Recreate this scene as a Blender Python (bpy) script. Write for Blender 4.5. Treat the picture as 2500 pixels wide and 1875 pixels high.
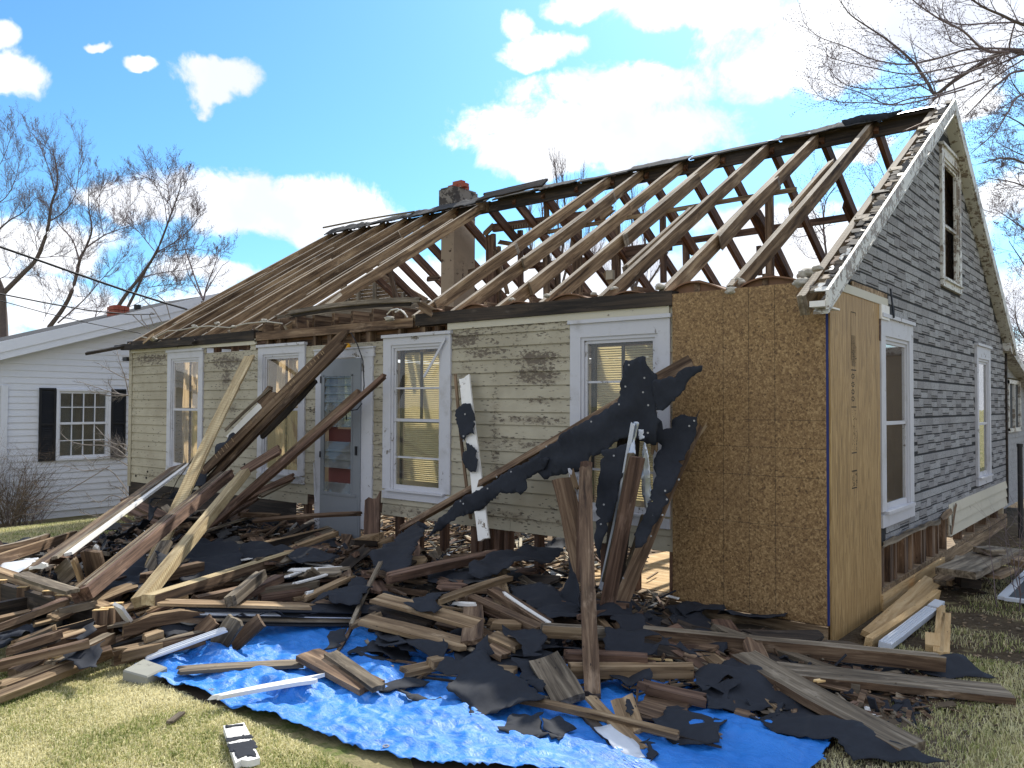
import bpy, bmesh, math, random
import numpy as np
from math import sin, cos, pi, radians, sqrt
from mathutils import Vector, Matrix, noise
from mathutils.geometry import delaunay_2d_cdt
for o in list(bpy.data.objects): bpy.data.objects.remove(o)
S = bpy.context.scene
COL = S.collection
R = random.Random(7)
# ------------------------------------------------------------------ camera
FPX = 2000.6; YAW = -.6863; PIT = .025; ROLL = .0037
CAM = Vector((1.9498, -5.925, 1.6641))
fwd = Vector((sin(YAW)*cos(PIT), cos(YAW)*cos(PIT), sin(PIT)))
rt0 = Vector((cos(YAW), -sin(YAW), 0)); up0 = rt0.cross(fwd)
RT = cos(ROLL)*rt0 + sin(ROLL)*up0; UP = cos(ROLL)*up0 - sin(ROLL)*rt0
cd = bpy.data.cameras.new('camera'); cam = bpy.data.objects.new('camera', cd); COL.objects.link(cam)
cam.matrix_world = Matrix(((RT.x, UP.x, -fwd.x, CAM.x), (RT.y, UP.y, -fwd.y, CAM.y), (RT.z, UP.z, -fwd.z, CAM.z), (0, 0, 0, 1)))
cd.sensor_width = 36; cd.lens = FPX/2500*36; cd.clip_end = 3000; cd.clip_start = .05
S.camera = cam
S.render.resolution_x = 1024; S.render.resolution_y = 768
S.view_settings.view_transform = 'Standard'; S.view_settings.look = 'None'
S.view_settings.exposure = .68; S.view_settings.gamma = 1
# pixel (of the 2500 wide photo) -> a real point on a plane of the place
def ray(px, py): return fwd + RT*((px-1250)/FPX) - UP*((py-937.5)/FPX)
def PZ(p, z): d = ray(*p); return CAM + d*((z-CAM.z)/d.z)
def PY(p, y): d = ray(*p); return CAM + d*((y-CAM.y)/d.y)
def PX(p, x): d = ray(*p); return CAM + d*((x-CAM.x)/d.x)
def PD(p, dist): return CAM + ray(*p)*dist
def crop(x0, y0, s): return lambda x, y: (x0+x*s, y0+y*s)
cA = crop(0,1100,.39177); cB = crop(250,800,.3316); cC = crop(900,750,.3617); cD = crop(1050,850,.42194)
cE = crop(300,1350,.36166); cF = crop(800,1250,.37665); cG = crop(1500,1300,.45208); cH = crop(2100,1150,.30143)
cI = crop(1500,150,.45208); cJ = crop(1600,650,.42194); cK = crop(2100,700,.30143); cL = crop(0,780,.34359)
cM = crop(1000,350,.33906); cN = crop(300,350,.40687); cO = crop(0,250,.36157); cQ = crop(640,1230,.18083); cT = crop(900,1350,.18083); cU = crop(0,1350,.18083)
def dsp(x, y): return (x*1.1302, y*1.1302)
# ------------------------------------------------------------------ light
SUN = Vector((-.27, 1.02, 1.0)).normalized()
sl = bpy.data.lights.new('sun', 'SUN'); sl.energy = 4.2; sl.angle = radians(.55); sl.color = (1, .95, .86)
so = bpy.data.objects.new('sun', sl); COL.objects.link(so); so.rotation_euler = SUN.to_track_quat('Z', 'Y').to_euler(); so.location = (0, 0, 30)
W = bpy.data.worlds.new('World'); S.world = W; W.use_nodes = True
class NT:
    def __init__(s, tree): s.t = tree; s.n = tree.nodes; s.l = tree.links
    def node(s, typ, **kw):
        n = s.n.new(typ)
        for k, v in kw.items(): setattr(n, k, v)
        return n
    def put(s, sock, v):
        if hasattr(v, 'is_output') or isinstance(v, bpy.types.NodeSocket): s.l.new(v, sock)
        else: sock.default_value = v
    def math(s, op, a, b=None, c=None, clamp=False):
        n = s.node('ShaderNodeMath', operation=op, use_clamp=clamp); s.put(n.inputs[0], a)
        if b is not None: s.put(n.inputs[1], b)
        if c is not None: s.put(n.inputs[2], c)
        return n.outputs[0]
    def mix(s, f, a, b, mode='MIX'):
        n = s.node('ShaderNodeMix', data_type='RGBA', blend_type=mode)
        s.put(n.inputs[0], f); s.put(n.inputs[6], a if not isinstance(a, tuple) else (*a[:3], 1)); s.put(n.inputs[7], b if not isinstance(b, tuple) else (*b[:3], 1))
        return n.outputs[2]
    def noise(s, vec, scale, detail=4, rough=.55, dist=0, out=0):
        n = s.node('ShaderNodeTexNoise'); s.l.new(vec, n.inputs['Vector'])
        n.inputs['Scale'].default_value = scale; n.inputs['Detail'].default_value = detail; n.inputs['Roughness'].default_value = rough; n.inputs['Distortion'].default_value = dist
        return n.outputs[out]
    def map(s, vec, sc=(1,1,1), loc=(0,0,0), rot=(0,0,0)):
        n = s.node('ShaderNodeMapping'); s.l.new(vec, n.inputs[0]); n.inputs['Scale'].default_value = sc
        s.put(n.inputs['Location'], loc); n.inputs['Rotation'].default_value = rot
        return n.outputs[0]
    def step(s, v, a, b):
        n = s.node('ShaderNodeMapRange', interpolation_type='SMOOTHSTEP'); s.put(n.inputs[0], v); n.inputs[1].default_value = a; n.inputs[2].default_value = b
        return n.outputs[0]
    def ramp(s, v, stops):
        n = s.node('ShaderNodeValToRGB'); s.put(n.inputs[0], v); e = n.color_ramp.elements
        while len(e) < len(stops): e.new(.5)
        for i, (p, c) in enumerate(stops): e[i].position = p; e[i].color = (*c, 1)
        return n.outputs[0]
    def bump(s, h, strength=.3, dist=.01):
        n = s.node('ShaderNodeBump'); n.inputs['Strength'].default_value = strength; n.inputs['Distance'].default_value = dist; s.l.new(h, n.inputs['Height'])
        return n.outputs[0]
def build_world():
    t = NT(W.node_tree); t.n.clear()
    sky = t.node('ShaderNodeTexSky'); sky.sky_type = 'NISHITA'; sky.sun_disc = False
    sky.sun_elevation = math.asin(SUN.z); sky.sun_rotation = math.atan2(SUN.x, SUN.y)
    sky.air_density = 1.0; sky.dust_density = .9; sky.ozone_density = 2.0
    tc = t.node('ShaderNodeTexCoord'); sep = t.node('ShaderNodeSeparateXYZ'); t.l.new(tc.outputs['Generated'], sep.inputs[0])
    el = t.math('ARCSINE', sep.outputs[2]); az = t.math('ARCTAN2', sep.outputs[0], sep.outputs[1])
    n1 = t.noise(tc.outputs['Generated'], 14, 9, .66, .3); n2 = t.noise(tc.outputs['Generated'], 3.2, 3, .5)
    warp = t.math('MULTIPLY', t.math('SUBTRACT', n1, .5), 3.3)
    wv = t.math("MULTIPLY", t.math("SUBTRACT", t.noise(tc.outputs["Generated"], 7, 5, .6), .5), .09)
    wu = t.math('MULTIPLY', t.math('SUBTRACT', n2, .5), .10)
    clouds = [(40,150,80,55),(470,192,88,42),(455,230,50,26),(320,158,30,15),(240,112,30,11),(560,440,270,66),(690,470,180,62),(330,420,130,30),(80,520,210,62),(60,600,150,35),(470,600,130,32),(160,690,260,40),(20,60,40,30),
              (1190,112,86,38),(1120,66,34,30),(1265,22,92,28),(1330,200,190,48),(1280,290,270,72),(1200,330,150,45),(1900,40,360,105),(1500,25,190,50),(1780,130,250,60),(2120,95,220,90),
              (1750,560,420,90),(1300,600,320,80),(900,620,300,60),(1650,480,180,35),(2080,230,80,34),(2180,420,90,60),(2200,640,120,80),(650,690,300,60),(1850,330,70,22)]
    tot = None
    for (x, y, a, b) in clouds:
        d = ray(*dsp(x, y)).normalized(); u = math.atan2(d.x, d.y); v = math.asin(d.z)
        d2 = ray(*dsp(x+a, y)).normalized(); ua = abs(math.atan2(d2.x, d2.y)-u); d3 = ray(*dsp(x, y-b)).normalized(); va = abs(math.asin(d3.z)-v)
        sub = t.math('ADD', t.math('SUBTRACT', az, u), wu)
        e1 = t.math('POWER', t.math('DIVIDE', sub, ua*1.12), 2); e2 = t.math('POWER', t.math('DIVIDE', t.math("ADD", t.math("SUBTRACT", el, v), wv), va*1.12), 2)
        m = t.math('SUBTRACT', 1.0, t.math('ADD', e1, e2))
        tot = m if tot is None else t.math('SMOOTH_MAX', tot, m, .35)
    # unseen clouds behind and overhead, cover raised for white fill light
    far = t.math('MULTIPLY', t.math('SUBTRACT', n2, .43), 9)
    fw = Vector((fwd.x, fwd.y, 0)).normalized()
    dotn = t.node('ShaderNodeVectorMath', operation='DOT_PRODUCT'); t.l.new(tc.outputs['Generated'], dotn.inputs[0]); dotn.inputs[1].default_value = fw
    away = t.math('SUBTRACT', .55, dotn.outputs['Value'])
    far = t.math('MINIMUM', far, t.math('MULTIPLY', away, 4))
    tot = t.math('MAXIMUM', tot, far)
    # low band of white haze near the horizon
    band = t.math('MULTIPLY', t.math('SUBTRACT', .13, el), 9)
    tot = t.math('MAXIMUM', tot, t.math('MINIMUM', band, .75))
    mask = t.step(t.math("ADD", tot, warp), -.2, .62)
    tint = t.mix(1.0, sky.outputs[0], (.66, 1.18, 1.55), 'MULTIPLY')
    shade = t.step(t.noise(tc.outputs['Generated'], 5, 5, .6), .35, .6)
    ccol = t.mix(shade, (7.0, 7.4, 8.4), (10, 10.2, 10.6))
    col = t.mix(mask, tint, ccol)
    bg = t.node('ShaderNodeBackground'); t.l.new(col, bg.inputs[0]); bg.inputs[1].default_value = .085
    out = t.node('ShaderNodeOutputWorld'); t.l.new(bg.outputs[0], out.inputs[0])
build_world()
# ------------------------------------------------------------------ materials
MATS = {}
def newmat(name):
    m = bpy.data.materials.new(name); m.use_nodes = True; t = NT(m.node_tree); t.n.clear()
    out = t.node('ShaderNodeOutputMaterial'); b = t.node('ShaderNodeBsdfPrincipled'); t.l.new(b.outputs[0], out.inputs[0])
    b.inputs['Specular IOR Level'].default_value = .3
    MATS[name] = m
    return m, t, b, out
def coords(t, rnd=True):
    tc = t.node('ShaderNodeTexCoord'); oi = t.node('ShaderNodeObjectInfo')
    off = t.node('ShaderNodeCombineXYZ'); r = t.math('MULTIPLY', oi.outputs['Random'], 37.0 if rnd else 0.0)
    for i in range(3): t.l.new(r, off.inputs[i])
    ad = t.node('ShaderNodeVectorMath', operation='ADD'); t.l.new(tc.outputs['Object'], ad.inputs[0]); t.l.new(off.outputs[0], ad.inputs[1])
    return ad.outputs[0], oi.outputs['Random'], tc.outputs['Object']
def wood(name, dark, mid, light, rough=.8, saw=0, dirt=.45, vary=.35, spec=.25):
    m, t, b, out = newmat(name)
    v, r, raw = coords(t)
    g = t.noise(t.map(v, (1.2, 22, 22)), 1.0, 7, .65, .6)
    lo = t.noise(t.map(v, (1.4, 5, 5)), 1.0, 4, .6)
    c = t.ramp(g, [(.33, dark), (.5, mid), (.68, light)])
    c = t.mix(t.math('MULTIPLY', t.step(lo, .48, .72), dirt), c, tuple(x*.35 for x in dark))
    pale = t.noise(t.map(v, (2.5, 9, 9), (3, 1, 8)), 1.0, 5, .7)
    c = t.mix(t.math('MULTIPLY', t.step(pale, .56, .72), .45), c, tuple(min(1, x*1.35+.05) for x in light))
    vo = t.node('ShaderNodeTexVoronoi'); t.l.new(t.map(v, (7, 16, 16)), vo.inputs['Vector']); vo.inputs['Scale'].default_value = 1.0
    c = t.mix(t.math('MULTIPLY', t.step(vo.outputs['Distance'], .09, .05), .8), c, (.012, .009, .007))
    if saw:
        wv = t.node('ShaderNodeTexWave', wave_type='BANDS', bands_direction='X'); t.l.new(t.map(v, (1, .12, .12), rot=(0, 0, .12)), wv.inputs['Vector'])
        wv.inputs['Scale'].default_value = 9; wv.inputs['Distortion'].default_value = 1.5; wv.inputs['Detail'].default_value = 3; wv.inputs['Detail Scale'].default_value = 3
        c = t.mix(t.math('MULTIPLY', t.math('SUBTRACT', 1.0, wv.outputs['Fac']), saw), c, dark)
    hs = t.node('ShaderNodeHueSaturation'); t.l.new(c, hs.inputs['Color'])
    t.l.new(t.math('ADD', t.math('MULTIPLY', r, vary*1.4), 1-vary*.6), hs.inputs['Value'])
    hs.inputs['Saturation'].default_value = 1.04
    t.l.new(hs.outputs[0], b.inputs['Base Color']); b.inputs['Roughness'].default_value = rough; b.inputs['Specular IOR Level'].default_value = spec
    h = t.math('ADD', g, t.math('MULTIPLY', pale, .5))
    t.l.new(t.bump(h, .55, .006), b.inputs['Normal'])
    return m
wood('old wood', (.03,.018,.012), (.115,.073,.046), (.26,.185,.12), dirt=.65)
wood('red wood', (.03,.017,.012), (.10,.060,.042), (.21,.135,.095), dirt=.6)
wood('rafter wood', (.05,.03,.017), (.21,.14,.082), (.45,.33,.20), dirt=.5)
wood('rear rafter wood', (.03,.014,.008), (.105,.052,.03), (.2,.115,.07), dirt=.5)  # darker, redder tone paints in the lack of sun on the rear rafters
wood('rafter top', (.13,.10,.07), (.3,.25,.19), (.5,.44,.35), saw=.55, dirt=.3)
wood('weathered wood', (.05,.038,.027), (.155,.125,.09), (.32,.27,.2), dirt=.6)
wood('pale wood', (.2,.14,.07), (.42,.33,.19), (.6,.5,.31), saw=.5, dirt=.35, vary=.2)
wood('tan wood', (.07,.043,.024), (.20,.137,.08), (.37,.275,.17), dirt=.6)
wood('new wood', (.30,.19,.085), (.47,.32,.16), (.58,.43,.25), dirt=.12, vary=.12)
wood('fresh splinter', (.35,.2,.09), (.6,.42,.2), (.75,.6,.38), dirt=.05)
wood('charred wood', (.012,.01,.009), (.03,.024,.02), (.075,.055,.04))
def painted(name, paint, under, peel=.6, scale=9, dirtc=(.16,.13,.09), dirt=.35, rough=.55, stretch=(1,1,1), world=False):
    m, t, b, out = newmat(name)
    v, r, raw = coords(t, not world)
    n1 = t.noise(t.map(v, stretch), scale, 9, .72, .3); n2 = t.noise(v, 1.6, 4, .6); n3 = t.noise(t.map(v, (1, 1, 1), (5, 9, 2)), 3.3, 6, .7)
    pk = t.step(t.math('ADD', n1, t.math('MULTIPLY', t.math('SUBTRACT', n2, .5), .5)), peel, peel+.03)
    base = t.mix(n3, tuple(x*.86 for x in paint), tuple(min(.85, x*1.08) for x in paint))
    base = t.mix(t.math('MULTIPLY', t.step(n3, .5, .78), dirt), base, dirtc)
    un = t.ramp(t.noise(t.map(v, (3, 30, 30)), 1, 5), [(.3, tuple(x*.5 for x in under)), (.7, under)])
    c = t.mix(pk, base, un)
    t.l.new(c, b.inputs['Base Color']); b.inputs['Roughness'].default_value = rough
    t.l.new(t.bump(t.math('SUBTRACT', t.math('MULTIPLY', n3, .3), pk), .5, .004), b.inputs['Normal'])
    return m, t, b, c
painted('white trim', (.50,.50,.53), (.22,.19,.16), peel=.63, dirt=.45)
painted('white board', (.74,.72,.68), (.3,.24,.18), peel=.68, dirt=.3)
painted('white flash', (.6,.63,.68), (.3,.3,.3), peel=.72, dirt=.3, rough=.35)
painted('rake paint', (.6,.59,.55), (.3,.25,.2), peel=.52, scale=16, dirt=.45)
painted('cream board', (.49,.455,.36), (.25,.2,.15), peel=.66, dirt=.3)
painted('grey paint', (.2,.215,.235), (.2,.2,.2), peel=.75, dirt=.45, dirtc=(.09,.1,.11), rough=.4)
painted('white vinyl', (.70,.72,.77), (.6,.6,.6), peel=.95, dirt=.12, world=True)
painted('shutter paint', (.012,.013,.016), (.02,.02,.02), peel=.95, dirt=.1)
painted('stucco', (.36,.28,.20), (.12,.075,.05), peel=.60, scale=7, dirt=.65, rough=.9)
painted('dark stucco', (.2,.18,.16), (.07,.06,.055), peel=.5, scale=9, dirt=.6, rough=.9)
painted('concrete', (.27,.27,.235), (.28,.28,.25), peel=.6, dirt=.3, rough=.9)
painted('brick red', (.3,.08,.05), (.35,.2,.15), peel=.6, dirt=.4, rough=.9)
# clapboards: peeling cream paint with dirt in places and occlusion shade painted below the eaves
def clap_mat():
    m, t, b, out = newmat('clapboard paint')
    v, r, raw = coords(t, False)
    sep = t.node('ShaderNodeSeparateXYZ'); t.l.new(raw, sep.inputs[0]); X, Z = sep.outputs[0], sep.outputs[2]
    n1 = t.noise(t.map(v, (5, 5, 11)), 3.2, 9, .75, .4); n2 = t.noise(v, 1.1, 4, .6); n3 = t.noise(t.map(v, (1, 1, 2.2)), 4, 6, .7)
    vo = t.node('ShaderNodeTexVoronoi'); t.l.new(t.map(v, (9, 9, 34)), vo.inputs['Vector']); vo.inputs['Scale'].default_value = 1
    fleck = t.math('MULTIPLY', t.step(vo.outputs['Distance'], .22, .15), t.step(n3, .42, .52))
    base = t.mix(n3, (.30,.265,.19), (.47,.43,.33))
    base = t.mix(t.step(n2, .42, .62), base, (.31,.275,.20))
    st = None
    for (x, z, a, h, k) in [(-2.5,2.43,1.3,.05,.8),(-9.7,2.3,.6,.1,.7),(-7.7,2.2,.5,.12,.9),(-9.5,.62,.9,.1,.6),(-2.0,.75,.8,.12,.7),(-3.5,1.75,.15,.5,.6),(-4.25,.55,.5,.08,.8),(-2.62,2.07,.42,.10,1),(-2.60,1.93,.36,.14,1.15),(-2.58,1.7,.3,.05,1),(-2.65,1.52,.62,.06,1),(-2.95,1.3,.7,.1,.75),(-2.62,1.12,.45,.05,1.05),(-3.1,1.3,.09,1.0,.75),(-2.9,.62,1.2,.08,.7),(-7.72,2.0,.17,.2,1.0),(-7.6,1.6,.2,.09,.9),(-3.25,2.16,.35,.06,.8),(-3.5,2.3,.3,.1,.8),(-1.75,1.1,.3,.06,.6),(-10.2,1.3,.1,1,.5),(-7.4,1.9,.9,.4,.35),(-5.95,1.4,.4,.8,.35),(-4.8,1.2,.25,1.2,.45)]:  # entries near the wall top include painted eave occlusion
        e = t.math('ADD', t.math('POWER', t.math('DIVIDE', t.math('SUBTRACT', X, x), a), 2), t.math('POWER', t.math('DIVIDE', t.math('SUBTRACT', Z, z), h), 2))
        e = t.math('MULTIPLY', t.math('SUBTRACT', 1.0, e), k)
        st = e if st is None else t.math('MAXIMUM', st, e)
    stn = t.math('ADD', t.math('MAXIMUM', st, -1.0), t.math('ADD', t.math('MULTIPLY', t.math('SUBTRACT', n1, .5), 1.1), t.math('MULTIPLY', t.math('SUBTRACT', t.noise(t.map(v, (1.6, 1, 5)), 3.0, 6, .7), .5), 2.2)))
    grime_shade = t.step(stn, .3, 1.25)
    base = t.mix(t.math('MULTIPLY', grime_shade, .75), base, (.17,.135,.09)); base = t.mix(t.step(stn, 1.15, 1.6), base, (.035,.028,.02))
    up = t.math('MULTIPLY', t.step(Z, 1.7, 2.5), .085); pk = t.step(t.math('ADD', t.math('ADD', n1, up), t.math('MULTIPLY', t.math('MAXIMUM', st, 0.0), .14)), .63, .67)
    c = t.mix(pk, base, (.12,.095,.07)); c = t.mix(t.math('MULTIPLY', fleck, .85), c, (.07,.06,.045))
    # darker line just below each lap edge
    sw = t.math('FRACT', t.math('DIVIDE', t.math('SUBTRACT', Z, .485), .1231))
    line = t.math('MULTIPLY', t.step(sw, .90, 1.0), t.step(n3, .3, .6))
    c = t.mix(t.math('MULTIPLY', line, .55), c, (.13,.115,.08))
    t.l.new(c, b.inputs['Base Color']); b.inputs['Roughness'].default_value = .62
    t.l.new(t.bump(t.math('SUBTRACT', t.math('MULTIPLY', n1, .35), pk), .6, .004), b.inputs['Normal'])
clap_mat()
def osb_mat(name, sc, seed):
    m, t, b, out = newmat(name)
    v, r, raw = coords(t, False)
    if name == 'osb strip': v = t.map(v, (1, 1.15, .13))
    w = t.node('ShaderNodeTexNoise'); t.l.new(v, w.inputs[0]); w.inputs['Scale'].default_value = 6
    wv = t.mix(.12 if sc[2] > sc[0]*.9 else .04, v, w.outputs['Color'])
    ws = []
    for k in range(3):
        vo = t.node('ShaderNodeTexVoronoi'); vo.feature = 'F1'
        t.l.new(t.map(wv, sc if k != 1 else (sc[2], sc[1], sc[0]), (k*3+seed, k*7, k)), vo.inputs['Vector']); vo.inputs['Scale'].default_value = 1.0+.25*k
        bw = t.node('ShaderNodeSeparateColor'); t.l.new(vo.outputs['Color'], bw.inputs[0]); ws.append(bw.outputs[0])
    f = t.math('ADD', t.math('MULTIPLY', ws[0], .45 if name == 'osb' else .62), t.math('ADD', t.math('MULTIPLY', ws[1], .3 if name == 'osb' else .0), t.math('MULTIPLY', ws[2], .3 if name == 'osb' else .42)))
    fine = t.noise(t.map(v, (sc[0]*2, 30, sc[2]*2)), 1, 4, .7)
    f = t.math('ADD', f, t.math('MULTIPLY', t.math('SUBTRACT', fine, .5), .5))
    c = t.ramp(f, [(.08, (.06,.032,.013)), (.36, (.17,.098,.040)), (.6, (.245,.148,.062)), (.9, (.38,.255,.12))])
    lo = t.noise(v, 1.3, 3, .5); c = t.mix(t.math('MULTIPLY', t.step(lo, .4, .7), .28), c, (.15,.09,.045))
    if name != 'osb': c = t.mix(.32, c, (.50,.32,.11))
    t.l.new(c, b.inputs['Base Color']); b.inputs['Roughness'].default_value = .6
    t.l.new(t.bump(f, .25, .003), b.inputs['Normal'])
osb_mat('osb', (82, 70, 66), 0); osb_mat('osb strip', (48, 60, 48), 5)
def simple(name, col, rough=.6, noise_amt=.25, sc=12, bump=.2, metal=0, spec=.3, trans=0):
    m, t, b, out = newmat(name); v, r, raw = coords(t)
    n = t.noise(v, sc, 6, .65); n2 = t.noise(v, sc*.17, 3, .6)
    c = t.mix(n, tuple(x*(1-noise_amt) for x in col), tuple(min(1, x*(1+noise_amt)) for x in col))
    c = t.mix(t.math('MULTIPLY', n2, noise_amt), c, tuple(x*.6 for x in col))
    t.l.new(c, b.inputs['Base Color']); b.inputs['Roughness'].default_value = rough; b.inputs['Metallic'].default_value = metal; b.inputs['Specular IOR Level'].default_value = spec
    t.l.new(t.bump(n, bump, .004), b.inputs['Normal'])
    if trans:
        tr = t.node('ShaderNodeBsdfTranslucent'); t.l.new(c, tr.inputs[0]); mx = t.node('ShaderNodeMixShader'); mx.inputs[0].default_value = trans
        t.l.new(b.outputs[0], mx.inputs[1]); t.l.new(tr.outputs[0], mx.inputs[2]); t.l.new(mx.outputs[0], out.inputs[0])
    return m
simple('tar paper', (.019,.022,.030), .85, .45, 22, .35)
simple('shingle', (.05,.05,.052), .95, .6, 60, .6)
simple('stone backing', (.025,.026,.028), .9, .3, 40, .3)
simple('iron', (.02,.02,.022), .5); simple('galvanised', (.42,.45,.5), .32, .35, 9, .1, .85, .5)
simple('dark interior', (.03,.025,.02), .9); simple('dirt litter', (.10,.075,.05), .95, .7, 30, .6)
simple('insulation', (.42,.39,.33), .95, .35, 40, .9); simple('cardboard brown', (.2,.11,.065), .85, .4, 8, .3)
simple('ink', (.02,.016,.013), .8, 0); simple('blue tape', (.015,.025,.12), .6, .1)
simple('bark', (.11,.088,.08), .95, .45, 14, .8); simple('twig', (.16,.125,.13), .9, .2, 8, .2); simple('pale twig', (.25,.22,.2), .85, .3, 9, .2)
simple('shrub twig', (.14,.105,.075), .9, .3, 9, .2)
simple('cable', (.012,.012,.016), .6, .1); simple('dull red door', (.13,.04,.035), .6, .3, 5)
simple('plaster', (.45,.40,.30), .9, .3, 4); simple('wallpaper', (.4,.33,.22), .9, .3, 5)
simple('blind slat', (.80,.735,.55), .5, .06, 4, .02, trans=.6); simple('curtain', (.66,.49,.30), .8, .2, 5, .2, trans=.6)
simple('amber bulb', (.8,.4,.02), .3, .05, 5, 0); simple('screen mesh', (.05,.055,.06), .7, .2, 300, .3)
simple('straw', (.47,.41,.22), .9, .35, 5, .1); simple('old lead', (.28,.28,.28), .4, .2, 8, .1, .3)
simple('chips', (.30,.22,.14), .9, .5, 6, .2)
def stone_mat(name, col):
    m, t, b, out = newmat(name); v, r, raw = coords(t, False)
    at = t.node('ShaderNodeAttribute'); at.attribute_name = 'rnd'
    n = t.noise(v, 90, 5, .7); n2 = t.noise(v, 1.5, 4, .6)
    wv = t.noise(t.map(v, (1, 9, 26)), 1.0, 3, .5, 1.4)
    ln = t.math('ABSOLUTE', t.math('SUBTRACT', wv, .5)); ln = t.step(ln, .018, .004)
    c = t.mix(n, tuple(x*.72 for x in col), tuple(x*1.25 for x in col))
    c = t.mix(t.math('MULTIPLY', at.outputs['Fac'], .7), c, tuple(x*.5 for x in (col[0]*1.06, col[1], col[2])))
    c = t.mix(t.math('MULTIPLY', ln, .75), c, (.04,.042,.05))
    c = t.mix(t.math('MULTIPLY', t.step(n2, .45, .7), .15), c, (.12,.12,.115))
    t.l.new(c, b.inputs['Base Color']); b.inputs['Roughness'].default_value = .9
    t.l.new(t.bump(n, .5, .004), b.inputs['Normal'])
stone_mat('asphalt stone', (.33,.33,.33))
def glass_mat(name, tint, alpha, gl=.09):
    m, t, b, out = newmat(name); t.n.remove(b)
    tr = t.node('ShaderNodeBsdfTransparent'); tr.inputs[0].default_value = (*tint, 1)
    g = t.node('ShaderNodeBsdfGlossy'); g.inputs['Roughness'].default_value = .015
    v, r, raw = coords(t); t.l.new(t.bump(t.noise(v, 2.3, 2, .5), .08, .02), g.inputs['Normal'])
    d = t.node('ShaderNodeBsdfDiffuse'); d.inputs[0].default_value = (.5,.5,.5,1)
    lw = t.node('ShaderNodeLayerWeight'); lw.inputs[0].default_value = .5
    fr = t.math('POWER', lw.outputs['Facing'], 4.0)
    mx0 = t.node('ShaderNodeMixShader'); dust = t.math('MULTIPLY', t.noise(v, 5, 5, .6), alpha); t.l.new(dust, mx0.inputs[0]); t.l.new(tr.outputs[0], mx0.inputs[1]); t.l.new(d.outputs[0], mx0.inputs[2])
    mx = t.node('ShaderNodeMixShader'); t.l.new(t.math('ADD', t.math('MULTIPLY', fr, .9), gl, clamp=True), mx.inputs[0]); t.l.new(mx0.outputs[0], mx.inputs[1]); t.l.new(g.outputs[0], mx.inputs[2]); t.l.new(mx.outputs[0], out.inputs[0])
glass_mat('glass', (.93,.94,.92), .05, .03); glass_mat('louvre glass', (.6,.68,.66), .45, .02)
glass_mat('mirror pane', (.6,.65,.65), .08, .10)
def tarp_mat():
    m, t, b, out = newmat('blue tarp'); v, r, raw = coords(t)
    n = t.noise(v, 28, 6, .7, .5); n2 = t.noise(v, 2.2, 5, .65, .6); n3 = t.noise(t.map(v, (1, 1.8, 1)), 7, 8, .75, 1.2)
    c = t.mix(n2, (.010,.12,.48), (.03,.25,.74))
    sepT = t.node('ShaderNodeSeparateXYZ'); t.l.new(raw, sepT.inputs[0]); lit_front = t.math('MULTIPLY', t.math('MULTIPLY', t.step(n3, .50, .68), .85), t.step(sepT.outputs[1], -2.3, -3.1)); c = t.mix(lit_front, c, (.26,.43,.74))  # pale patches on the front paint its sunlit look into the colour
    mud = t.step(t.noise(t.map(v, (1, 1, 1), (7, 3, 1)), 1.6, 7, .7), .66, .78); c = t.mix(t.math('MULTIPLY', mud, .5), c, (.45,.43,.42))
    t.l.new(c, b.inputs['Base Color']); b.inputs['Roughness'].default_value = .42; b.inputs['Specular IOR Level'].default_value = .4
    wv = t.node('ShaderNodeTexVoronoi'); wv.feature = 'DISTANCE_TO_EDGE'; t.l.new(t.map(v, (1, 1.3, 1)), wv.inputs['Vector']); wv.inputs['Scale'].default_value = 13
    rg = t.math('ABSOLUTE', t.math('SUBTRACT', t.noise(t.map(v, (.8, 2.2, 1), rot=(0, 0, .5)), 4.5, 7, .7, .8), .5)); rg2 = t.math('ABSOLUTE', t.math('SUBTRACT', t.noise(t.map(v, (1, 1.6, 1), (4, 4, 4), rot=(0, 0, -.7)), 11, 6, .7, .6), .5))
    h = t.math('ADD', t.math('MULTIPLY', rg, 3.4), t.math('ADD', t.math('MULTIPLY', n, .2), t.math('ADD', t.math('MULTIPLY', rg2, 1.2), t.math('MULTIPLY', t.math('MINIMUM', wv.outputs['Distance'], .1), .5))))
    t.l.new(t.bump(h, .38, .03), b.inputs['Normal'])
tarp_mat()
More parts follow.
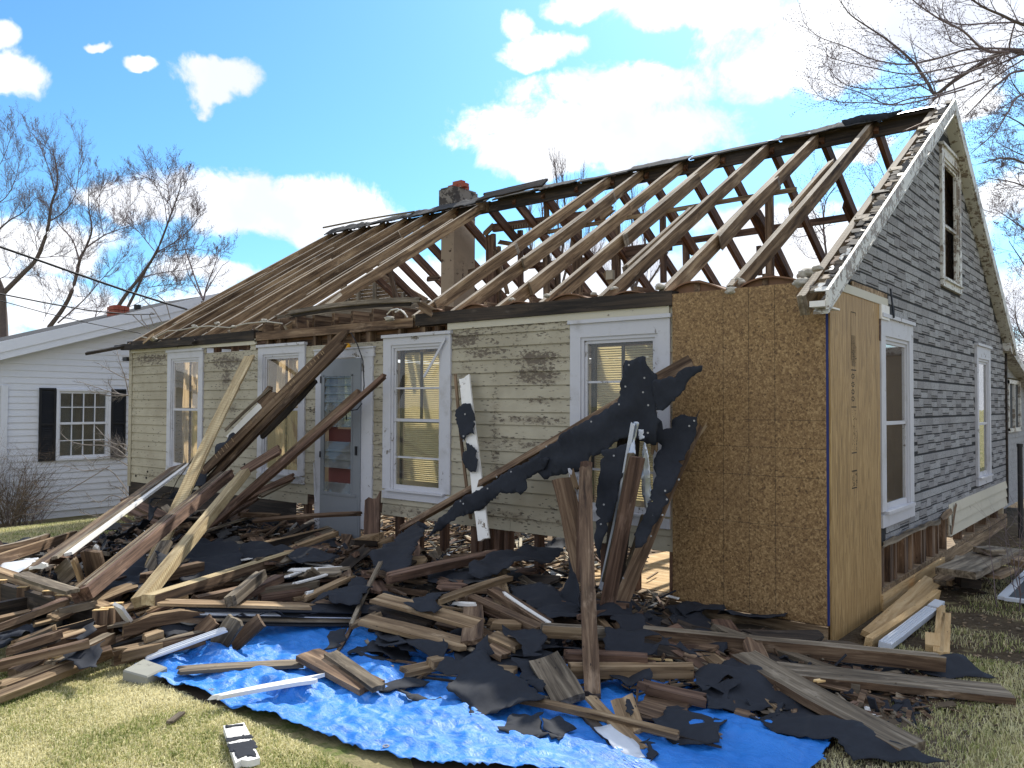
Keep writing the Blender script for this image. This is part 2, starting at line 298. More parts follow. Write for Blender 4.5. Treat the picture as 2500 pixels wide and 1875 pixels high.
def ground_mat():
    m, t, b, out = newmat('ground'); v, r, raw = coords(t, False)
    n = t.noise(v, 45, 7, .75); n1 = t.noise(v, .5, 5, .6); n2 = t.noise(v, 3.5, 6, .7); n3 = t.noise(v, 14, 6, .7)
    straw = t.mix(n, (.16,.13,.06), (.52,.46,.25)); green = t.mix(n, (.07,.10,.025), (.24,.28,.09))
    lawn = t.mix(t.step(n2, .45, .62), straw, green)
    dirt = t.ramp(t.math('ADD', t.math('MULTIPLY', n, .5), t.math('MULTIPLY', n3, .5)), [(.3, (.03,.022,.014)), (.5, (.095,.07,.045)), (.72, (.2,.16,.1))])
    sep = t.node('ShaderNodeSeparateXYZ'); t.l.new(raw, sep.inputs[0])
    # worn soil close around the house: right side and the strip in front of the neighbour
    near = t.math('MULTIPLY', t.step(sep.outputs[1], -1.9, .2), t.step(sep.outputs[0], 7.0, 3.0))
    near = t.math('MULTIPLY', near, t.step(t.math('ADD', sep.outputs[1], t.math('MULTIPLY', n1, 4)), 20.0, 13.0))
    lf = t.step(sep.outputs[0], -9.5, -12)
    near = t.math('MULTIPLY', near, t.math('SUBTRACT', 1.0, t.math('MULTIPLY', lf, .35)))
    patch = t.math('MAXIMUM', t.math('MULTIPLY', near, t.step(n2, .3, .45)), t.step(n1, .66, .74))
    c = t.mix(patch, lawn, dirt)
    t.l.new(c, b.inputs['Base Color']); b.inputs['Roughness'].default_value = .97; b.inputs['Specular IOR Level'].default_value = .1
    t.l.new(t.bump(t.math('ADD', n, n3), .9, .03), b.inputs['Normal'])
ground_mat()
def grass_mat():
    m, t, b, out = newmat('grass blade')
    at = t.node('ShaderNodeAttribute'); at.attribute_name = 'rnd'
    c = t.ramp(at.outputs['Fac'], [(.0, (.13,.19,.04)), (.3, (.30,.34,.10)), (.55, (.58,.53,.26)), (1, (.80,.74,.46))])
    t.l.new(c, b.inputs['Base Color']); b.inputs['Roughness'].default_value = .8
    tr = t.node('ShaderNodeBsdfTranslucent'); t.l.new(c, tr.inputs[0]); mx = t.node('ShaderNodeMixShader'); mx.inputs[0].default_value = .4
    t.l.new(b.outputs[0], mx.inputs[1]); t.l.new(tr.outputs[0], mx.inputs[2]); t.l.new(mx.outputs[0], out.inputs[0])
grass_mat()
# ------------------------------------------------------------------ mesh helpers
class MB:
    def __init__(s): s.v = []; s.f = []; s.m = []; s.r = []
    def add(s, vs, fs, m=0, r=0.):
        k = len(s.v); s.v += [tuple(p) for p in vs]
        for f in fs: s.f.append(tuple(i+k for i in f)); s.m.append(m); s.r.append(r)
    def quad(s, a, b, c, d, m=0, r=0.): s.add([a,b,c,d], [(0,1,2,3)], m, r)
    def hexa(s, p, m=0, r=0., T=None):   # 8 corners: bottom 4 ccw, top 4 ccw
        if T: p = [T(*q) for q in p]
        s.add(p, [(0,3,2,1),(4,5,6,7),(0,1,5,4),(1,2,6,5),(2,3,7,6),(3,0,4,7)], m, r)
    def box(s, a, b, m=0, r=0., T=None):
        x0,y0,z0 = a; x1,y1,z1 = b
        s.hexa([(x0,y0,z0),(x1,y0,z0),(x1,y1,z0),(x0,y1,z0),(x0,y0,z1),(x1,y0,z1),(x1,y1,z1),(x0,y1,z1)], m, r, T)
    def tube(s, pts, rad, n=6, m=0, cap=True):
        pts = [Vector(p) for p in pts]; k = len(s.v); N = len(pts)
        up = Vector((.31,.17,.93))
        for i, p in enumerate(pts):
            d = (pts[min(i+1,N-1)]-pts[max(i-1,0)]);
            if d.length < 1e-9: d = Vector((0,0,1))
            d.normalize(); a = d.cross(up)
            if a.length < .1: a = d.cross(Vector((1,0,0)))
            a.normalize(); b = d.cross(a); rr = rad[i] if hasattr(rad, '__len__') else rad
            for j in range(n): q = p + (a*cos(2*pi*j/n)+b*sin(2*pi*j/n))*rr; s.v.append(tuple(q))
        for i in range(N-1):
            for j in range(n): s.f.append((k+i*n+j, k+i*n+(j+1)%n, k+(i+1)*n+(j+1)%n, k+(i+1)*n+j)); s.m.append(m); s.r.append(0.)
        if cap and n > 3:
            s.f.append(tuple(k+j for j in range(n))[::-1]); s.m.append(m); s.r.append(0.)
            s.f.append(tuple(k+(N-1)*n+j for j in range(n))); s.m.append(m); s.r.append(0.)
    def obj(s, name, mats, parent=None, mw=None, smooth=False, recalc=True):
        me = bpy.data.meshes.new(name); me.from_pydata(s.v, [], s.f)
        mats = [mats] if isinstance(mats, str) else mats
        for q in mats: me.materials.append(MATS[q])
        if len(mats) > 1: me.polygons.foreach_set('material_index', s.m)
        if any(s.r):
            at = me.attributes.new('rnd', 'FLOAT', 'FACE'); at.data.foreach_set('value', s.r)
        if recalc:
            bm = bmesh.new(); bm.from_mesh(me); bmesh.ops.recalc_face_normals(bm, faces=bm.faces); bm.to_mesh(me); bm.free()
        if smooth: me.polygons.foreach_set('use_smooth', [True]*len(me.polygons))
        me.update()
        o = bpy.data.objects.new(name, me); COL.objects.link(o)
        if mw is not None: o.matrix_world = mw
        if parent: setparent(o, parent)
        return o
PM = {}
def setparent(o, p):
    o.parent = p; o.matrix_parent_inverse = PM.get(p.name, p.matrix_world).inverted() if False else Matrix.Identity(4)
    # parents sit at known matrices: keep the child's world placement
    o.matrix_basis = wmat(p).inverted() @ o.matrix_basis
def wmat(o):
    m = o.matrix_basis.copy()
    while o.parent: o = o.parent; m = o.matrix_basis @ m
    return m
def tag(o, label=None, cat=None, group=None, kind=None):
    if label: o['label'] = label
    if cat: o['category'] = cat
    if group: o['group'] = group
    if kind: o['kind'] = kind
    return o
def empty(name, loc, label, cat, group=None):
    o = bpy.data.objects.new(name, None); COL.objects.link(o); o.matrix_basis = Matrix.Translation(Vector(loc)); o.empty_display_size = .2
    return tag(o, label, cat, group)
def frame(p0, p1, n):
    p0 = Vector(p0); p1 = Vector(p1); x = (p1-p0).normalized(); z = Vector(n); z = (z - x*z.dot(x))
    if z.length < 1e-4: z = Vector((0,1,.1)); z = z-x*z.dot(x)
    z.normalize(); y = z.cross(x)
    return Matrix(((x.x,y.x,z.x,p0.x),(x.y,y.y,z.y,p0.y),(x.z,y.z,z.z,p0.z),(0,0,0,1)))
def plank(name, p0, p1, w, t, mat, n=(0,0,1), jag=(0,0), warp=None, top=None, parent=None, rr=None, taper=None, notch=0):
    """a board lying along its local x; w across, t thick; n = normal of the wide face; jag = ragged ends"""
    rr = rr or R; L = (Vector(p1)-Vector(p0)).length; mw = frame(p0, p1, n)
    ns = max(3, int(L/.14)); ny = 4
    warp = (rr.uniform(-.012,.012)*min(L,2.), rr.uniform(-.008,.008)*min(L,2.), rr.uniform(-.05,.05)) if warp is None else warp
    ends = [[rr.uniform(0,1)*jag[0] for _ in range(ny+1)], [rr.uniform(0,1)*jag[1] for _ in range(ny+1)]]
    top_i = 1 if top else 0
    b = MB(); ch = min(.004, t*.12)
    def pt(i, j, k):
        u = i/ns; x = u*L
        if jag[0] and i == 0: x = ends[0][j]
        if jag[1] and i == ns: x = L-ends[1][j]
        if i == 0 and jag[0] and k: x += rr.uniform(0, jag[0]*.25)
        ww = w*(1-(taper[0]*(1-u)+taper[1]*u)) if taper else w
        y = (j/ny-.5)*ww
        if j in (0, ny) and notch: y += (noise.noise(Vector((x*5+j*9, mw[0][3]*3, mw[1][3])))*notch*w)
        z = (k-.5)*t
        s_ = sin(pi*u); tw = warp[2]*(u-.5)
        y2 = y*cos(tw)-z*sin(tw)+warp[0]*s_; z2 = y*sin(tw)+z*cos(tw)+warp[1]*s_
        return (x, y2, z2)
    idx = {}
    for i in range(ns+1):
        for j in range(ny+1):
            for k in (0,1): idx[i,j,k] = len(b.v); b.v.append(pt(i,j,k))
    F = lambda q, m=0: (b.f.append(tuple(idx[a] for a in q)), b.m.append(m), b.r.append(0.))
    for i in range(ns):
        for j in range(ny):
            F([(i,j,1),(i+1,j,1),(i+1,j+1,1),(i,j+1,1)], top_i); F([(i,j,0),(i,j+1,0),(i+1,j+1,0),(i+1,j,0)])
        F([(i,0,0),(i+1,0,0),(i+1,0,1),(i,0,1)]); F([(i,ny,0),(i,ny,1),(i+1,ny,1),(i+1,ny,0)])
    for j in range(ny):
        F([(0,j,0),(0,j,1),(0,j+1,1),(0,j+1,0)], top_i if jag[0] else 0); F([(ns,j,0),(ns,j+1,0),(ns,j+1,1),(ns,j,1)], top_i if jag[1] else 0)
    return b.obj(name, [mat, top] if top else mat, parent, mw, recalc=False)
def inside(p, poly):
    c = False; n = len(poly)
    for i in range(n):
        a = poly[i]; b = poly[i-1]
        if (a[1] > p[1]) != (b[1] > p[1]) and p[0] < (b[0]-a[0])*(p[1]-a[1])/(b[1]-a[1])+a[0]: c = not c
    return c
def ragged(poly, amp, step, rr):
    out = []
    n = len(poly)
    for i in range(n):
        a = Vector(poly[i]); b = Vector(poly[(i+1)%n]); L = (b-a).length; k = max(1, int(L/step)); nr = Vector((-(b-a).y, (b-a).x)).normalized() if L > 1e-6 else Vector((0,0))
        for j in range(k):
            u = j/k; p = a.lerp(b, u)
            if j: p = p + nr*rr.uniform(-amp, amp)*.55 + nr*noise.noise(Vector((p.x*4.5, p.y*4.5, i*3)))*amp*1.5 - nr*(amp*2.5 if rr.random() < .035 else 0)
            out.append((p.x, p.y))
    return out
def sheet(name, pts3, mat, amp=.03, rag=.02, th=.004, step=.045, parent=None, seed=0, curl=.0, holes=0, fq=2.2):
    """a torn thin sheet whose outline runs through pts3 (roughly planar), crumpled, with real thickness"""
    rr = random.Random(seed+11); pts3 = [Vector(p) for p in pts3]; c = sum(pts3, Vector())/len(pts3)
    M = np.array([list(p-c) for p in pts3]); _, _, vt = np.linalg.svd(M); ax = Vector(vt[0]); ay = Vector(vt[1]); az = ax.cross(ay)
    if az.z < 0: ay = -ay; az = -az
    hts = [(p-c).dot(az) for p in pts3]; p2 = [((p-c).dot(ax), (p-c).dot(ay)) for p in pts3]
    poly = ragged(p2, rag, step*.6, rr)
    xs = [p[0] for p in poly]; ys = [p[1] for p in poly]; V = [Vector(p) for p in poly]; nb = len(V)
    E_ = [(i, (i+1)%nb) for i in range(nb)]
    y = min(ys)
    while y < max(ys):
        x = min(xs)
        while x < max(xs):
            q = (x+rr.uniform(-.3,.3)*step, y+rr.uniform(-.3,.3)*step)
            if inside(q, poly): V.append(Vector(q))
            x += step
        y += step
    vs, es, fs, *_ = delaunay_2d_cdt(V, E_, [], 1, 1e-5)
    fs = [f for f in fs if len(f) >= 3 and inside(tuple(sum((vs[i] for i in f), Vector((0,0)))/len(f)), poly)]
    hl = [(rr.choice(V[nb:]), rr.uniform(.02,.05)) for _ in range(holes)] if len(V) > nb else []
    fs = [f for f in fs if not any((sum((vs[i] for i in f), Vector((0,0)))/len(f)-h).length < r_ for h, r_ in hl)]
    def hgt(q):
        sw = 0; s_ = 0
        for (a, h) in zip(p2, hts): w_ = 1/((q.x-a[0])**2+(q.y-a[1])**2+1e-3); sw += w_; s_ += w_*h
        base = s_/sw
        nn = noise.fractal(Vector((q.x*fq+seed*3.1, q.y*fq, seed)), .9, 2.1, 4)*amp + abs(noise.noise(Vector((q.x*fq*1.7, q.y*fq*1.7+seed, 4))))*amp*1.3
        return base+nn
    W3 = [c + ax*q.x + ay*q.y + az*hgt(q) for q in vs]
    me = bpy.data.meshes.new(name); me.from_pydata([tuple(p-c) for p in W3], [], [tuple(f) for f in fs]); me.materials.append(MATS[mat])
    me.polygons.foreach_set('use_smooth', [True]*len(me.polygons)); me.update()
    o = bpy.data.objects.new(name, me); COL.objects.link(o); o.matrix_basis = Matrix.Translation(c)
    me.shade_smooth() if False else None
    md = o.modifiers.new('thick', 'SOLIDIFY'); md.thickness = th
    if parent: setparent(o, parent)
    return o
# ------------------------------------------------------------------ the wrecked house
RH = random.Random(21)
house = empty('wrecked_house', (-5.2, 3.7, 0), 'half demolished house with bare rafters, peeling cream clapboards, grey gable and chipboard corner', 'house')
FT = lambda u, n, z: (u, -n, z)            # front wall: along x, outward -y
GT = lambda u, n, z: (n, u, z)             # gable wall: along y, outward +x
def part(b, name, mats, parent=house, label=None, **k):
    o = b.obj(name, mats, parent, **k)
    if label: o['label'] = label
    return o
def laps(b, T, u0, u1, z0, z1, e, holes, rr, th=.015, m=0, blen=(1.4, 3.0), wav=.002):
    z = z0
    while z < z1-.01:
        zt = min(z+e*1.04, z1); zm = (z+zt)/2
        iv = [(u0, u1)]
        for (a, c, lo, hi) in holes:
            if lo < zm < hi:
                nv = []
                for (p, q) in iv:
                    if c <= p or a >= q: nv.append((p, q)); continue
                    if a > p: nv.append((p, a))
                    if c < q: nv.append((c, q))
                iv = nv
        for (p, q) in iv:
            x = p
            while x < q-.01:
                x2 = min(q, x+rr.uniform(*blen))
                if q-x2 < .3: x2 = q
                o1 = rr.uniform(-wav, wav); o2 = rr.uniform(-wav, wav); g = .0015
                b.hexa([(x+g,.001,z+o1),(x2-g,.001,z+o2),(x2-g,th+rr.uniform(0,.003),z+o2),(x+g,th+rr.uniform(0,.003),z+o1),(x+g,.0005,zt),(x2-g,.0005,zt),(x2-g,.004,zt),(x+g,.004,zt)], m, 0., T)
                x = x2
        z += e
# front clapboards with window and door openings
WIN = [(-9.21,-8.27), (-6.98,-6.03), (-4.66,-3.67), (-2.22,-1.24)]
WZ0, WZ1 = .68, 2.38
holes = [(a+.06, c-.06, WZ0+.06, WZ1-.05) for a, c in WIN] + [(-5.75,-4.88, .0, 2.22), (-7.05,-3.72, 2.375, 3), (-8.22,-7.18, 2.335, 2.40), (-5.98,-5.78, .3, .6), (-4.9,-4.68,.3,.6), (-3.66,-3.3,.3,.55)]
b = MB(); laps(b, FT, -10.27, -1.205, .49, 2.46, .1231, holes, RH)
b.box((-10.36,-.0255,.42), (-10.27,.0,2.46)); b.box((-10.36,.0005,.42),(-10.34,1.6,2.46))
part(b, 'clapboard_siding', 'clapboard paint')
b = MB(); b.box((-3.72,-.024,2.405),(-1.25,-.0165,2.47)); part(b, 'frieze_board', 'cream board')
plank('frieze_board', (-10.3,-.022,2.45), (-7.0,-.022,2.44), .075, .012, 'cream board', (0,-1,0), (.01,.08), parent=house, rr=RH)
# sheathing behind (dark) leaving the low strip open
b = MB()
for (x0, x1) in ((-10.3,-9.15),(-8.33,-6.92),(-6.09,-5.78),(-4.86,-4.6),(-3.73,-2.16)): b.box((x0,.003,.5),(x1,.018,2.33))
for a, c in WIN: b.box((a+.06,.003,.5),(c-.06,.018,.72))
part(b, 'wall_sheathing', 'red wood')
for i in range(5):
    plank('loose_clapboard', (-5.0+i*.02, .0, 2.30), (-4.7, -.0, 2.29), .08, .012, 'weathered wood', (0,-1,.2), (.03,.03), parent=house, rr=RH) if i == 0 else None
# studs
x = -10.25
while x < -.02:
    inw = any(a-.02 < x < c+.02 for a, c in WIN) or -5.8 < x < -4.85
    zt = .66 if inw else 2.46
    if not (-5.75 < x < -4.9):
        if x < -1.1 or True: plank('stud', (x,.07,.12), (x,.07,zt), .05, .09, 'red wood', (0,-1,0), warp=(0,0,0), parent=house, rr=RH)
    x += RH.choice((.36,.4,.42,.3))
for k, (xa, w) in enumerate(((-3.3,.05),(-3.22,.05),(-3.1,.06),(-3.38,.06))):
    plank('stud', (xa,.06,.12), (xa,.06,.56), w, .08, 'red wood', (0,-1,0), warp=(0,0,0), parent=house, rr=RH)
# plates and header pieces along the wall top
plank('eave_fascia', (-10.42,-.13,2.50), (-8.3,-.12,2.50), .09, .02, 'charred wood', (0,-1,0), (.02,.1), parent=house, rr=RH, notch=.2)
plank('wall_plate', (-10.42,.02,2.53), (-7.05,.02,2.52), .12, .13, 'charred wood', (0,0,1), (.02,.02), parent=house, rr=RH)
plank('wall_plate', (-7.04,.03,2.505), (-4.2,.03,2.51), .12, .1, 'old wood', (0,0,1), (.02,.02), parent=house, rr=RH)
plank('wall_plate', (-4.18,.02,2.53), (-1.2,.02,2.525), .12, .12, 'charred wood', (0,0,1), (.02,.02), parent=house, rr=RH)
plank('wall_plate', (-1.2,.06,2.52), (-.02,.06,2.52), .12, .06, 'old wood', (0,0,1), parent=house, rr=RH)
for i, x in enumerate((-6.85,-6.6,-5.9,-5.62,-5.2,-4.95,-4.45,-4.1,-3.9)):
    plank('cripple_stud', (x,.05,2.2), (x,.05,2.46), .07 if i%2 else .05, .09, 'old wood', (0,-1,0), warp=(0,0,0), parent=house, rr=RH)
b = MB(); b.box((-7.0,.11,2.2),(-3.7,.125,2.47)); part(b, 'lath_panel', 'cardboard brown')
for i in range(4): plank('lath', (-6.9+RH.random()*.2,.1,2.27+i*.05), (-3.8-RH.random()*.3,.1,2.26+i*.05), .03, .008, 'old wood', (0,-1,0), (.05,.05), parent=house, rr=RH)
# blocking and joist ends above the plate in the stripped middle
for i, x in enumerate(np.arange(-6.9,-4.3,.34)):
    plank('joist_end', (x,-.02,2.63), (x,.9,2.63), .05, .14, 'old wood', (0,0,1), (.02,0), parent=house, rr=RH)
plank('attic_beam', (-7.2,.35,2.75),(-4.3,.35,2.73), .12, .05, 'weathered wood', (0,-1,0), (.1,.1), parent=house, rr=RH)
plank('attic_beam', (-7.1,.15,2.62),(-6.3,.15,2.66), .16, .05, 'old wood', (0,-1,0), (.05,.05), parent=house, rr=RH)
# rim joist and sill
plank('rim_joist', (-2.45,-.02,.0), (-.0,-.02,.0), .215, .04, 'tan wood', (0,-1,0), warp=(0,0,0), parent=house, rr=RH)['label'] = 'clean new rim joist under the chipboard'
plank('rim_joist', (-10.3,-.02,-.02), (-2.47,-.02,-.02), .24, .04, 'tan wood', (0,-1,0), warp=(0,0,0), parent=house, rr=RH)
b = MB(); b.box((-10.3,-.01,.108),(0,.14,.1195)); part(b, 'sill_plate', 'tan wood')
# floor and interior
b = MB(); b.box((-10.3,.14,.07),(-.03,7.36,.118)); part(b, 'floor', 'tan wood'); b = MB(); b.box((-2.3,.15,.1185),(-1.2,2.6,.1215)); part(b, 'lit_floor_patch', 'new wood')  # the paler patch paints sunlight on the floor beside the chipboard
b = MB()
for i in range(2600):
    x = RH.uniform(-10,-.3); y = RH.uniform(.15,3.6); L = RH.uniform(.05,.4); a = RH.uniform(0,pi); x = x if not (x > -2.3 and y < 2) or RH.random() < .06 else x-3; w = RH.uniform(.01,.05); dx, dy = cos(a)*L/2, sin(a)*L/2; ex, ey = -sin(a)*w/2, cos(a)*w/2; z = .122+RH.random()*.05; z2 = z+RH.uniform(-.02,.06)
    b.hexa([(x-dx-ex,y-dy-ey,z),(x+dx-ex,y+dy-ey,z2),(x+dx+ex,y+dy+ey,z2),(x-dx+ex,y-dy+ey,z),(x-dx-ex,y-dy-ey,z+.01),(x+dx-ex,y+dy-ey,z2+.01),(x+dx+ex,y+dy+ey,z2+.01),(x-dx+ex,y-dy+ey,z+.01)], RH.choice((0,0,1,2,3)))
tag(part(b, 'floor_rubble', ['tan wood','plaster','tar paper','red wood']), kind='stuff')
b = MB(); b.box((-10.3,7.36,.0),(-.03,7.45,2.5)); b.box((-10.36,1.6,.0),(-10.3,7.36,2.5)); part(b, 'rear_wall', 'wallpaper')
b = MB(); b.box((-7.9,2.6,.12),(-7.8,7.3,1.5)); b.box((-4.2,3.6,.12),(-4.1,7.3,1.2)); part(b, 'partition_wall', 'plaster')
for x in np.arange(-10.0,-.3,.56): plank('ceiling_joist', (x,.05,2.6),(x,7.4,2.6), .045, .12, 'old wood', (0,0,1), warp=(0,0,0), parent=house, rr=RH)
# ---- roof frame
SL = .61; ZR = 4.87; YR = 3.72
def rtop(y): return 2.60+SL*y if y <= YR else 2.60+SL*(2*YR-y)
nf = Vector((0,-SL,1)).normalized(); nb_ = Vector((0,SL,1)).normalized()
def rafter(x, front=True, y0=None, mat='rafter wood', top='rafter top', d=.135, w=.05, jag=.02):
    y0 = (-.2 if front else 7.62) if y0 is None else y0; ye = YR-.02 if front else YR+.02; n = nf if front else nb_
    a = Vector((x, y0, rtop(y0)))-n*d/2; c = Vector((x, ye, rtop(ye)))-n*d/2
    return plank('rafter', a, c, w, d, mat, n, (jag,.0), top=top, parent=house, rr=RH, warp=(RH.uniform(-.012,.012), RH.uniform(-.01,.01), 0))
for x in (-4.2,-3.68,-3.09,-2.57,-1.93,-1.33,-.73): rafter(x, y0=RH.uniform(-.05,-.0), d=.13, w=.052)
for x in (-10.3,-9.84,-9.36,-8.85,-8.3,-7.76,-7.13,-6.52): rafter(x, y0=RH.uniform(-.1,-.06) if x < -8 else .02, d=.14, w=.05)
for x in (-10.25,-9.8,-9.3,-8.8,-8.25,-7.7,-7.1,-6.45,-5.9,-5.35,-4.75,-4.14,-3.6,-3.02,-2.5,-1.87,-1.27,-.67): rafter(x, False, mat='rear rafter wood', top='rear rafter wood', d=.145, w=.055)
# sister boards nailed beside several rafters, ends torn
for (x, ya, yb, front) in ((-3.62,1.0,2.9,1),(-3.03,.4,2.3,1),(-2.51,1.3,3.0,1),(-2.0,.5,1.9,1),(-1.27,.9,2.35,1),(-.79,1.35,2.6,1),(-4.15,.2,1.6,1),(-9.0,1.2,2.8,1),(-8.36,.6,2.2,1),(-7.7,1.4,3.0,1),(-7.19,.8,2.6,1),(-6.58,1.6,3.1,1),(-.73,4.4,5.6,0),(-1.33,4.7,6.2,0),(-3.66,4.2,5.2,0),(-2.44,4.6,5.9,0),(-4.8,4.3,5.4,0),(-9.9,.4,2.1,1)):
    n = nf if front else nb_; a = Vector((x,ya,rtop(ya)))-n*.05; c = Vector((x,yb,rtop(yb)))-n*.052
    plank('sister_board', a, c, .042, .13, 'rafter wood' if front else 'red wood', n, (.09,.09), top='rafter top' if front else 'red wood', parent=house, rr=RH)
plank('ridge_board', (-10.35,YR,4.74),(-.0,YR,4.76), .16, .035, 'charred wood', (0,-1,0), (.03,0), warp=(0,0,0), parent=house, rr=RH)
# remnants of cap boards and shingles along the ridge
x = -6.3
while x < -.1:
    x2 = min(-.08, x+RH.uniform(.6,1.3))
    for s in (-1, 1):
        n = nf if s < 0 else nb_; yy = YR+s*.055
        plank('ridge_cap', (x,yy,rtop(yy)+.012+RH.uniform(0,.008)), (x2,yy,rtop(yy)+.012+RH.uniform(0,.01)), .10, .02, 'charred wood' if RH.random() < .6 else 'shingle', n, (.05,.05), parent=house, rr=RH, notch=.35)
    sheet('cap_shingle', [(x,YR-.16,rtop(YR-.16)+.045),(x2+.05,YR-.15,rtop(YR-.15)+.045),(x2+.04,YR+.02,ZR+.05),(x,YR+.02,ZR+.055)], 'shingle', .012, .018, .006, .05, house, int(x*50)) if RH.random() < .75 else None
    x = x2+.02
x = -10.3
while x < -6.4:
    x2 = min(-6.4, x+RH.uniform(.7,1.4))
    plank('ridge_cap', (x,YR-.05,rtop(YR-.05)+.02), (x2,YR-.05,rtop(YR-.05)+.025), .13, .03, 'charred wood', nf, (.05,.05), parent=house, rr=RH, notch=.3)
    sheet('cap_shingle', [(x,YR-.2,rtop(YR-.2)+.045),(x2+.05,YR-.17,rtop(YR-.17)+.045),(x2+.04,YR+.02,ZR+.06),(x,YR+.02,ZR+.06)], 'shingle', .02, .03, .008, .05, house, int(x*70))
    x = x2
plank('loose_ridge_strip', PY((788,556),3.62), PY((1010,517),3.62), .06, .03, 'weathered wood', (0,-.3,1), (.08,.03), parent=house, rr=RH)
plank('lifted_ridge_cap', PY((1165,484),3.6), PY((1332,446),3.6), .2, .03, 'charred wood', (0,-.9,1), (.12,.02), parent=house, rr=RH, notch=.2)
b = MB(); b.box((-6.56,3.56,4.68),(-6.42,3.72,4.83)); part(b, 'ridge_block', 'tan wood')
# attic framing behind: knee wall headers, purlins, posts, thin strips
def pl2(name, p, q, y, w, t, mat, n=(0,-1,0), **k): return plank(name, PY(p,y), PY(q,y), w, t, mat, n, parent=house, rr=RH, **k)
pl2('attic_beam', (1205,557),(1480,519),4.3,.13,.06,'red wood', warp=(0,0,0))
for i in range(24):
    u = i/24; p = (1232+u*150, 556-u*19); a = PY(p, 4.255); b = MB()
    if i == 0: marks = MB()
    marks.box((a.x-.006,a.y-.002,a.z-.045),(a.x+.006,a.y+.004,a.z+.03))
part(marks, 'lath_marks', 'weathered wood')
pl2('purlin', (1400,640),(1640,603),5.0,.1,.05,'red wood', warp=(0,0,0)); pl2('purlin', (1522,611),(2074,530),5.1,.09,.05,'red wood', warp=(0,0,0)); pl2('purlin', (1290,650),(1420,632),5.0,.09,.05,'red wood')
pl2('nailing_strip', (1318,570),(1945,462),2.25,.05,.012,'tan wood', warp=(0,.02,0))
for (px, pt, pb, y, w) in ((1200,572,742,4.3,.18),(1218,600,742,4.4,.08),(1272,560,735,4.5,.08),(1335,610,728,4.6,.1),(1361,640,700,5.0,.07),(1410,560,720,4.7,.17),(1505,540,695,5.0,.14),(1490,660,690,5.0,.09),(1620,515,690,4.8,.08),(1676,580,650,5.1,.09),(1855,600,672,5.1,.06),(1880,470,676,4.6,.1),(1335,470,535,3.9,.06)):
    plank('attic_post', PY((px,pb),y), PY((px-2,pt),y), w, .06, RH.choice(('old wood','red wood')), (0,-1,0), (.0,.02), warp=(0,0,0), parent=house, rr=RH)
for (p, q, y, w) in (((1180,575),(1205,550),4.2,.1),((1207,605),(1240,720),4.2,.07),((1465,535),(1500,505),3.2,.1),((1140,665),(1180,655),4.1,.07),((1040,682),(1075,678),4.3,.09),((1215,590),(1270,600),4.4,.07),((1500,700),(1475,660),4.6,.1)):
    plank('attic_brace', PY(p,y), PY(q,y), w, .03, 'tan wood' if w > .09 else 'old wood', (0,-1,.2), (.05,.05), parent=house, rr=RH)
b = MB(); o = PY((1488,671),4.55); b.box((o.x-.06,o.y-.01,o.z-.07),(o.x+.06,o.y+.05,o.z+.07)); part(b, 'socket_box', 'plaster')
# small rear cross gable wall with its studs
b = MB(); g0 = PY((822,757),6.2); g1 = PY((1040,735),6.2); gp = PY((925,668),6.2)
for k in range(9):
    u = k/9; u2 = (k+.93)/9; za = g0.z+(gp.z-g0.z)*u; zb = g0.z+(gp.z-g0.z)*u2; xa = g0.x+(gp.x-g0.x)*u; xb = g1.x+(gp.x-g1.x)*u
    b.box((xa,6.2,za),(xb,6.22,zb))
part(b, 'dormer_wall', 'tan wood')
for px in (850,875,915,955,985): plank('attic_post', PY((px,760),6.1), PY((px,690 if 860 < px < 970 else 715),6.1), .09, .05, 'weathered wood', (0,-1,0), parent=house, rr=RH)
plank('attic_brace', (g0.x-.1,6.12,g0.z), (gp.x,6.12,gp.z+.05), .1, .05, 'old wood', (0,-1,0), parent=house, rr=RH); plank('attic_brace', (g1.x+.1,6.12,g1.z), (gp.x,6.12,gp.z+.05), .1, .05, 'old wood', (0,-1,0), parent=house, rr=RH)
for (px, t_, bt, y) in ((838,660,775,3.0),(735+105,690,760,3.0),(720,700,770,2.2)): plank('attic_post', PY((px,bt),y), PY((px,t_),y), .1, .05, 'weathered wood', (0,-1,0), parent=house, rr=RH)
plank('attic_brace', PY((952,652),4.2), PY((968,733),4.2), .09, .05, 'old wood', (0,-1,0), parent=house, rr=RH)
# curved insulation baffles between the rafter feet and tufts of loose insulation
fx = (-4.2,-3.68,-3.09,-2.57,-1.93,-1.33,-.73,-.08)
for i in range(7):
    xa, xb = fx[i]+.03, fx[i+1]-.03; b = MB(); N = 10; hh = RH.uniform(.07,.12); sk = RH.uniform(.35,.5)
    for j in range(N):
        def q(u, y): s_ = sin(pi*u**.8)*hh; return (xa+(xb-xa)*u, y, 2.55+s_)
        u0, u1 = j/N, (j+1)/N
        a0, a1 = q(u0,.02), q(u1,.02); c0, c1 = q(u0,.3), q(u1,.3)
        b.hexa([(a0[0],a0[1],a0[2]-.012),(a1[0],a1[1],a1[2]-.012),(c1[0],c1[1],c1[2]-.012),(c0[0],c0[1],c0[2]-.012),a0,a1,c1,c0])
        b.hexa([(a0[0],.06,2.5),(a1[0],.06,2.5),(a1[0],.07,2.5),(a0[0],.07,2.5),(a0[0],.06,a0[2]),(a1[0],.06,a1[2]),(a1[0],.07,a1[2]),(a0[0],.07,a0[2])])
    part(b, 'insulation_baffle', 'cardboard brown')
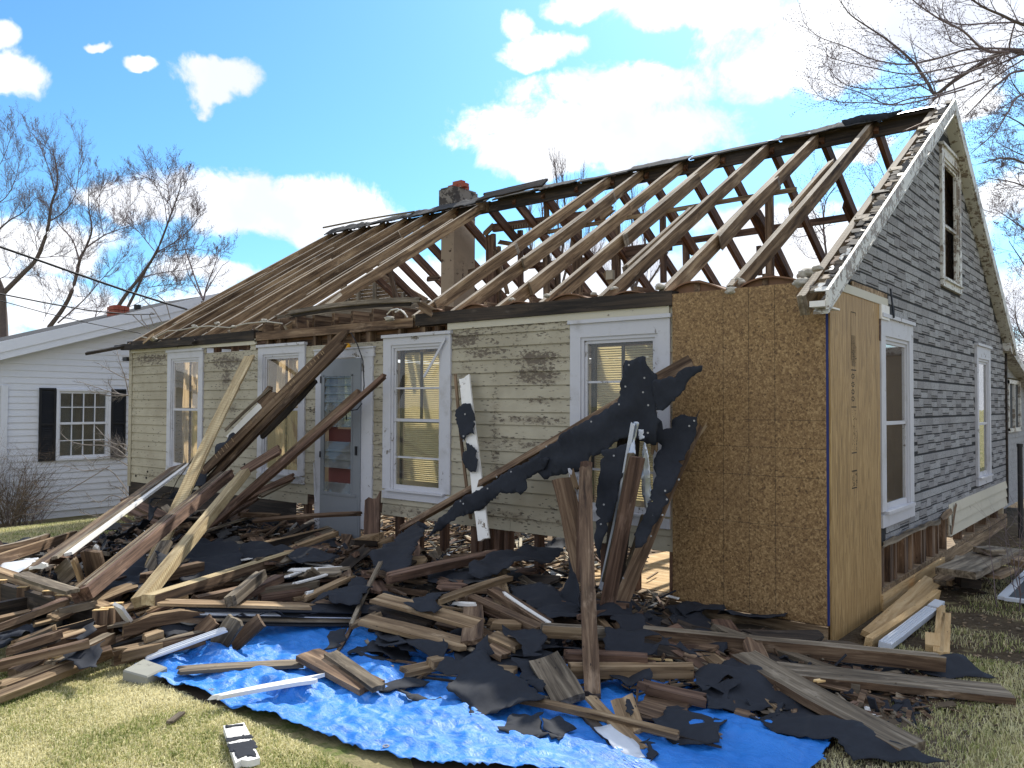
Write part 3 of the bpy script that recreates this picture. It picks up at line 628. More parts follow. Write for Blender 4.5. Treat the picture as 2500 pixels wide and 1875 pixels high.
def tuft(name, c, r, mat, parent=None, seed=0, sq=(1,1,.6), sub=3):
    bm = bmesh.new(); bmesh.ops.create_icosphere(bm, subdivisions=sub, radius=1)
    for v in bm.verts:
        n = noise.fractal(v.co*1.7+Vector((seed,0,0)), .7, 2.2, 5); v.co = v.co*(1+n*.42); v.co = Vector((v.co.x*sq[0], v.co.y*sq[1], v.co.z*sq[2]))*r
    me = bpy.data.meshes.new(name); bm.to_mesh(me); bm.free(); me.materials.append(MATS[mat]); me.polygons.foreach_set('use_smooth', [True]*len(me.polygons))
    o = bpy.data.objects.new(name, me); COL.objects.link(o); o.matrix_basis = Matrix.Translation(Vector(c))
    if parent: setparent(o, parent)
    return o
for i, (px, py, r) in enumerate(((1600,735,.07),(1612,700,.07),(1800,690,.1),(1785,710,.08),(1975,670,.12),(1960,690,.1),(1450,718,.05),(1335,722,.05),(1250,732,.05),(1995,655,.06),(1500,705,.05))):
    tuft('insulation_tuft', PY((px,py), -.02 if i%2 else .12), r*.62, 'insulation', house, i)
for i, (px, py, r) in enumerate(((375,828,.05),(475,797,.04),(530,790,.035),(570,798,.03),(645,783,.04),(950,778,.05))):
    tuft('insulation_tuft', PY((px,py), -.1), r, 'insulation', house, i+20)
# ---- gable end at the right
b = MB()
for (x, y0, y1, z0, z1) in ((-.02,0,1.2,-.1,2.5),): b.box((x,y0,z0),(x+.03,y1,z1))
b2 = MB(); P5 = [(.0,0.02,2.45),(.0,1.2,2.45),(.0,1.2,.5),(.0,7.45,.5),(.0,7.45,2.55),(.0,3.72,4.78),(.0,.02,2.55)]
def prism(b, pts, d, m=0):
    k = len(pts); q = [(p[0]-d, p[1], p[2]) for p in pts]; b.add(list(pts)+q, [tuple(range(k)), tuple(range(k,2*k))[::-1]]+[(i, i+k, (i+1)%k+k, (i+1)%k) for i in range(k)], m)
# backing split round the windows so that they are real openings
W1 = (1.28,2.2,.7,2.37); W2 = (5.32,6.14,.75,2.37); WA = (3.56,4.40,2.97,4.42)
b2 = MB()
def bx(y0,y1,z0,z1): b2.box((-.02,y0,z0),(.0,y1,z1))
def gz(y): return 2.52+SL*min(y, 2*YR-y)
bx(.02,1.28,2.45,2.53); bx(1.2,1.28,.5,2.45); bx(1.28,2.2,.5,.7); bx(1.28,2.2,2.37,2.53); bx(2.2,5.32,.5,2.53); bx(5.32,6.14,.5,.75); bx(5.32,6.14,2.37,2.53); bx(6.14,7.45,.5,2.53)
for (ya, yb, cut) in ((.02,3.56,None),(3.56,3.72,WA),(3.72,4.40,WA),(4.40,7.42,None)):
    if cut:
        prism(b2, [(0,ya,2.53),(0,yb,2.53),(0,yb,cut[2]),(0,ya,cut[2])], .02); prism(b2, [(0,ya,cut[3]),(0,yb,cut[3]),(0,yb,gz(yb)),(0,ya,gz(ya))], .02)
    else: prism(b2, [(0,ya,2.53),(0,yb,2.53),(0,yb,gz(yb)),(0,ya,gz(ya))], .02)
part(b2, 'gable_wall', 'stone backing')
b = MB(); rh = .0885; z = .50; row = 0
bad = [(W1[0]-.06,W1[1]+.04,W1[2]-.0,W1[3]+.02),(W2[0]-.04,W2[1]+.04,W2[2]-.04,W2[3]+.02),(WA[0]-.06,WA[1]+.06,WA[2]-.05,WA[3]+.1),(-1,1.22,0,2.5),(-1,1.45,2.3,2.62)]
while z < 4.8:
    y = -RH.random()*.3; k = RH.randint(0,3); pan = (row % 4 == 0)
    while y < 7.5:
        kind = k % 3; wl = (.17,.30,.24)[kind]*RH.uniform(.85,1.15) if row % 4 != 3 else RH.uniform(.24,.34)
        y2 = y+wl; zb, zt = z+.005, z+rh-(.016 if (row+1) % 4 == 0 else .005)
        if row % 4 != 3:
            if kind == 1: zb = z+.031
            if kind == 2: zt = z+rh-.031
        ya, yb = max(y, .03), min(y2-.006, 7.44)
        g0_ = gz(ya)-.02; g1_ = gz(yb)-.02
        if yb-ya > .03 and zb < min(g0_, g1_)-.01 and not any(ya < q[1] and yb > q[0] and zb < q[3] and zt > q[2] for q in bad) and not (3.75 < (ya+yb)/2 and zt < .63):
            za1, zb1 = min(zt, g0_), min(zt, g1_)
            b.hexa([(.0,ya,zb),(.006,ya,zb),(.006,yb,zb),(.0,yb,zb),(.0,ya,za1),(.006,ya,za1),(.006,yb,zb1),(.0,yb,zb1)], 0, RH.uniform(.01,1))
            if kind and row % 4 != 3:   # dark strip beside the thin stone, a little lower
                s0, s1 = (z+.010, z+.022) if kind == 1 else (z+rh-.022, z+rh-.010)
                if s1 < min(g0_, g1_): b.box((.0,ya,s0),(.004,yb,s1), 0, RH.uniform(.9,1.2))
        elif yb-ya > .03:   # cut stones beside windows
            for q in bad[:3]:
                for (c0, c1) in ((ya, q[0]), (q[1], yb)):
                    if c0 < c1-.02 and ya < q[1] and yb > q[0] and zt > q[2] and zb < q[3] and c1 <= yb and c0 >= ya and not any(c0 < r_[1]-.001 and c1 > r_[0]+.001 and zb < r_[3] and zt > r_[2] for r_ in bad) and zt < min(gz(c0), gz(c1)): b.box((.0,c0,zb),(.006,c1,zt), 0, RH.uniform(.01,1))
        y = y2; k += 1
    row += 1; z += rh
part(b, 'faux_stone_siding', 'asphalt stone')
b = MB(); laps(b, GT, 3.78, 7.44, .28, .63, .118, [], RH, th=.02); part(b, 'clapboard_siding', 'cream board', label='cream clapboards showing below the grey siding')
plank('torn_siding_edge', (.03,1.22,.52), (.03,3.3,.50), .05, .006, 'weathered wood', (1,0,0), (.02,.04), parent=house, rr=RH, notch=.5)
plank('torn_siding_edge', (.03,3.3,.52), (.02,3.85,.56), .05, .012, 'tan wood', (1,0,.4), (.02,.04), parent=house, rr=RH, notch=.5)
plank('torn_siding_edge', (.03,3.78,.30), (.03,4.05,.62), .05, .006, 'old wood', (1,0,0), (.02,.04), parent=house, rr=RH, notch=.5)
b = MB(); b.box((-.01,7.43,.3),(.03,7.49,2.45)); part(b, 'corner_strip', 'charred wood')
for (y, w) in ((1.3,.05),(1.36,.05),(1.62,.1),(1.76,.05),(2.1,.12),(2.32,.05),(2.65,.05),(2.78,.1),(3.15,.12),(3.35,.05),(3.7,.05),(4.5,.05),(5.2,.05),(6.0,.05),(6.8,.05)):
    plank('stud', (-.05,y,.16),(-.05,y,.52), w, .09, 'old wood', (1,0,0), warp=(0,0,0), parent=house, rr=RH)
b = MB(); b.box((-.12,1.2,.118),(.012,7.4,.158)); part(b, 'sill_plate', 'tan wood')
plank('rim_joist', (.02,1.19,.0),(.02,3.42,.0), .235, .04, 'new wood', (1,0,0), warp=(0,0,0), parent=house, rr=RH)['label'] = 'pale new rim joist under the gable'
plank('rim_joist', (.0,3.43,.02),(.0,7.4,.0), .2, .04, 'tan wood', (1,0,0), warp=(0,0,0), parent=house, rr=RH)
# chipboard panels on the corner
b = MB(); b.box((-1.21,-.042,.118),(-.002,-.030,2.555)); front_osb = part(b, 'chipboard_panel', 'osb')
b = MB()
for px in (1766,1828,1892): x = PY((px,900),-.04).x; b.box((x-.0012,-.0432,.12),(x+.0012,-.0425,2.55))
for jy in (890,1050,1215,1500): z = PY((1895,650+jy*.42194),-.04).z; b.box((-1.2 if jy != 890 else -.62,-.0432,z-.0012),(-.005,-.0425,z+.0012))
part(b, 'printed_line', 'ink', front_osb)
b = MB(); b.box((.014,-.03,-.11),(.026,1.19,2.5)); side_osb = part(b, 'chipboard_panel', 'osb strip', label='tall narrow chipboard panel with a stamped line of print')
b = MB(); 
def ink(y0, y1, z0, z1): b.box((.0265,y0,z0),(.0272,y1,z1))
sy = PX((2084,900),.026).y
z_of = lambda py: PX((2084,py),.026).z
ink(sy-.06,sy-.055,z_of(880),z_of(762)); ink(sy-.06,sy+.06,z_of(764),z_of(762)); ink(sy+.055,sy+.06,z_of(770),z_of(762))
for py in (903,993,1105,1149,1191): ink(sy-.06,sy+.06,z_of(py)-.006,z_of(py)+.002)
for k in range(150):
    py = RH.choice((RH.uniform(835,893),RH.uniform(1000,1103),RH.uniform(1150,1190))); y = sy+RH.choice((-.045,-.02,.005,.03,.05)); z = z_of(py); ink(y,y+RH.uniform(.006,.018),z,z+RH.uniform(.002,.005))
for k, py in enumerate((920,940,958,975)):
    z = z_of(py)
    for q in range(7): a = q/7*2*pi; ink(sy-.03+.028*cos(a),sy-.03+.028*cos(a)+.02,z+.016*sin(a),z+.016*sin(a)+.008)
for k in range(40): z = z_of(820+k*1.9); ink(sy-.05,sy+.045,z,z+.0018)
part(b, 'stamped_print', 'ink', side_osb)
b = MB(); b.box((-.004,-.041,.12),(.0135,-.0305,2.5)); part(b, 'corner_tape', 'blue tape')
# trim left at the corner under the rake
b = MB(); b.box((.012,.1,2.50),(.034,1.42,2.565)); part(b, 'gable_trim', 'cream board'); b = MB(); b.box((.008,.5,2.565),(.02,1.45,2.61)); part(b, 'gable_trim', 'tan wood')
b = MB(); b.box((.0275,1.18,2.38),(.045,1.42,2.50)); part(b, 'gable_trim', 'white board'); plank('flashing_strip', (.05,1.43,2.66),(.06,1.5,2.4), .03,.008,'tar paper',(1,0,0),(.03,.03),parent=house,rr=RH)
b = MB(); b.box((.02,1.17,2.2),(.03,1.24,2.38)); part(b, 'gable_trim', 'red wood')
# rakes
def rake(front, x0, x1, mat, up=.14, lo=-.03):
    ya, yb = (-.36, YR) if front else (7.6, YR)
    b = MB(); za, zb = rtop(ya), ZR
    b.hexa([(x0,ya,za+lo),(x1,ya,za+lo),(x1,yb,zb+lo),(x0,yb,zb+lo),(x0,ya,za+up),(x1,ya,za+up),(x1,yb,zb+up),(x0,yb,zb+up)]); return part(b, 'rake_board', mat)
rake(True, .105, .127, 'rake paint', .06, -.07); rake(False, .105, .127, 'rake paint', .04, -.12)
b = MB(); za = rtop(7.6)
b.hexa([(.0,7.6,za-.13),(.104,7.6,za-.13),(.104,YR,ZR-.13),(.0,YR,ZR-.13),(.0,7.6,za-.11),(.104,7.6,za-.11),(.104,YR,ZR-.11),(.0,YR,ZR-.11)]); za = rtop(-.3)
b.hexa([(.0,-.3,za-.13),(.104,-.3,za-.13),(.104,YR,ZR-.13),(.0,YR,ZR-.13),(.0,-.3,za-.11),(.104,-.3,za-.11),(.104,YR,ZR-.11),(.0,YR,ZR-.11)])
part(b, 'soffit', 'rake paint')
b = MB(); b.box((.0,-.37,2.33),(.104,-.35,2.37)); b.box((.0,-.349,2.33),(.1,-.05,2.342)); part(b, 'eave_return', 'white board')
rafter(-.085, y0=-.3, mat='rafter wood', w=.06, d=.15); rafter(-.07, False, mat='old wood', top='old wood', w=.06, d=.15)
y = -.28
while y < YR-.08:      # sheathing stubs left on the end rafter, with ragged layers of shingle over the rake
    w = RH.uniform(.08,.15); xa = -RH.choice((.04,.03,.045,.1,.02,.035)); 
    if RH.random() < .9: plank('sheathing_stub', (xa,y+w/2,rtop(y+w/2)+.012), (.10,y+w/2,rtop(y+w/2)+.014), w, .02, RH.choice(('weathered wood','charred wood','charred wood','rafter top','old wood')), nf+Vector((0,RH.uniform(-.12,.12),0)), (.03,0), parent=house, rr=RH, warp=(0,0,0))
    for k in range(3):
        ys = y+RH.uniform(0,w); plank('shingle_edge', (.03+RH.uniform(-.03,.03),ys,rtop(ys)+.03+k*.012), (RH.uniform(.085,.118),ys,rtop(ys)+.03+k*.008), RH.uniform(.04,.12), .005, RH.choice(('shingle','charred wood','shingle','weathered wood','rake paint')), nf+Vector((RH.uniform(-.15,.15),RH.uniform(-.35,.1),0)), (.03,.015), parent=house, rr=RH, warp=(0,0,0))
    y += w+RH.uniform(.005,.05)
plank('loose_batten', PX(cI(1560,380),-.2), PX(cI(1745,300),.0), .03, .02, 'red wood', (0,0,1), (.05,.02), parent=house, rr=RH)
sheet('cap_shingle', [PY(q,3.58) for q in (cI(1225,318),cI(1385,285),cI(1560,262),cI(1500,300),cI(1380,325),cI(1250,358))], 'tar paper', .02, .012, .004, .05, house, 3)
sheet('cap_shingle', [(-1.9,3.6,4.83),(-.05,3.6,4.85),(-.05,3.78,4.92),(-1.9,3.78,4.9)], 'galvanised', .015, .01, .004, .06, house, 5)
# ---- windows
def window(T, u0, u1, z0, z1, parent, head=.13, side=.11, sill=.10, mid=None, kind='blind', third=None, sash_dark=False, cas='white trim'):
    b = MB(); B = lambda a, c, m=0: b.box(a, c, m, 0., T)
    ca = .032
    B((u0,.002,z1-head),(u1,ca,z1)); B((u0-.015,.002,z1-.02),(u1+.015,ca+.02,z1+.012))
    B((u0,.002,z0+sill),(u0+side,ca-.001,z1-head)); B((u1-side,.002,z0+sill),(u1,ca-.001,z1-head))
    B((u0,.002,z0),(u1,ca+.003,z0+sill*.8)); B((u0+side*.6,-.06,z0+sill*.8),(u1-side*.6,ca+.03,z0+sill))
    # moulding steps
    B((u0+side,-.03,z0+sill),(u0+side+.03,ca-.012,z1-head)); B((u1-side-.03,-.03,z0+sill),(u1-side,ca-.012,z1-head)); B((u0+side+.03,-.03,z1-head-.03),(u1-side-.03,ca-.013,z1-head))
    win = b.obj('window', cas, parent)
    a, c, lo, hi = u0+side+.03, u1-side-.03, z0+sill, z1-head-.03; mid = mid or (lo+hi)/2
    b = MB(); s = .028
    B((a,-.02,lo),(c,.006,lo+.05)); B((a,-.02,hi-s),(c,.006,hi)); B((a,-.02,mid-.018),(c,.008,mid+.012)); B((a,-.019,lo+.05),(a+s,.005,hi-s)); B((c-s,-.019,lo+.05),(c,.005,hi-s))
    if third:
        for zz in third: B((a+s,-.012,zz-.009),(c-s,.004,zz+.009))
    b.obj('sash', cas, win)
    if kind != 'attic': b = MB(); B((a+s,-.004,lo+.05),(c-s,-.002,hi-s)); b.obj('pane', 'glass', win)
    if kind == 'attic':
        b = MB(); B((a-.05,-.13,lo-.1),(c+.6,-.11,hi+.1)); B((a,-.09,mid),(a+.1,-.06,hi)); b.obj('inner_board', 'old wood', win)
        b = MB(); B((a+.02,-.105,lo),((a+c)/2+.02,-.08,mid+.05)); B(((a+c)/2+.06,-.108,lo),((a+c)/2+.12,-.07,hi)); b.obj('inner_board', 'rake paint', win)
    if kind == 'blind':
        b = MB(); B((a+.045,-.075,mid),(a+.075,-.04,hi-.01)); B((c-.055,-.075,mid),(c-.035,-.04,hi-.01)); B(((a+c)/2-.012,-.07,mid),((a+c)/2+.012,-.05,hi-.02)); B((a+.03,-.075,mid-.03),(c-.03,-.045,mid)); B((a+.0,-.08,hi-.045),(c,-.045,hi)); B((a+.03,-.08,lo),(a+.045,-.05,hi))
        b.obj('inner_sash', 'iron', win)
        b = MB(); z = lo+.09
        while z < hi-.05:
            tl = RH.uniform(-.001,.001)
            b.hexa([(a+.05,-.105,z+tl),(c-.03,-.105,z),(c-.03,-.090,z+.0125),(a+.05,-.090,z+.0125+tl),(a+.05,-.1055,z+.0022+tl),(c-.03,-.1055,z+.0022),(c-.03,-.0905,z+.0145),(a+.05,-.0905,z+.0145+tl)], 0, 0., T); z += .0205
        b.obj('blind', 'blind slat', win, recalc=True)
    elif kind == 'curtain':
        b = MB(); B(((a+c)/2-.012,-.07,lo),((a+c)/2+.012,-.05,hi-.02)); B((a+.02,-.075,mid-.02),(c-.02,-.045,mid+.02)); b.obj('inner_sash', 'old wood', win)
        for (p, q, ph) in ((a+.03, a+(c-a)*.52, 1.2), (a+(c-a)*.48, c-.0, 4.)):
            b = MB(); N = 26; zz = [lo+.02+(hi-lo-.03)*k/8 for k in range(9)]
            vs = []
            for zi, z in enumerate(zz):
                pinch = 1-.25*sin(pi*zi/8)
                for j in range(N+1):
                    u = p+(q-p)*(j/N)*pinch; vs.append(T(u, -.13-.022*sin(j*1.15+ph+zi*.12)-.01*sin(j*.4+zi), z))
            b.add(vs, [(i*(N+1)+j, i*(N+1)+j+1, (i+1)*(N+1)+j+1, (i+1)*(N+1)+j) for i in range(8) for j in range(N)])
            b.obj('curtain', 'curtain', win, smooth=True, recalc=False)
    elif kind == 'dark':
        b = MB(); B((a+.16,-.12,lo),(a+.24,-.08,hi)); b.obj('inner_sash', 'plaster', win)
    return win
window(FT, -9.21, -8.27, WZ0, 2.40, house, head=.11, side=.10, kind='curtain', mid=1.58)
window(FT, -6.98, -6.03, .72, 2.38, house, head=.11, side=.10, kind='curtain', mid=1.60)
window(FT, -4.66, -3.67, .67, 2.385, house, head=.10, side=.12, kind='blind', mid=1.50, third=(1.83,1.11))
window(FT, -2.22, -1.24, .67, 2.39, house, head=.14, side=.11, kind='blind', mid=1.50, third=(1.86,1.11))
window(GT, 1.22, 2.25, .66, 2.42, house, head=.17, side=.13, sill=.13, kind='dark', mid=1.52)
window(GT, 5.28, 6.17, .70, 2.42, house, head=.17, side=.10, sill=.10, kind='curtain', mid=1.45)
w3 = window(GT, 3.5, 4.46, 2.92, 4.42, house, head=.12, side=.11, sill=.08, kind='attic', mid=3.6, cas='rake paint')
plank('loose_trim', (-3.72,-.05,2.33),(-4.02,-.06,1.93), .028,.008,'white trim',(0,-1,0),(.02,.03),parent=house,rr=RH)
# ---- door
b = MB(); B = lambda a, c, m=0: b.box(a, c, m, 0., FT)
B((-5.82,.002,.16),(-5.72,.03,2.18)); B((-4.95,.002,.3),(-4.83,.03,2.18)); B((-5.84,.002,2.18),(-4.81,.035,2.28)); B((-5.84,-.0,2.275),(-4.80,.05,2.29)); B((-5.02,-.02,.3),(-4.951,.02,2.18))
door = part(b, 'entrance_door', 'white trim')
b = MB(); x0, x1, z0, z1 = -5.715, -5.02, .19, 2.17
B((x0,.012,z0),(x1,.035,.66)); B((x0+.03,.035,z0+.03),(x1-.03,.038,.62)); B((x0,.012,1.98),(x1,.035,z1)); B((x0,.012,.66),(x0+.06,.034,1.98)); B((x1-.13,.012,.66),(x1,.034,1.98)); B((x0+.05,.035,.64),(x1-.06,.045,.67)); B((x0+.05,.034,.67),(x0+.07,.04,1.99)); B((x1-.15,.034,.67),(x1-.13,.04,1.99)); B((x0+.05,.034,1.975),(x1-.13,.04,1.995))
leaf = b.obj('storm_door', 'grey paint', door)
b = MB(); z = .68; k = 0
while z < 1.97:
    if k not in (1, 2, 6, 7): b.hexa([(x0+.07,.012,z+.1),(x1-.15,.012,z+.1),(x1-.15,.016,z+.1),(x0+.07,.016,z+.1),(x0+.07,.036,z-.012),(x1-.15,.036,z-.012),(x1-.15,.040,z-.012),(x0+.07,.040,z-.012)], 0, 0., FT)
    z += .092; k += 1
b.obj('louvre', 'louvre glass', leaf)
b = MB(); B((x1-.06,.036,1.1),(x1-.045,.06,1.2)); B((x0-.005,.03,1.9),(x0+.01,.045,1.98)); B((x0-.005,.03,1.05),(x0+.01,.045,1.12)); b.obj('door_handle', 'iron', leaf)
b = MB(); B((x0+.06,-.055,.2),(x1-.1,-.04,1.38)); B((x0+.06,-.055,1.38),(x0+.2,-.041,2.1)); b.obj('inner_door', 'dull red door', door)
b = MB(); z = 1.42
while z < 2.1: B((x0+.3,-.07,z),(x1-.12,-.068,z+.014)); z += .022
b.obj('blind', 'blind slat', door)
# house number as faint cut-out figures on the clapboard between window and door
def glyph(ch, s, loc, mat, parent):
    cu = bpy.data.curves.new('house_number', 'FONT'); cu.body = ch; cu.size = s; cu.extrude = .0015
    o = bpy.data.objects.new('house_number', cu); COL.objects.link(o); dg = bpy.context.evaluated_depsgraph_get(); me = bpy.data.meshes.new_from_object(o.evaluated_get(dg))
    bpy.data.objects.remove(o); me.name = 'house_number'; me.materials.append(MATS[mat]); o = bpy.data.objects.new('house_number', me); COL.objects.link(o)
    o.matrix_basis = Matrix.Translation(Vector(loc)) @ Matrix.Rotation(radians(90), 4, 'X'); setparent(o, parent)
q = PY((755,1006),-.022); glyph('5', .085, q, 'charred wood', house); q = PY((763.5,1008),-.022); glyph('6', .085, q, 'weathered wood', house)
# small things on the front
b = MB(); b.tube([PY((857,812),-.03),PY((872,840),-.1),PY((886,880),-.11),PY((889,940),-.1),PY((887,960),-.1)], .006); b.tube([PY((884,985),-.08),PY((872,1000),-.12),PY((850,1003),-.12),PY((845,1010),-.1),PY((846,1025),-.1)], .006); part(b, 'loose_cable', 'cable', smooth=True)
b = MB(); b.tube([PY((770,1200),-.05),PY((766,1130),-.04),PY((768,1210),-.06),PY((771,1225),-.07),PY((763,1236),-.07)], .006); part(b, 'loose_cable', 'white trim')
tuft('work_light', PY(cB(1806,140),-.02), .035, 'amber bulb', house, 3, (1,1,1), 2)
for i, (px, py) in enumerate((cB(245,1090), cB(322,1105), cB(332,1060), cB(1046,1005), cB(340,873))):
    b = MB(); p = PY((px,py), -.016); b.tube([p+Vector((0,.004,0)), p+Vector((0,-.004,0))], .016 if i != 4 else .008, 12); part(b, 'drill_hole', 'ink')
b = MB(); b.tube([PY((945,767),-.02),PY((955,757),-.06),PY((970,754),-.07),PY((985,760),-.05),PY((995,775),-.02)], .008); b.tube([PY((965,762),-.05),PY((978,756),-.08),PY((990,768),-.05)], .008); part(b, 'loose_cable', 'white board')
pts = [PY(p, -.12-.02*(i%3)) for i, p in enumerate(((345,822),(372,828),(410,808),(440,806),(475,799),(510,796),(560,800),(600,790),(650,785),(690,790)))]
b = MB(); b.tube(pts, .008, 5); part(b, 'torn_paper_strip', 'insulation')
plank('splintered_board', PY((345,840),-.2), PY((380,812),-.15), .06,.01,'tan wood',(0,-1,.5),(.06,.06),parent=house,rr=RH); b = MB(); b.box((-10.6,-.14,2.50),(-10.37,-.08,2.54)); b.box((-10.5,-.06,2.3),(-10.37,-.0,2.36)); part(b,'bracket','iron')
b = MB(); b.box((-10.34,-.012,.1),(-6.2,.0,.492)); part(b, 'skirting', 'charred wood')
plank('rafter_tail', (-10.75,-.5,2.40),(-10.3,-.1,2.52), .08,.04,'charred wood',(0,-.5,1),(.02,0),parent=house,rr=RH)
# long layered eave piece torn loose over the door bay
plank('torn_eave_board', PY((695,766),-.22), PY((1028,731),-.3), .05, .022, 'weathered wood', (0,-1,.3), (.1,.04), warp=(.03,.02,.1), parent=house, rr=RH)
plank('torn_eave_board', PY((703,772),-.2), PY((1010,740),-.26), .055, .02, 'charred wood', (0,-1,.1), (.15,.06), warp=(.03,.01,.2), parent=house, rr=RH)
plank('torn_eave_board', PY((1010,735),-.2), PY((1060,765),-.1), .09, .02, 'old wood', (0,-1,.3), (.1,.04), parent=house, rr=RH)
plank('torn_eave_board', PY((775,760),-.1), PY((830,720),.4), .10, .04, 'weathered wood', (0,-1,.3), (.1,.04), parent=house, rr=RH)
# ---- chimney
yc = 3.86; xa = PY((1077,600),yc).x; xb = PY((1108,600),yc).x; ye = yc+.52
ch = MB(); ch.box((xa,yc,.1),(xb,ye,4.78)); chim = part(ch, 'chimney', 'stucco')
ch = MB(); ch.box((xa-.03,yc-.03,4.98),(xb+.03,ye+.03,5.24)); ch.box((xa-.0,yc-.0,4.78),(xb+.0,ye+.0,4.98)); ch.box((xa-.01,yc-.01,5.24),(xb+.01,ye+.01,5.27)); part(ch, 'chimney_cap', 'dark stucco', chim)
for (dx, dy, z) in ((.05,.1,5.27),(.22,.12,5.27),(.1,.26,5.27),(.12,.14,5.335)):
    ch = MB(); ch.box((xa+dx,yc+dy,z),(xa+dx+.2,yc+dy+.1,z+.06)); part(ch, 'brick', 'brick red', chim)
# ---- lean-to addition behind
b = MB(); laps(b, lambda u,n,z: (n-.06,u,z), 7.5, 11.2, .2, 2.2, .09, [(7.95,9.1,1.3,2.08)], RH, th=.012, blen=(.25,.5)); prism(b, [(-.061,7.5,2.2),(-.061,9.5,2.2),(-.061,7.5,2.55)], .02); b.box((-.1,7.5,.2),(-.062,7.95,2.2)); b.box((-.1,9.1,.2),(-.062,11.2,2.0)); b.box((-.1,7.95,.2),(-.062,9.1,1.3))
part(b, 'addition_wall', 'asphalt stone')
b = MB(); b.hexa([(-10,7.3,2.44),(.1,7.3,2.44),(.1,11.5,1.55),(-10,11.5,1.55),(-10,7.3,2.55),(.1,7.3,2.55),(.1,11.5,1.66),(-10,11.5,1.66)]); part(b, 'addition_roof', 'rake paint')
b = MB()
for (y0,y1,z0,z1) in ((7.95,8.02,1.3,2.05),(9.03,9.1,1.3,2.0),(7.95,9.1,1.28,1.34),(7.95,9.1,2.0,2.06),(8.5,8.54,1.34,2.0)): b.box((-.07,y0,z0),(-.02,y1,z1))
aw = part(b, 'window', 'rake paint'); b = MB(); b.box((-.06,8.02,1.34),(-.055,9.03,2.0)); b.obj('pane', 'screen mesh', aw)
# ------------------------------------------------------------------ ground, lawn, tarp
RD = random.Random(5)
def gh(x, y):
    z = -.32*max(0, min(1, (-x-10)/2.6)); return z
def ground():
    xs = sorted(set([-400,-200,-100,-60,-40,-30,-24,-20]+[round(-18+i*.5,2) for i in range(54)]+[10,14,20,30,50,100,200,400])); ys = sorted(set([-400,-200,-100,-50,-30,-20,-14]+[round(-12+i*.5,2) for i in range(60)]+[19,22,26,32,40,60,100,200,400]))
    vs = [(x,y,gh(x,y)+(noise.noise(Vector((x*.4,y*.4,0)))*.03-.012 if abs(x) < 20 and not (-10.5 < x < .3 and -.3 < y < 8) else 0)-.006) for y in ys for x in xs]; n = len(xs)
    b = MB(); b.add(vs, [(j*n+i, j*n+i+1, (j+1)*n+i+1, (j+1)*n+i) for j in range(len(ys)-1) for i in range(n-1)])
    tag(b.obj('ground','ground',smooth=True), kind='structure')
ground()
def scatter_blades(name, regions, label_mat, seed, hmin=.02, hmax=.05):
    rs = np.random.RandomState(seed); P = []
    for (x0,x1,y0,y1,n,skip) in regions:
        xy = np.column_stack([rs.uniform(x0,x1,n), rs.uniform(y0,y1,n)])
        if skip: xy = xy[[not skip(a,b_) for a,b_ in xy]]
        P.append(xy)
    P = np.vstack(P); n = len(P); a = rs.uniform(0,2*pi,n); h = rs.uniform(hmin,hmax,n); lean = rs.uniform(.3,2.3,n)*h; la = rs.uniform(0,2*pi,n); w = rs.uniform(.0012,.0028,n)
    z0 = np.array([gh(x,y) for x,y in P])-.015
    z0 += np.array([noise.noise(Vector((x*.4,y*.4,0)))*.03 for x,y in P])
    b0 = np.column_stack([P[:,0]-np.cos(a)*w, P[:,1]-np.sin(a)*w, z0]); b1 = np.column_stack([P[:,0]+np.cos(a)*w, P[:,1]+np.sin(a)*w, z0])
    mx = P[:,0]+np.cos(la)*lean*.4; my = P[:,1]+np.sin(la)*lean*.4
    m0 = np.column_stack([mx-np.cos(a)*w*.8, my-np.sin(a)*w*.8, z0+h*.75+.012]); m1 = np.column_stack([mx+np.cos(a)*w*.8, my+np.sin(a)*w*.8, z0+h*.75+.012])
    tp = np.column_stack([P[:,0]+np.cos(la)*lean, P[:,1]+np.sin(la)*lean, z0+h*np.clip(1.25-lean/h*.45,.4,1.2)+.012])
    V = np.stack([b0,b1,m1,m0,tp],1).reshape(-1,3); i = np.arange(n)*5
    F = []
    me = bpy.data.meshes.new(name); me.vertices.add(n*5); me.vertices.foreach_set('co', V.ravel())
    li = np.stack([i,i+1,i+2,i+3, i+3,i+2,i+4],1).ravel(); me.loops.add(n*7); me.loops.foreach_set('vertex_index', li)
    st = np.stack([np.arange(n)*7, np.arange(n)*7+4],1).ravel(); me.polygons.add(n*2); me.polygons.foreach_set('loop_start', st); me.polygons.foreach_set('loop_total', np.tile([4,3],n))
    patch = np.array([noise.fractal(Vector((x*1.3,y*1.3,3)),.8,2,4) for x,y in P]); r = np.clip(rs.uniform(.12,.95,n)+.1-patch*.6,.01,1)
    at = me.attributes.new('rnd','FLOAT','FACE'); at.data.foreach_set('value', np.repeat(r,2)); me.materials.append(MATS['grass blade']); me.update(); me.validate()
    o = bpy.data.objects.new(name, me); COL.objects.link(o); return tag(o, kind='stuff')
def on_tarp(x, y): return (-3.0 < x < .55 and y > -3.42) and not (x > -.9 and y > -1.9+0.0*x and False)
def lawn_skip(x, y):
    return (y > -3.45 and x > -3.05) or y > -1.0
scatter_blades('lawn_grass', [(-4.6,.3,-4.9,-3.3,150000,lawn_skip),(-9,-3.0,-3.9,-2.4,36000,None),(-12.6,-8,-2.6,1.5,26000,None)], None, 3, .008, .024)['label'] = 'dry yellow green lawn grass in front of the rubble'
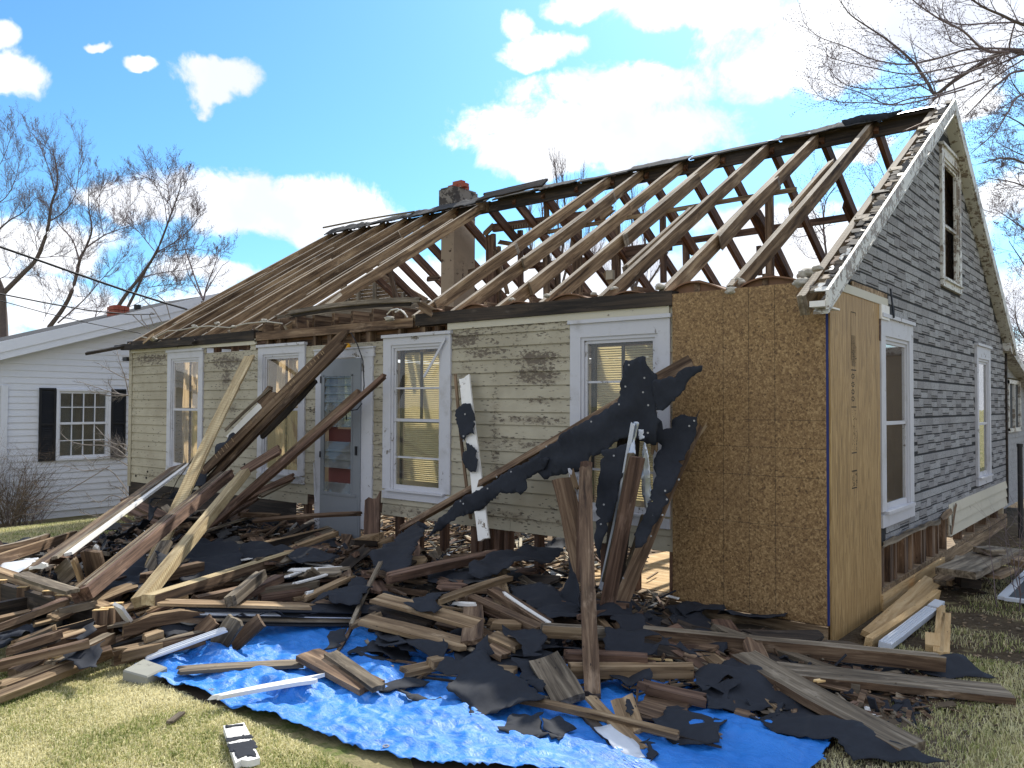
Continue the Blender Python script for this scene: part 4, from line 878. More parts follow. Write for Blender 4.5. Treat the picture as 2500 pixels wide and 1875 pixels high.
scatter_blades('thin_grass', [(.35,2.1,-2.2,.2,22000,lambda x,y: x < .6 and y < -1.75),(.3,2.2,.2,5.5,16000,lambda x,y: noise.noise(Vector((x*2,y*2,1))) < .0)], None, 4, .012, .03)['label'] = 'thin grass and weeds on the worn soil by the gable'
b = MB()
for i in range(2600):
    x = RD.uniform(.2,2.4); y = RD.uniform(-1.2,7) if i%3 else RD.uniform(-1.6,3)
    L = RD.uniform(.006,.035); a = RD.uniform(0,pi); w = RD.uniform(.002,.008); dx, dy = cos(a)*L/2, sin(a)*L/2; ex, ey = -sin(a)*w, cos(a)*w; z = RD.uniform(.002,.012)+gh(x,y)+noise.noise(Vector((x*.4,y*.4,0)))*.03-.016; t_ = RD.uniform(.003,.008)
    b.hexa([(x-dx-ex,y-dy-ey,z),(x+dx-ex,y+dy-ey,z),(x+dx+ex,y+dy+ey,z),(x-dx+ex,y-dy+ey,z),(x-dx-ex,y-dy-ey,z+t_),(x+dx-ex,y+dy-ey,z+t_*RD.uniform(.6,2)),(x+dx+ex,y+dy+ey,z+t_),(x-dx+ex,y-dy+ey,z+t_)], RD.choice((0,0,1,2)))
tag(b.obj('wood_chips',['chips','dirt litter','weathered wood']), kind='stuff')['label'] = 'wood chips and crumbs trodden into the soil'
def fbm(x, y, s): return noise.fractal(Vector((x,y,s)), .8, 2.1, 5)
def make_tarp():
    front = [(-3.35,-3.18),(-3.02,-3.50),(-2.8,-3.47),(-2.37,-3.43),(-1.84,-3.41),(-1.17,-3.33),(-.87,-3.29),(-.4,-3.05),(.2,-2.75),(.62,-2.35),(.64,-2.09),(.6,-1.76),(.2,-1.72),(-.2,-1.3),(-1.2,-1.1),(-2.5,-1.2),(-3.1,-1.8),(-3.25,-2.6)]
    poly = ragged(front, .012, .05, RD); step = .016; xs = np.arange(-3.4,.7,step); ys = np.arange(-3.55,-1.05,step); idx = {}; V = []; F = []
    def h(x, y):
        z = .012+abs(fbm(x*1.5,y*2.2,1))*.055+abs(fbm(x*5+y*2,y*7,2))*.022+.05*max(0,.16-abs(noise.noise(Vector((x*1.3+y*.9,y*1.9-x*.4,11)))))*2.2*(.3+.7*abs(noise.noise(Vector((x,y,3)))))
        z += .005*abs(noise.noise(Vector((x*16,y*24,0))))
        if -3.2 < x < -1.9: z += .10*math.exp(-((y+3.02+(x+2.6)*.10)/.10)**2)*(.5+.5*noise.noise(Vector((x*3,0,0))))
        z += .07*math.exp(-((y+2.55+(x+2)*.25)/.22)**2)*max(0,noise.noise(Vector((x*1.1,7,0)))+.4)
        return z
    nx = len(xs)
    for j, y in enumerate(ys):
        for i, x in enumerate(xs):
            if inside((x,y), poly): idx[i,j] = len(V); V.append((x+noise.noise(Vector((x*6,y*6,5)))*.012, y+noise.noise(Vector((x*6,y*6,9)))*.012, h(x,y)))
    for (i,j) in list(idx):
        q = [(i,j),(i+1,j),(i+1,j+1),(i,j+1)]
        if all(k in idx for k in q): F.append(tuple(idx[k] for k in q))
    b = MB(); b.add(V, F); o = b.obj('tarpaulin','blue tarp',smooth=True,recalc=False)
    m = o.modifiers.new('thick','SOLIDIFY'); m.thickness = .002; m.offset = -1
    tag(o, 'bright blue crumpled plastic tarpaulin spread under the rubble on the lawn', 'tarp')
    for (x, y) in ((-1.02,-3.24),(-3.05,-3.38),(-2.33,-3.38)):
        e = MB(); N = 14; z = h(x,y)+.004
        for k in range(N):
            a0, a1 = 2*pi*k/N, 2*pi*(k+1)/N; r0, r1 = .009, .018
            e.hexa([(x+r0*cos(a0),y+r0*sin(a0),z),(x+r1*cos(a0),y+r1*sin(a0),z),(x+r1*cos(a1),y+r1*sin(a1),z),(x+r0*cos(a1),y+r0*sin(a1),z),(x+r0*cos(a0),y+r0*sin(a0),z+.003),(x+r1*cos(a0),y+r1*sin(a0),z+.003),(x+r1*cos(a1),y+r1*sin(a1),z+.003),(x+r0*cos(a1),y+r0*sin(a1),z+.003)])
        e.obj('eyelet','old lead',o)
make_tarp()
PZ_true = PZ
def PZ(p, z): return PZ_true(p, z*.60+.012)   # the heap lies lower than first measured
# ------------------------------------------------------------------ the rubble: every board its own thing
def T_(o, label, cat='board', group=None): return tag(o, label, cat, group)
HEAP = True
def bd(name, label, p, q, w, t, mat, n=(0,0,1), jag=(.02,.02), cat='board', top=None, taper=None, warp=None, group=None, notch=.05, parent=None):
    """p, q: ((crop px), ('z'|'y', value)) or a 3D point"""
    def pt(s):
        if len(s) == 3: return Vector(s)
        (px, (k, v)) = s; return PZ(px, v) if k == 'z' else PY(px, v) if k == 'y' else PX(px, v)
    if HEAP:
        w *= .86
        if n[2] >= .75 and abs(n[0]) <= .2: n = (n[0]*.5, n[1]*.35, n[2])
    o = plank(name, pt(p), pt(q), w, t, mat, n, jag, warp=warp, top=top, rr=RD, taper=taper, notch=notch, parent=parent)
    if parent is None: T_(o, label, cat, group)
    return o
Z = lambda v: ('z', v); Y = lambda v: ('y', v)
CAMN = (.55,-.8,.25)
# ---- leaning boards at the left
bd('rough_plank','long pale rough sawn plank leaning upright between the first two front windows',(cB(1085,208),Y(-.13)),(cA(915,790),Z(.32)),.15,.028,'pale wood',CAMN,(.02,.02),'plank')
bd('squared_beam','thick pale square beam leaning in front, its foot on the heap beside the tarp',(cA(1528,135),Y(-1.0)),(cA(868,945),Z(.50)),.115,.075,'pale wood',(.45,-.8,.6),(.02,.02),'beam',warp=(0,0,0))
b1 = bd('lath_marked_joist','long brown joist with pale lath marks leaning up past the roof edge by the door',(cB(1818,10),Y(-.2)),(cB(640,1165),Y(-1.05)),.115,.045,'old wood',(.5,-.8,.3),(.12,.03),'joist',warp=(0,0,0))
Lb = (PY(cB(1818,10),-.2)-PY(cB(640,1165),-1.05)).length
mk = MB()
for i in range(60):
    u = .35+i*.055+(.03 if i%7==0 else 0)
    if i % 9 < 6 and u < Lb-.1: mk.box((u,-.044,.0226),(u+.010,.012,.0238))
mk.obj('lath_marks','tan wood',b1,mw=b1.matrix_basis.copy())
bd('brown_joist','dark brown joist lying along the underside of the lath marked joist',(cB(1800,95),Y(-.25)),(cB(720,1195),Y(-.95)),.11,.045,'old wood',(.3,-.9,.2),(.1,.02),'joist')
bd('dark_plank','short dark plank hanging below the two leaning joists at the second window',(cB(1570,370),Y(-.35)),(cB(1160,800),Y(-.45)),.12,.03,'charred wood',(.4,-.9,.1),(.03,.03),'plank')
bd('charred_tip_joist','reddish joist with a charred pointed tip leaning across the door',(cB(2090,345),Y(-.14)),(cB(760,1480),Z(.42)),.12,.05,'red wood',(.35,-.85,.45),(.03,.03),'joist',taper=(.55,0))
bd('doubled_joist','red brown joist beneath and along the one with the charred tip',(cB(1900,470),Y(-.22)),(cB(860,1400),Z(.48)),.10,.045,'old wood',(.3,-.9,.35),(.03,.03),'joist')
bd('wide_red_board','short wide reddish board lying on the leaning joists above the squared beam',(cB(1315,890),Y(-.62)),(cB(1010,1075),Y(-.85)),.17,.03,'red wood',(.3,-.6,.75),(.03,.06))
bd('squat_brown_board','short wide brown board sticking up left of the second window joists',(cB(1265,450),Y(-.42)),(cB(1160,580),Y(-.5)),.19,.03,'old wood',(.4,-.9,.2),(.05,.05))
bd('peeling_white_board','peeling white painted board slanting under the leaning joists',(cB(1195,560),Y(-.48)),(cB(930,830),Y(-.62)),.14,.02,'white board',(.4,-.9,.2),(.05,.05))
bd('peeling_white_board','short white strip showing between the two leaning joists',(cB(1175,690),Y(-.5)),(cB(1030,830),Y(-.58)),.07,.015,'white board',(.4,-.9,.2),(.03,.03))
bd('thin_grey_strip','thin grey strip edging the peeling white board',(cB(1240,440),Y(-.46)),(cB(900,760),Y(-.66)),.04,.015,'weathered wood',(.4,-.9,.2),(.05,.02),'strip')
# grooved beam and cornice trim
gb = bd('grooved_beam','thick grooved red brown beam leaning on the fallen wall frame',(cA(1420,150),Y(-1.15)),(cA(505,905),Z(.55)),.15,.09,'red wood',(.35,-.8,.6),(.03,.03),'beam',warp=(0,0,0))
GBM = gb.matrix_basis.copy()
Lg = (PY(cA(1420,150),-1.15)-PZ(cA(505,905),.55)).length
for k, (yy, mt) in enumerate(((.078,'tan wood'),(.05,'weathered wood'),(.018,'old wood'),(-.015,'weathered wood'))):
    e = MB(); e.box((.02*k,-yy*.8-.007,.045),(Lg-.02*k,-yy*.8+.007,.054)); e.obj('tongue_strip',mt,gb,mw=GBM)
bd('ridge_splinter','broken toothed timber end on top of the grooved beam',(cA(1455,120),Y(-1.1)),(cA(1210,275),Y(-1.25)),.10,.03,'tan wood',(.2,-.5,.85),(.1,.08))
cn = bd('cornice_trim','long white and brown cornice board leaning down to the left',(cA(1082,112),Y(-.85)),(cA(170,765),Z(.62)),.06,.06,'tan wood',(.3,-.6,.75),(.03,.03),'cornice',warp=(0,0,0))
CNM = cn.matrix_basis.copy()
Lc = (PY(cA(1082,112),-.85)-PZ(cA(170,765),.62)).length
for k, (y0,y1,zz,mt) in enumerate(((-.12,-.028,.02,'old wood'),(-.17,-.122,.03,'weathered wood'),(-.235,-.172,.012,'white board'))):
    e = MB(); e.box((.03,-y1,zz-.012),(Lc-.05-k*.1,-y0,zz+.012)); e.obj('moulding',mt,cn,mw=CNM)
# torn tar paper under it
T_(sheet('tar_paper',[PY(cB(950,745),-.6),PY(cB(1030,820),-.6),PY(cB(1010,900),-.7),PY(cB(900,1010),-.8),PY(cB(760,1160),-1.0),PY(cB(600,1300),-1.2),PY(cB(330,1480),-1.6),PZ(cA(520,760),.45),PZ(cA(330,800),.4),PZ(cA(560,640),.6),PY(cB(360,1270),-1.5),PY(cB(500,1190),-1.3),PY(cB(660,1040),-1.05),PY(cB(850,870),-.7)],'tar paper',.05,.03,.004,.06,seed=1),'large torn black tar paper sheet sloping under the cornice board','tar paper')
T_(sheet('roofing_strip',[PY(cB(870,690),-.5),PY(cB(690,960),-.75),PY(cB(600,1060),-.95),PY(cB(500,1230),-1.25),PY(cB(380,1300),-1.45),PY(cB(440,1220),-1.35),PY(cB(640,1000),-.9)],'weathered wood',.02,.02,.01,.06,seed=2),'strip of grey shingle edging above the black sheet','shingles')
bd('upright_offcut','upright brown offcut with white edge wedged behind the grooved beam',(cA(560,600),Z(.95)),(cA(610,810),Z(.5)),.2,.03,'old wood',(.5,-.85,.1),(.04,.04),'offcut')
bd('white_edge','bright white narrow board beside the upright brown offcut',(cA(590,580),Z(.98)),(cA(635,740),Z(.6)),.06,.02,'white board',(.5,-.85,.1),(.05,.02))
bd('yellow_split_stick','yellow split stick left of the upright offcut',(cA(455,665),Z(.85)),(cA(510,820),Z(.5)),.05,.03,'tan wood',(.5,-.85,.1),(.06,.03),'stick')
bd('torn_pale_board','pale torn panel leaning between trim and upright offcut',(cA(470,700),Z(.7)),(cA(350,810),Z(.45)),.2,.012,'weathered wood',(.5,-.85,.3),(.06,.06),'panel')
bd('grey_upright_plank','grey weathered plank under the foot of the squared beam',(cA(1040,560),Z(.75)),(cA(910,800),Z(.35)),.14,.03,'weathered wood',(.6,-.8,.1),(.03,.03),'plank')
# ---- fallen wall frame at the left
fr = empty('fallen_wall_frame', PZ(cA(330,900),0), 'fallen stud wall frame with bright cut stud ends at the left edge of the rubble', 'wall frame')
ft = .40
plank('plate', PZ(cA(-60,740),ft), PZ(cA(680,990),ft), .10,.05,'tan wood',(0,0,1),(.02,.02),parent=fr,rr=RD,warp=(0,0,0))
plank('plate', PZ(cA(-60,860),ft-.12), PZ(cA(670,1075),ft-.12), .05,.14,'charred wood',(0,0,1),(.02,.02),parent=fr,rr=RD,warp=(0,0,0))
for (px, py, l_, w_, mt) in ((10,800,.24,.06,'tan wood'),(145,842,.24,.07,'tan wood'),(312,866,.27,.09,'tan wood'),(392,892,.27,.09,'tan wood'),(628,985,.26,.09,'tan wood'),(672,972,.26,.09,'tan wood'),(727,943,.22,.08,'tan wood')):
    p = PZ(cA(px,py+8),ft+.035); d = Vector((.08,-.05,-1)).normalized()
    plank('stud', p+d*l_, p, w_, .055, 'old wood',(.75,-.6,0),(.0,.0),parent=fr,rr=RD,warp=(0,0,0))
    e = MB(); e.box((-.001,-w_/2-.001,-.029),(.004,w_/2+.001,.029)); e.obj('lit_cut_end','fresh splinter',fr,mw=frame(p,p-d,(.75,-.6,0)))  # sunlit brightness of the stud ends is put into a paler wood
bd('grey_cross_board','dark grey board lying inside the fallen wall frame',(cA(125,770),Z(.66)),(cA(460,880),Z(.66)),.11,.025,'weathered wood',(0,-.2,1))
bd('white_patched_board','short white board with dark patches hanging at the corner of the frame',(cA(730,960),Z(.62)),(cA(805,1065),Z(.35)),.09,.02,'white board',(.5,-.8,.2),(.03,.03))
bd('white_stub','white stub of painted wood at the foot of the cornice board',(cA(235,700),Z(.75)),(cA(245,745),Z(.66)),.17,.02,'white board',(.5,-.85,.1),(.03,.03),'stub')
tf = tuft('insulation_scrap', PZ(cA(352,1040),.25), .06, 'insulation', None, 31, (.8,.8,1.2)); T_(tf,'dirty white insulation scrap hanging on a stud of the fallen frame','insulation')
bd('narrow_joist','dark joist with a tan upper edge at the far left behind the frame',(cA(-40,690),Z(.45)),(cA(470,525),Z(.35)),.05,.09,'old wood',(0,0,1),top='tan wood')
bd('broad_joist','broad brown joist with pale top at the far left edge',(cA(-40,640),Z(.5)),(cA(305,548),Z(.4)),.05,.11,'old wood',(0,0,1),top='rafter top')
T_(sheet('tin_sheet',[PZ(cA(0,735),.3),PZ(cA(160,680),.3),PZ(cA(240,670),.35),PZ(cA(190,740),.4),PZ(cA(60,800),.35),PZ(cA(-10,780),.3)],'white flash',.04,.02,.004,.05,seed=8),'crumpled pale grey sheet under the joists at the left edge','sheet')
bd('lit_edge_timber','short timber with a rough tan face at the left edge below the frame',(cA(-40,1090),Z(.32)),(cA(190,1035),Z(.3)),.05,.10,'tan wood',(.3,-.2,1))
bd('dark_long_timber','dark timber running back under the fallen frame',(cA(190,1035),Z(.3)),(cA(470,975),Z(.28)),.05,.10,'charred wood',(.3,-.2,1))
bd('frame_sill','dark sill timber behind the fallen frame studs',(cA(-30,1010),Z(.22)),(cA(290,940),Z(.2)),.06,.14,'charred wood',(0,0,1))
# left foreground boards
bd('lawn_two_by_four','long tan timber lying on the lawn at the far left',(cA(-60,1555),Z(.06)),(cA(690,1258),Z(.12)),.085,.04,'tan wood',(.3,-.5,.8),(.02,.06),'timber')
bd('pale_topped_block','thick short timber with pale face beside the tarp corner',(cA(700,1280),Z(.16)),(cA(1000,1215),Z(.16)),.13,.06,'tan wood',(.1,-.5,.9),(.08,.01),'block')
bd('thick_joist_end','thick dark joist lying across the front of the fallen frame',(cA(272,1240),Z(.2)),(cA(655,1120),Z(.24)),.08,.09,'old wood',(.1,-.2,1),(.01,.05),'joist',top='tan wood')
bd('pointed_brown_board','brown board lying on the lawn edge at the lower left',(cA(80,1405),Z(.05)),(cA(310,1265),Z(.12)),.15,.04,'old wood',(.1,-.3,1),(.04,.02))
bd('flat_tan_board','flat tan board at the left edge on the grass',(cA(-50,1360),Z(.06)),(cA(175,1320),Z(.07)),.12,.03,'tan wood',(0,-.2,1),(.02,.04))
bd('splintered_stub','bright orange splintered timber end at the lower left',(cA(285,1320),Z(.15)),(cA(395,1275),Z(.17)),.09,.06,'fresh splinter',(.1,-.4,.9),(.1,.1),'splinter')
bd('lower_left_joist','long dark joist slanting right from the splintered end',(cA(300,1365),Z(.1)),(cA(700,1165),Z(.18)),.08,.08,'old wood',(.1,-.3,1),(.02,.04),'joist',top='weathered wood')
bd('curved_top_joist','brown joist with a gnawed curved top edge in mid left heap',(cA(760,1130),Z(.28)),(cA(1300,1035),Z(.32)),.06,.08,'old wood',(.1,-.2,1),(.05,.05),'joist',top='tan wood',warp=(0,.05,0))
bd('short_pale_offcut','short pale offcut lying on the mid left joists',(cA(870,1180),Z(.25)),(cA(1010,1135),Z(.27)),.09,.04,'tan wood',(.1,-.4,1),(.05,.02),'offcut')
bd('dark_joist_below','dark joist under the pale offcut',(cA(690,1290),Z(.12)),(cA(1280,1160),Z(.18)),.07,.09,'old wood',(.1,-.3,1),(.02,.04),'joist',top='weathered wood')
gu = bd('white_gutter','long ribbed white metal strip slanting down onto the tarp',(cA(890,1300),Z(.08)),(cA(1420,1110),Z(.3)),.09,.012,'white flash',(.1,-.5,.9),(.02,.02),'metal strip',warp=(0,0,0))
e = MB(); Lq = max(v.co.x for v in gu.data.vertices)-.03; e.box((.02,-.03,.005),(Lq,-.024,.011)); e.box((.02,.0,.005),(Lq,.006,.011)); e.box((.02,.026,.005),(Lq,.032,.011)); e.obj('rib','white flash',gu,mw=gu.matrix_basis.copy())
bd('leaning_grey_plank','grey plank leaning on the heap with its foot on the tarp',(cA(1350,1235),Z(.06)),(cA(1480,1040),Z(.42)),.15,.025,'weathered wood',(.6,-.5,.6),(.03,.03),'plank')
bd('leaning_brown_plank','brown plank leaning just right of the grey plank on the tarp edge',(cA(1440,1225),Z(.06)),(cA(1635,1052),Z(.38)),.12,.025,'old wood',(.5,-.6,.5),(.02,.02),'plank')
bd('small_dark_plank','small dark plank left of the leaning grey plank',(cA(1230,1150),Z(.2)),(cA(1340,1045),Z(.38)),.12,.025,'old wood',(.5,-.5,.6),(.02,.02),'plank')
# stacked sheathing edge
st = bd('sheathing_edge','long stack of torn layered sheathing with a bright tan top edge',(cA(905,945),Z(.52)),(cA(2010,975),Z(.30)),.13,.02,'tan wood',(0,-.35,1),(.15,.1),'sheathing')
for k, mt in enumerate(('tar paper','white flash','tar paper','weathered wood','tar paper')):
    e = plank('layer',(.1+.08*k,-.02-.015*k,-.016*(k+1)),(2.75-.22*k-RD.random()*.4,.03-.015*k,-.016*(k+1)),.13,.008,mt,(0,-.2,1),(.15,.2),parent=None,rr=RD)
    e.parent = st
bd('lit_long_beam','long beam with a brightly lit pale top running back from the squared beam foot',(cA(915,935),Z(.55)),(cA(1850,640),Z(.45)),.12,.07,'old wood',(.1,-.5,.85),(.02,.03),'beam',top='pale wood',warp=(0,0,0))  # pale wood on the upper face puts the lit top into the colour
bd('beam_continuation','reddish board end nailed onto the lit long beam',(cA(1850,640),Z(.47)),(cA(2060,585),Z(.4)),.11,.04,'red wood',(.1,-.5,.85),(.03,.08))
bd('back_beam','dark beam with lit lines painted pale along its top below the door',(cA(1230,700),Z(.45)),(cB(1655,1500),Z(.36)),.08,.09,'charred wood',(.1,-.2,1),(.02,.02),'beam',top='tan wood',warp=(0,0,0))  # tan upper face stands for the light along the top
bd('hidden_beam','brown beam just behind the long lit beam',(cA(870,810),Z(.5)),(cA(1255,725),Z(.5)),.09,.09,'old wood',(.1,-.4,.9),(.04,.02),'beam')
bd('stubby_upright','stubby square timber standing up out of the heap on the sheathing stack',(cA(1430,945),Z(.5)),(cA(1635,770),Z(.62)),.09,.07,'weathered wood',(.3,-.7,.6),(.03,.05),'timber',warp=(0,0,0))
bd('stubby_partner','red brown joist end just behind the stubby upright timber',(cA(1400,960),Z(.4)),(cA(1750,790),Z(.5)),.10,.05,'red wood',(.1,-.6,.8),(.02,.02),'joist')
bd('grey_split_joist','grey split joist right of the stubby timber',(cA(1590,880),Z(.42)),(cA(1985,830),Z(.35)),.07,.06,'weathered wood',(.1,-.4,.9),(.08,.05),'joist')
bd('low_red_joist','red joist under the grey split joist',(cA(1600,930),Z(.34)),(cA(1930,880),Z(.3)),.08,.06,'red wood',(.1,-.4,.9),(.04,.02),'joist')
bd('mid_red_joist','long red brown joist behind the sheathing stack',(cA(1200,940),Z(.4)),(cA(1600,845),Z(.4)),.08,.06,'old wood',(.1,-.4,.9),(.04,.02),'joist')
bd('white_slip','bright white slip of wood on the dark sheets below the joists',(cA(1465,690),Z(.42)),(cA(1600,665),Z(.42)),.06,.008,'white board',(0,0,1),(.04,.04),'slip')
for i,(a,c,w,lb) in enumerate(((cQ(330,900),cQ(1090,870),.10,'broad white splinter sheet in the pile of white trim'),(cQ(350,770),cQ(1000,850),.03,'thin white lath at the back of the white trim pile'),(cQ(420,1080),cQ(1080,890),.06,'long white trim splinter pointing at the tarp'),(cQ(280,1000),cQ(530,915),.05,'short white trim piece on the left of the trim pile'),(cQ(560,1220),cQ(700,1170),.05,'small white chip under the yellow split board'))):
    bd('white_trim_splinter',lb,(a,Z(.40+.02*(i%3))),(c,Z(.42-.02*(i%2))),w,.012,'white board',(RD.uniform(-.2,.2),-.3,1),(.08,.08),'splinter')
bd('diamond_offcut','small diamond shaped grey offcut standing among the white trim',(cQ(610,900),Z(.52)),(cQ(720,980),Z(.4)),.11,.02,'weathered wood',(.6,-.75,.2),(.03,.03),'offcut')
bd('yellow_split_board','long yellowish split board rising to the right of the white trim',(cQ(500,1310),Z(.3)),(cQ(1230,970),Z(.42)),.09,.03,'tan wood',(.1,-.6,.7),(.1,.12))
bd('burnt_slat','charred slat leaning from the white trim up to the door corner',(cQ(1050,910),Z(.35)),(cQ(1500,540),Z(.62)),.12,.02,'charred wood',(.5,-.8,.3),(.05,.12),'slat')
bd('upright_lath','thin grey lath standing on the tarp and leaning right',(cQ(1200,1640),Z(.22)),(cQ(1605,780),Z(.62)),.035,.02,'weathered wood',CAMN,(.01,.02),'lath')
bd('thin_stick','lower half of a thin brown stick resting on the tarp',(cE(1445,680),Z(.04)),(cE(1600,400),Z(.22)),.03,.02,'old wood',CAMN,(.01,.01),'stick')
bd('door_brown_board','upright rust brown board leaning on the wall right of the door',(cQ(1480,450),Y(-.35)),(cQ(1500,-140),Y(-.16)),.22,.025,'red wood',(.3,-.95,.05),(.03,.1))
bd('thin_rail','thin dark rail lying level across the foot of the door',(cQ(-150,235),Y(-1.0)),(cQ(1360,130),Y(-.3)),.05,.03,'old wood',(0,-.6,.7),(.05,.1),'rail')
bd('step_block','pale chunky block lying below the upright rust brown board',(cQ(1290,500),Y(-.5)),(cQ(1600,450),Y(-.45)),.2,.07,'tan wood',(.1,-.3,.9),(.05,.05),'block')
bd('step_block','small pale block right of the chunky block',(cQ(1560,560),Y(-.5)),(cQ(1790,470),Y(-.4)),.1,.05,'tan wood',(.1,-.4,.9),(.04,.05),'block')
bd('rubble_red_box','reddish panel lying under the thin rail beside the door',(cB(1160,1470),Z(.3)),(cB(1560,1480),Z(.28)),.35,.02,'red wood',(.1,-.75,.6),(.04,.04),'panel')
bd('lattice_board','narrow brown board under the second window running to the heap',(cB(1420,1090),Y(-.25)),(cB(960,1310),Y(-.7)),.09,.03,'red wood',(.2,-.8,.5),(.05,.05))
bd('lattice_board','dark grooved board under the second window just below its neighbour',(cB(1400,1120),Y(-.25)),(cB(1150,1250),Y(-.55)),.05,.03,'weathered wood',(.2,-.8,.5),(.1,.05))
bd('dark_wall_board','broad dark board lying in the heap below the second window',(cB(1140,1230),Y(-.35)),(cB(830,1420),Y(-.9)),.2,.03,'red wood',(.2,-.6,.7),(.05,.05))
# slab, chips and boards on the lawn and tarp
sb = MB(); c0 = PZ(cE(150,772),.055)
sb_p = [PZ(cE(-5,790),.10),PZ(cE(160,835),.07),PZ(cE(305,768),.09),PZ(cE(140,712),.10)]
sb.hexa([p-Vector((0,0,.07)) for p in sb_p]+sb_p); o = sb.obj('stone_slab','concrete'); bv = o.modifiers.new('bev','BEVEL'); bv.width = .008; T_(o,'pale grey concrete slab at the left corner of the tarp','slab')
wb = bd('white_lawn_board','short white board with black tar patches lying alone on the grass',(cE(745,1172),Z(.05)),(cE(848,1432),Z(.05)),.12,.03,'white board',(0,0,1),(.01,.04),warp=(0,0,0))
Lw = (PZ(cE(745,1172),.05)-PZ(cE(848,1432),.05)).length
for k,(u,w,h_) in enumerate(((.04,.08,.03),(.36,.115,.05),(.52,.115,.1),(.66,.08,.12))):
    q = wb.matrix_basis @ Vector((u*Lw,0,.018)); o = sheet('tar_patch',[wb.matrix_basis @ Vector(v) for v in ((u*Lw,-w/2,.018),(u*Lw+h_,-w/2,.018),(u*Lw+h_*.8,0,.018),(u*Lw+h_*1.1,w/2,.018),(u*Lw+.01,w/2,.018))],'tar paper',.003,.006,.002,.012,seed=50+k); setparent(o, wb)
bd('lawn_chip','small grey splinter on the grass left of the white board',(cE(305,1150),Z(.03)),(cE(405,1075),Z(.03)),.04,.012,'weathered wood',(0,0,1),(.03,.01),'splinter')
bd('sunlit_white_board','broad pointed white board shining in the sun on the tarp edge',(cE(510,998),Z(.10)),(cE(1375,838),Z(.16)),.13,.022,'white board',(0,-.25,1),(.12,.1),taper=(.75,.2))
bd('shaded_tarp_board','long grey board lying flat on the shaded tarp',(cE(340,795),Z(.08)),(cE(1250,745),Z(.08)),.13,.02,'weathered wood',(0,-.1,1),(.06,.1))
bd('tarp_plank','wide dark plank lying across the tarp edge, paint chipped off its side',(cE(1240,680),Z(.16)),(cE(1690,915),Z(.08)),.2,.035,'old wood',(0,-.2,1),(.02,.02),'plank')
bd('tarp_plank_partner','brown board on top of the wide dark plank on the tarp',(cE(1400,680),Z(.20)),(cE(1735,920),Z(.12)),.10,.03,'weathered wood',(.1,-.3,1),(.02,.02))
bd('yellow_splinter','yellow pointed splinter on the tarp right of the wide dark plank',(cE(1570,795),Z(.08)),(cE(1835,765),Z(.09)),.05,.02,'fresh splinter',(0,-.2,1),(.02,.12),'splinter')
bd('tarp_tan_board','tan board end on the tarp beside the big ragged tar sheet',(cF(465,1042),Z(.1)),(cF(740,985),Z(.12)),.12,.03,'tan wood',(.1,-.3,1),(.05,.03))
bd('tarp_tan_block','short tan block behind the big ragged tar sheet',(cF(660,985),Z(.16)),(cF(760,965),Z(.16)),.1,.05,'tan wood',(.1,-.3,1),(.01,.03),'block')
bd('under_sheet_board','brown board showing right of the ragged tar sheet top',(cF(1050,1030),Z(.14)),(cF(1235,1045),Z(.14)),.14,.03,'tan wood',(.1,-.3,1),(.03,.03))
# centre heap
bd('long_centre_plank','long tan plank with worn patches sloping right in the centre heap',(cF(230,695),Z(.34)),(cF(960,880),Z(.22)),.15,.03,'tan wood',(.1,-.45,.9),(.03,.1),'plank')
bd('patched_plank','broad plank with pale patches half covered by tar paper in the centre',(cF(300,550),Z(.48)),(cF(990,735),Z(.32)),.18,.025,'tan wood',(.1,-.3,.95),(.03,.02),'plank')
bd('bright_tan_plank','bright tan plank lying across the centre heap',(cF(680,590),Z(.46)),(cF(1180,425),Z(.52)),.08,.035,'tan wood',(.1,-.6,.8),(.06,.02),'plank')
bd('crossing_joist','brown joist slanting down to the long nailed beam',(cF(920,555),Z(.42)),(cF(1385,765),Z(.28)),.08,.05,'old wood',(.1,-.4,.9),(.03,.03),'joist')
bd('white_edged_joist','brown joist with a white painted edge pointing at the post',(cF(1060,505),Z(.45)),(cF(1430,735),Z(.3)),.10,.05,'old wood',(.1,-.4,.9),(.03,.03),'joist')
bd('white_edge_strip','white strip along the joist that points at the post',(cF(1130,520),Z(.47)),(cF(1445,728),Z(.33)),.03,.02,'white board',(.1,-.4,.9),(.05,.02),'strip')
bd('nailed_upright_plank','brown plank with long nails crossing under the patched plank',(cF(940,580),Z(.38)),(cF(935,850),Z(.26)),.16,.03,'old wood',(0,-.5,.8),(.03,.02),'plank')
bd('short_tan_stub','short tan stub with a broken left end in the centre heap',(cF(1025,725),Z(.3)),(cF(1258,735),Z(.28)),.08,.05,'tan wood',(.1,-.5,.8),(.1,.01),'stub')
bd('gnawed_plank','short gnawed plank breaking apart above the ragged tar sheets',(cF(1050,795),Z(.28)),(cF(1275,890),Z(.22)),.14,.03,'tan wood',(.1,-.3,.9),(.05,.06),'plank')
bd('gnawed_plank_partner','brown broken plank below the gnawed plank',(cF(1040,860),Z(.22)),(cF(1200,960),Z(.16)),.14,.03,'old wood',(.1,-.3,.9),(.05,.1),'plank')
bd('white_shard','small white edged shard in the middle of the centre heap',(cF(800,590),Z(.4)),(cF(972,600),Z(.4)),.05,.02,'white board',(0,-.2,1),(.1,.03),'shard')
bd('long_reddish_beam','long reddish beam running right under the rolled tar paper',(cF(340,440),Z(.52)),(cF(1120,270),Z(.6)),.12,.06,'red wood',(.1,-.55,.8),(.1,.03),'beam')
bd('slab_board','broad flat brown board in the shade above the centre planks',(cF(680,470),Z(.42)),(cF(920,480),Z(.4)),.25,.02,'red wood',(0,-.3,.9),(.08,.08))
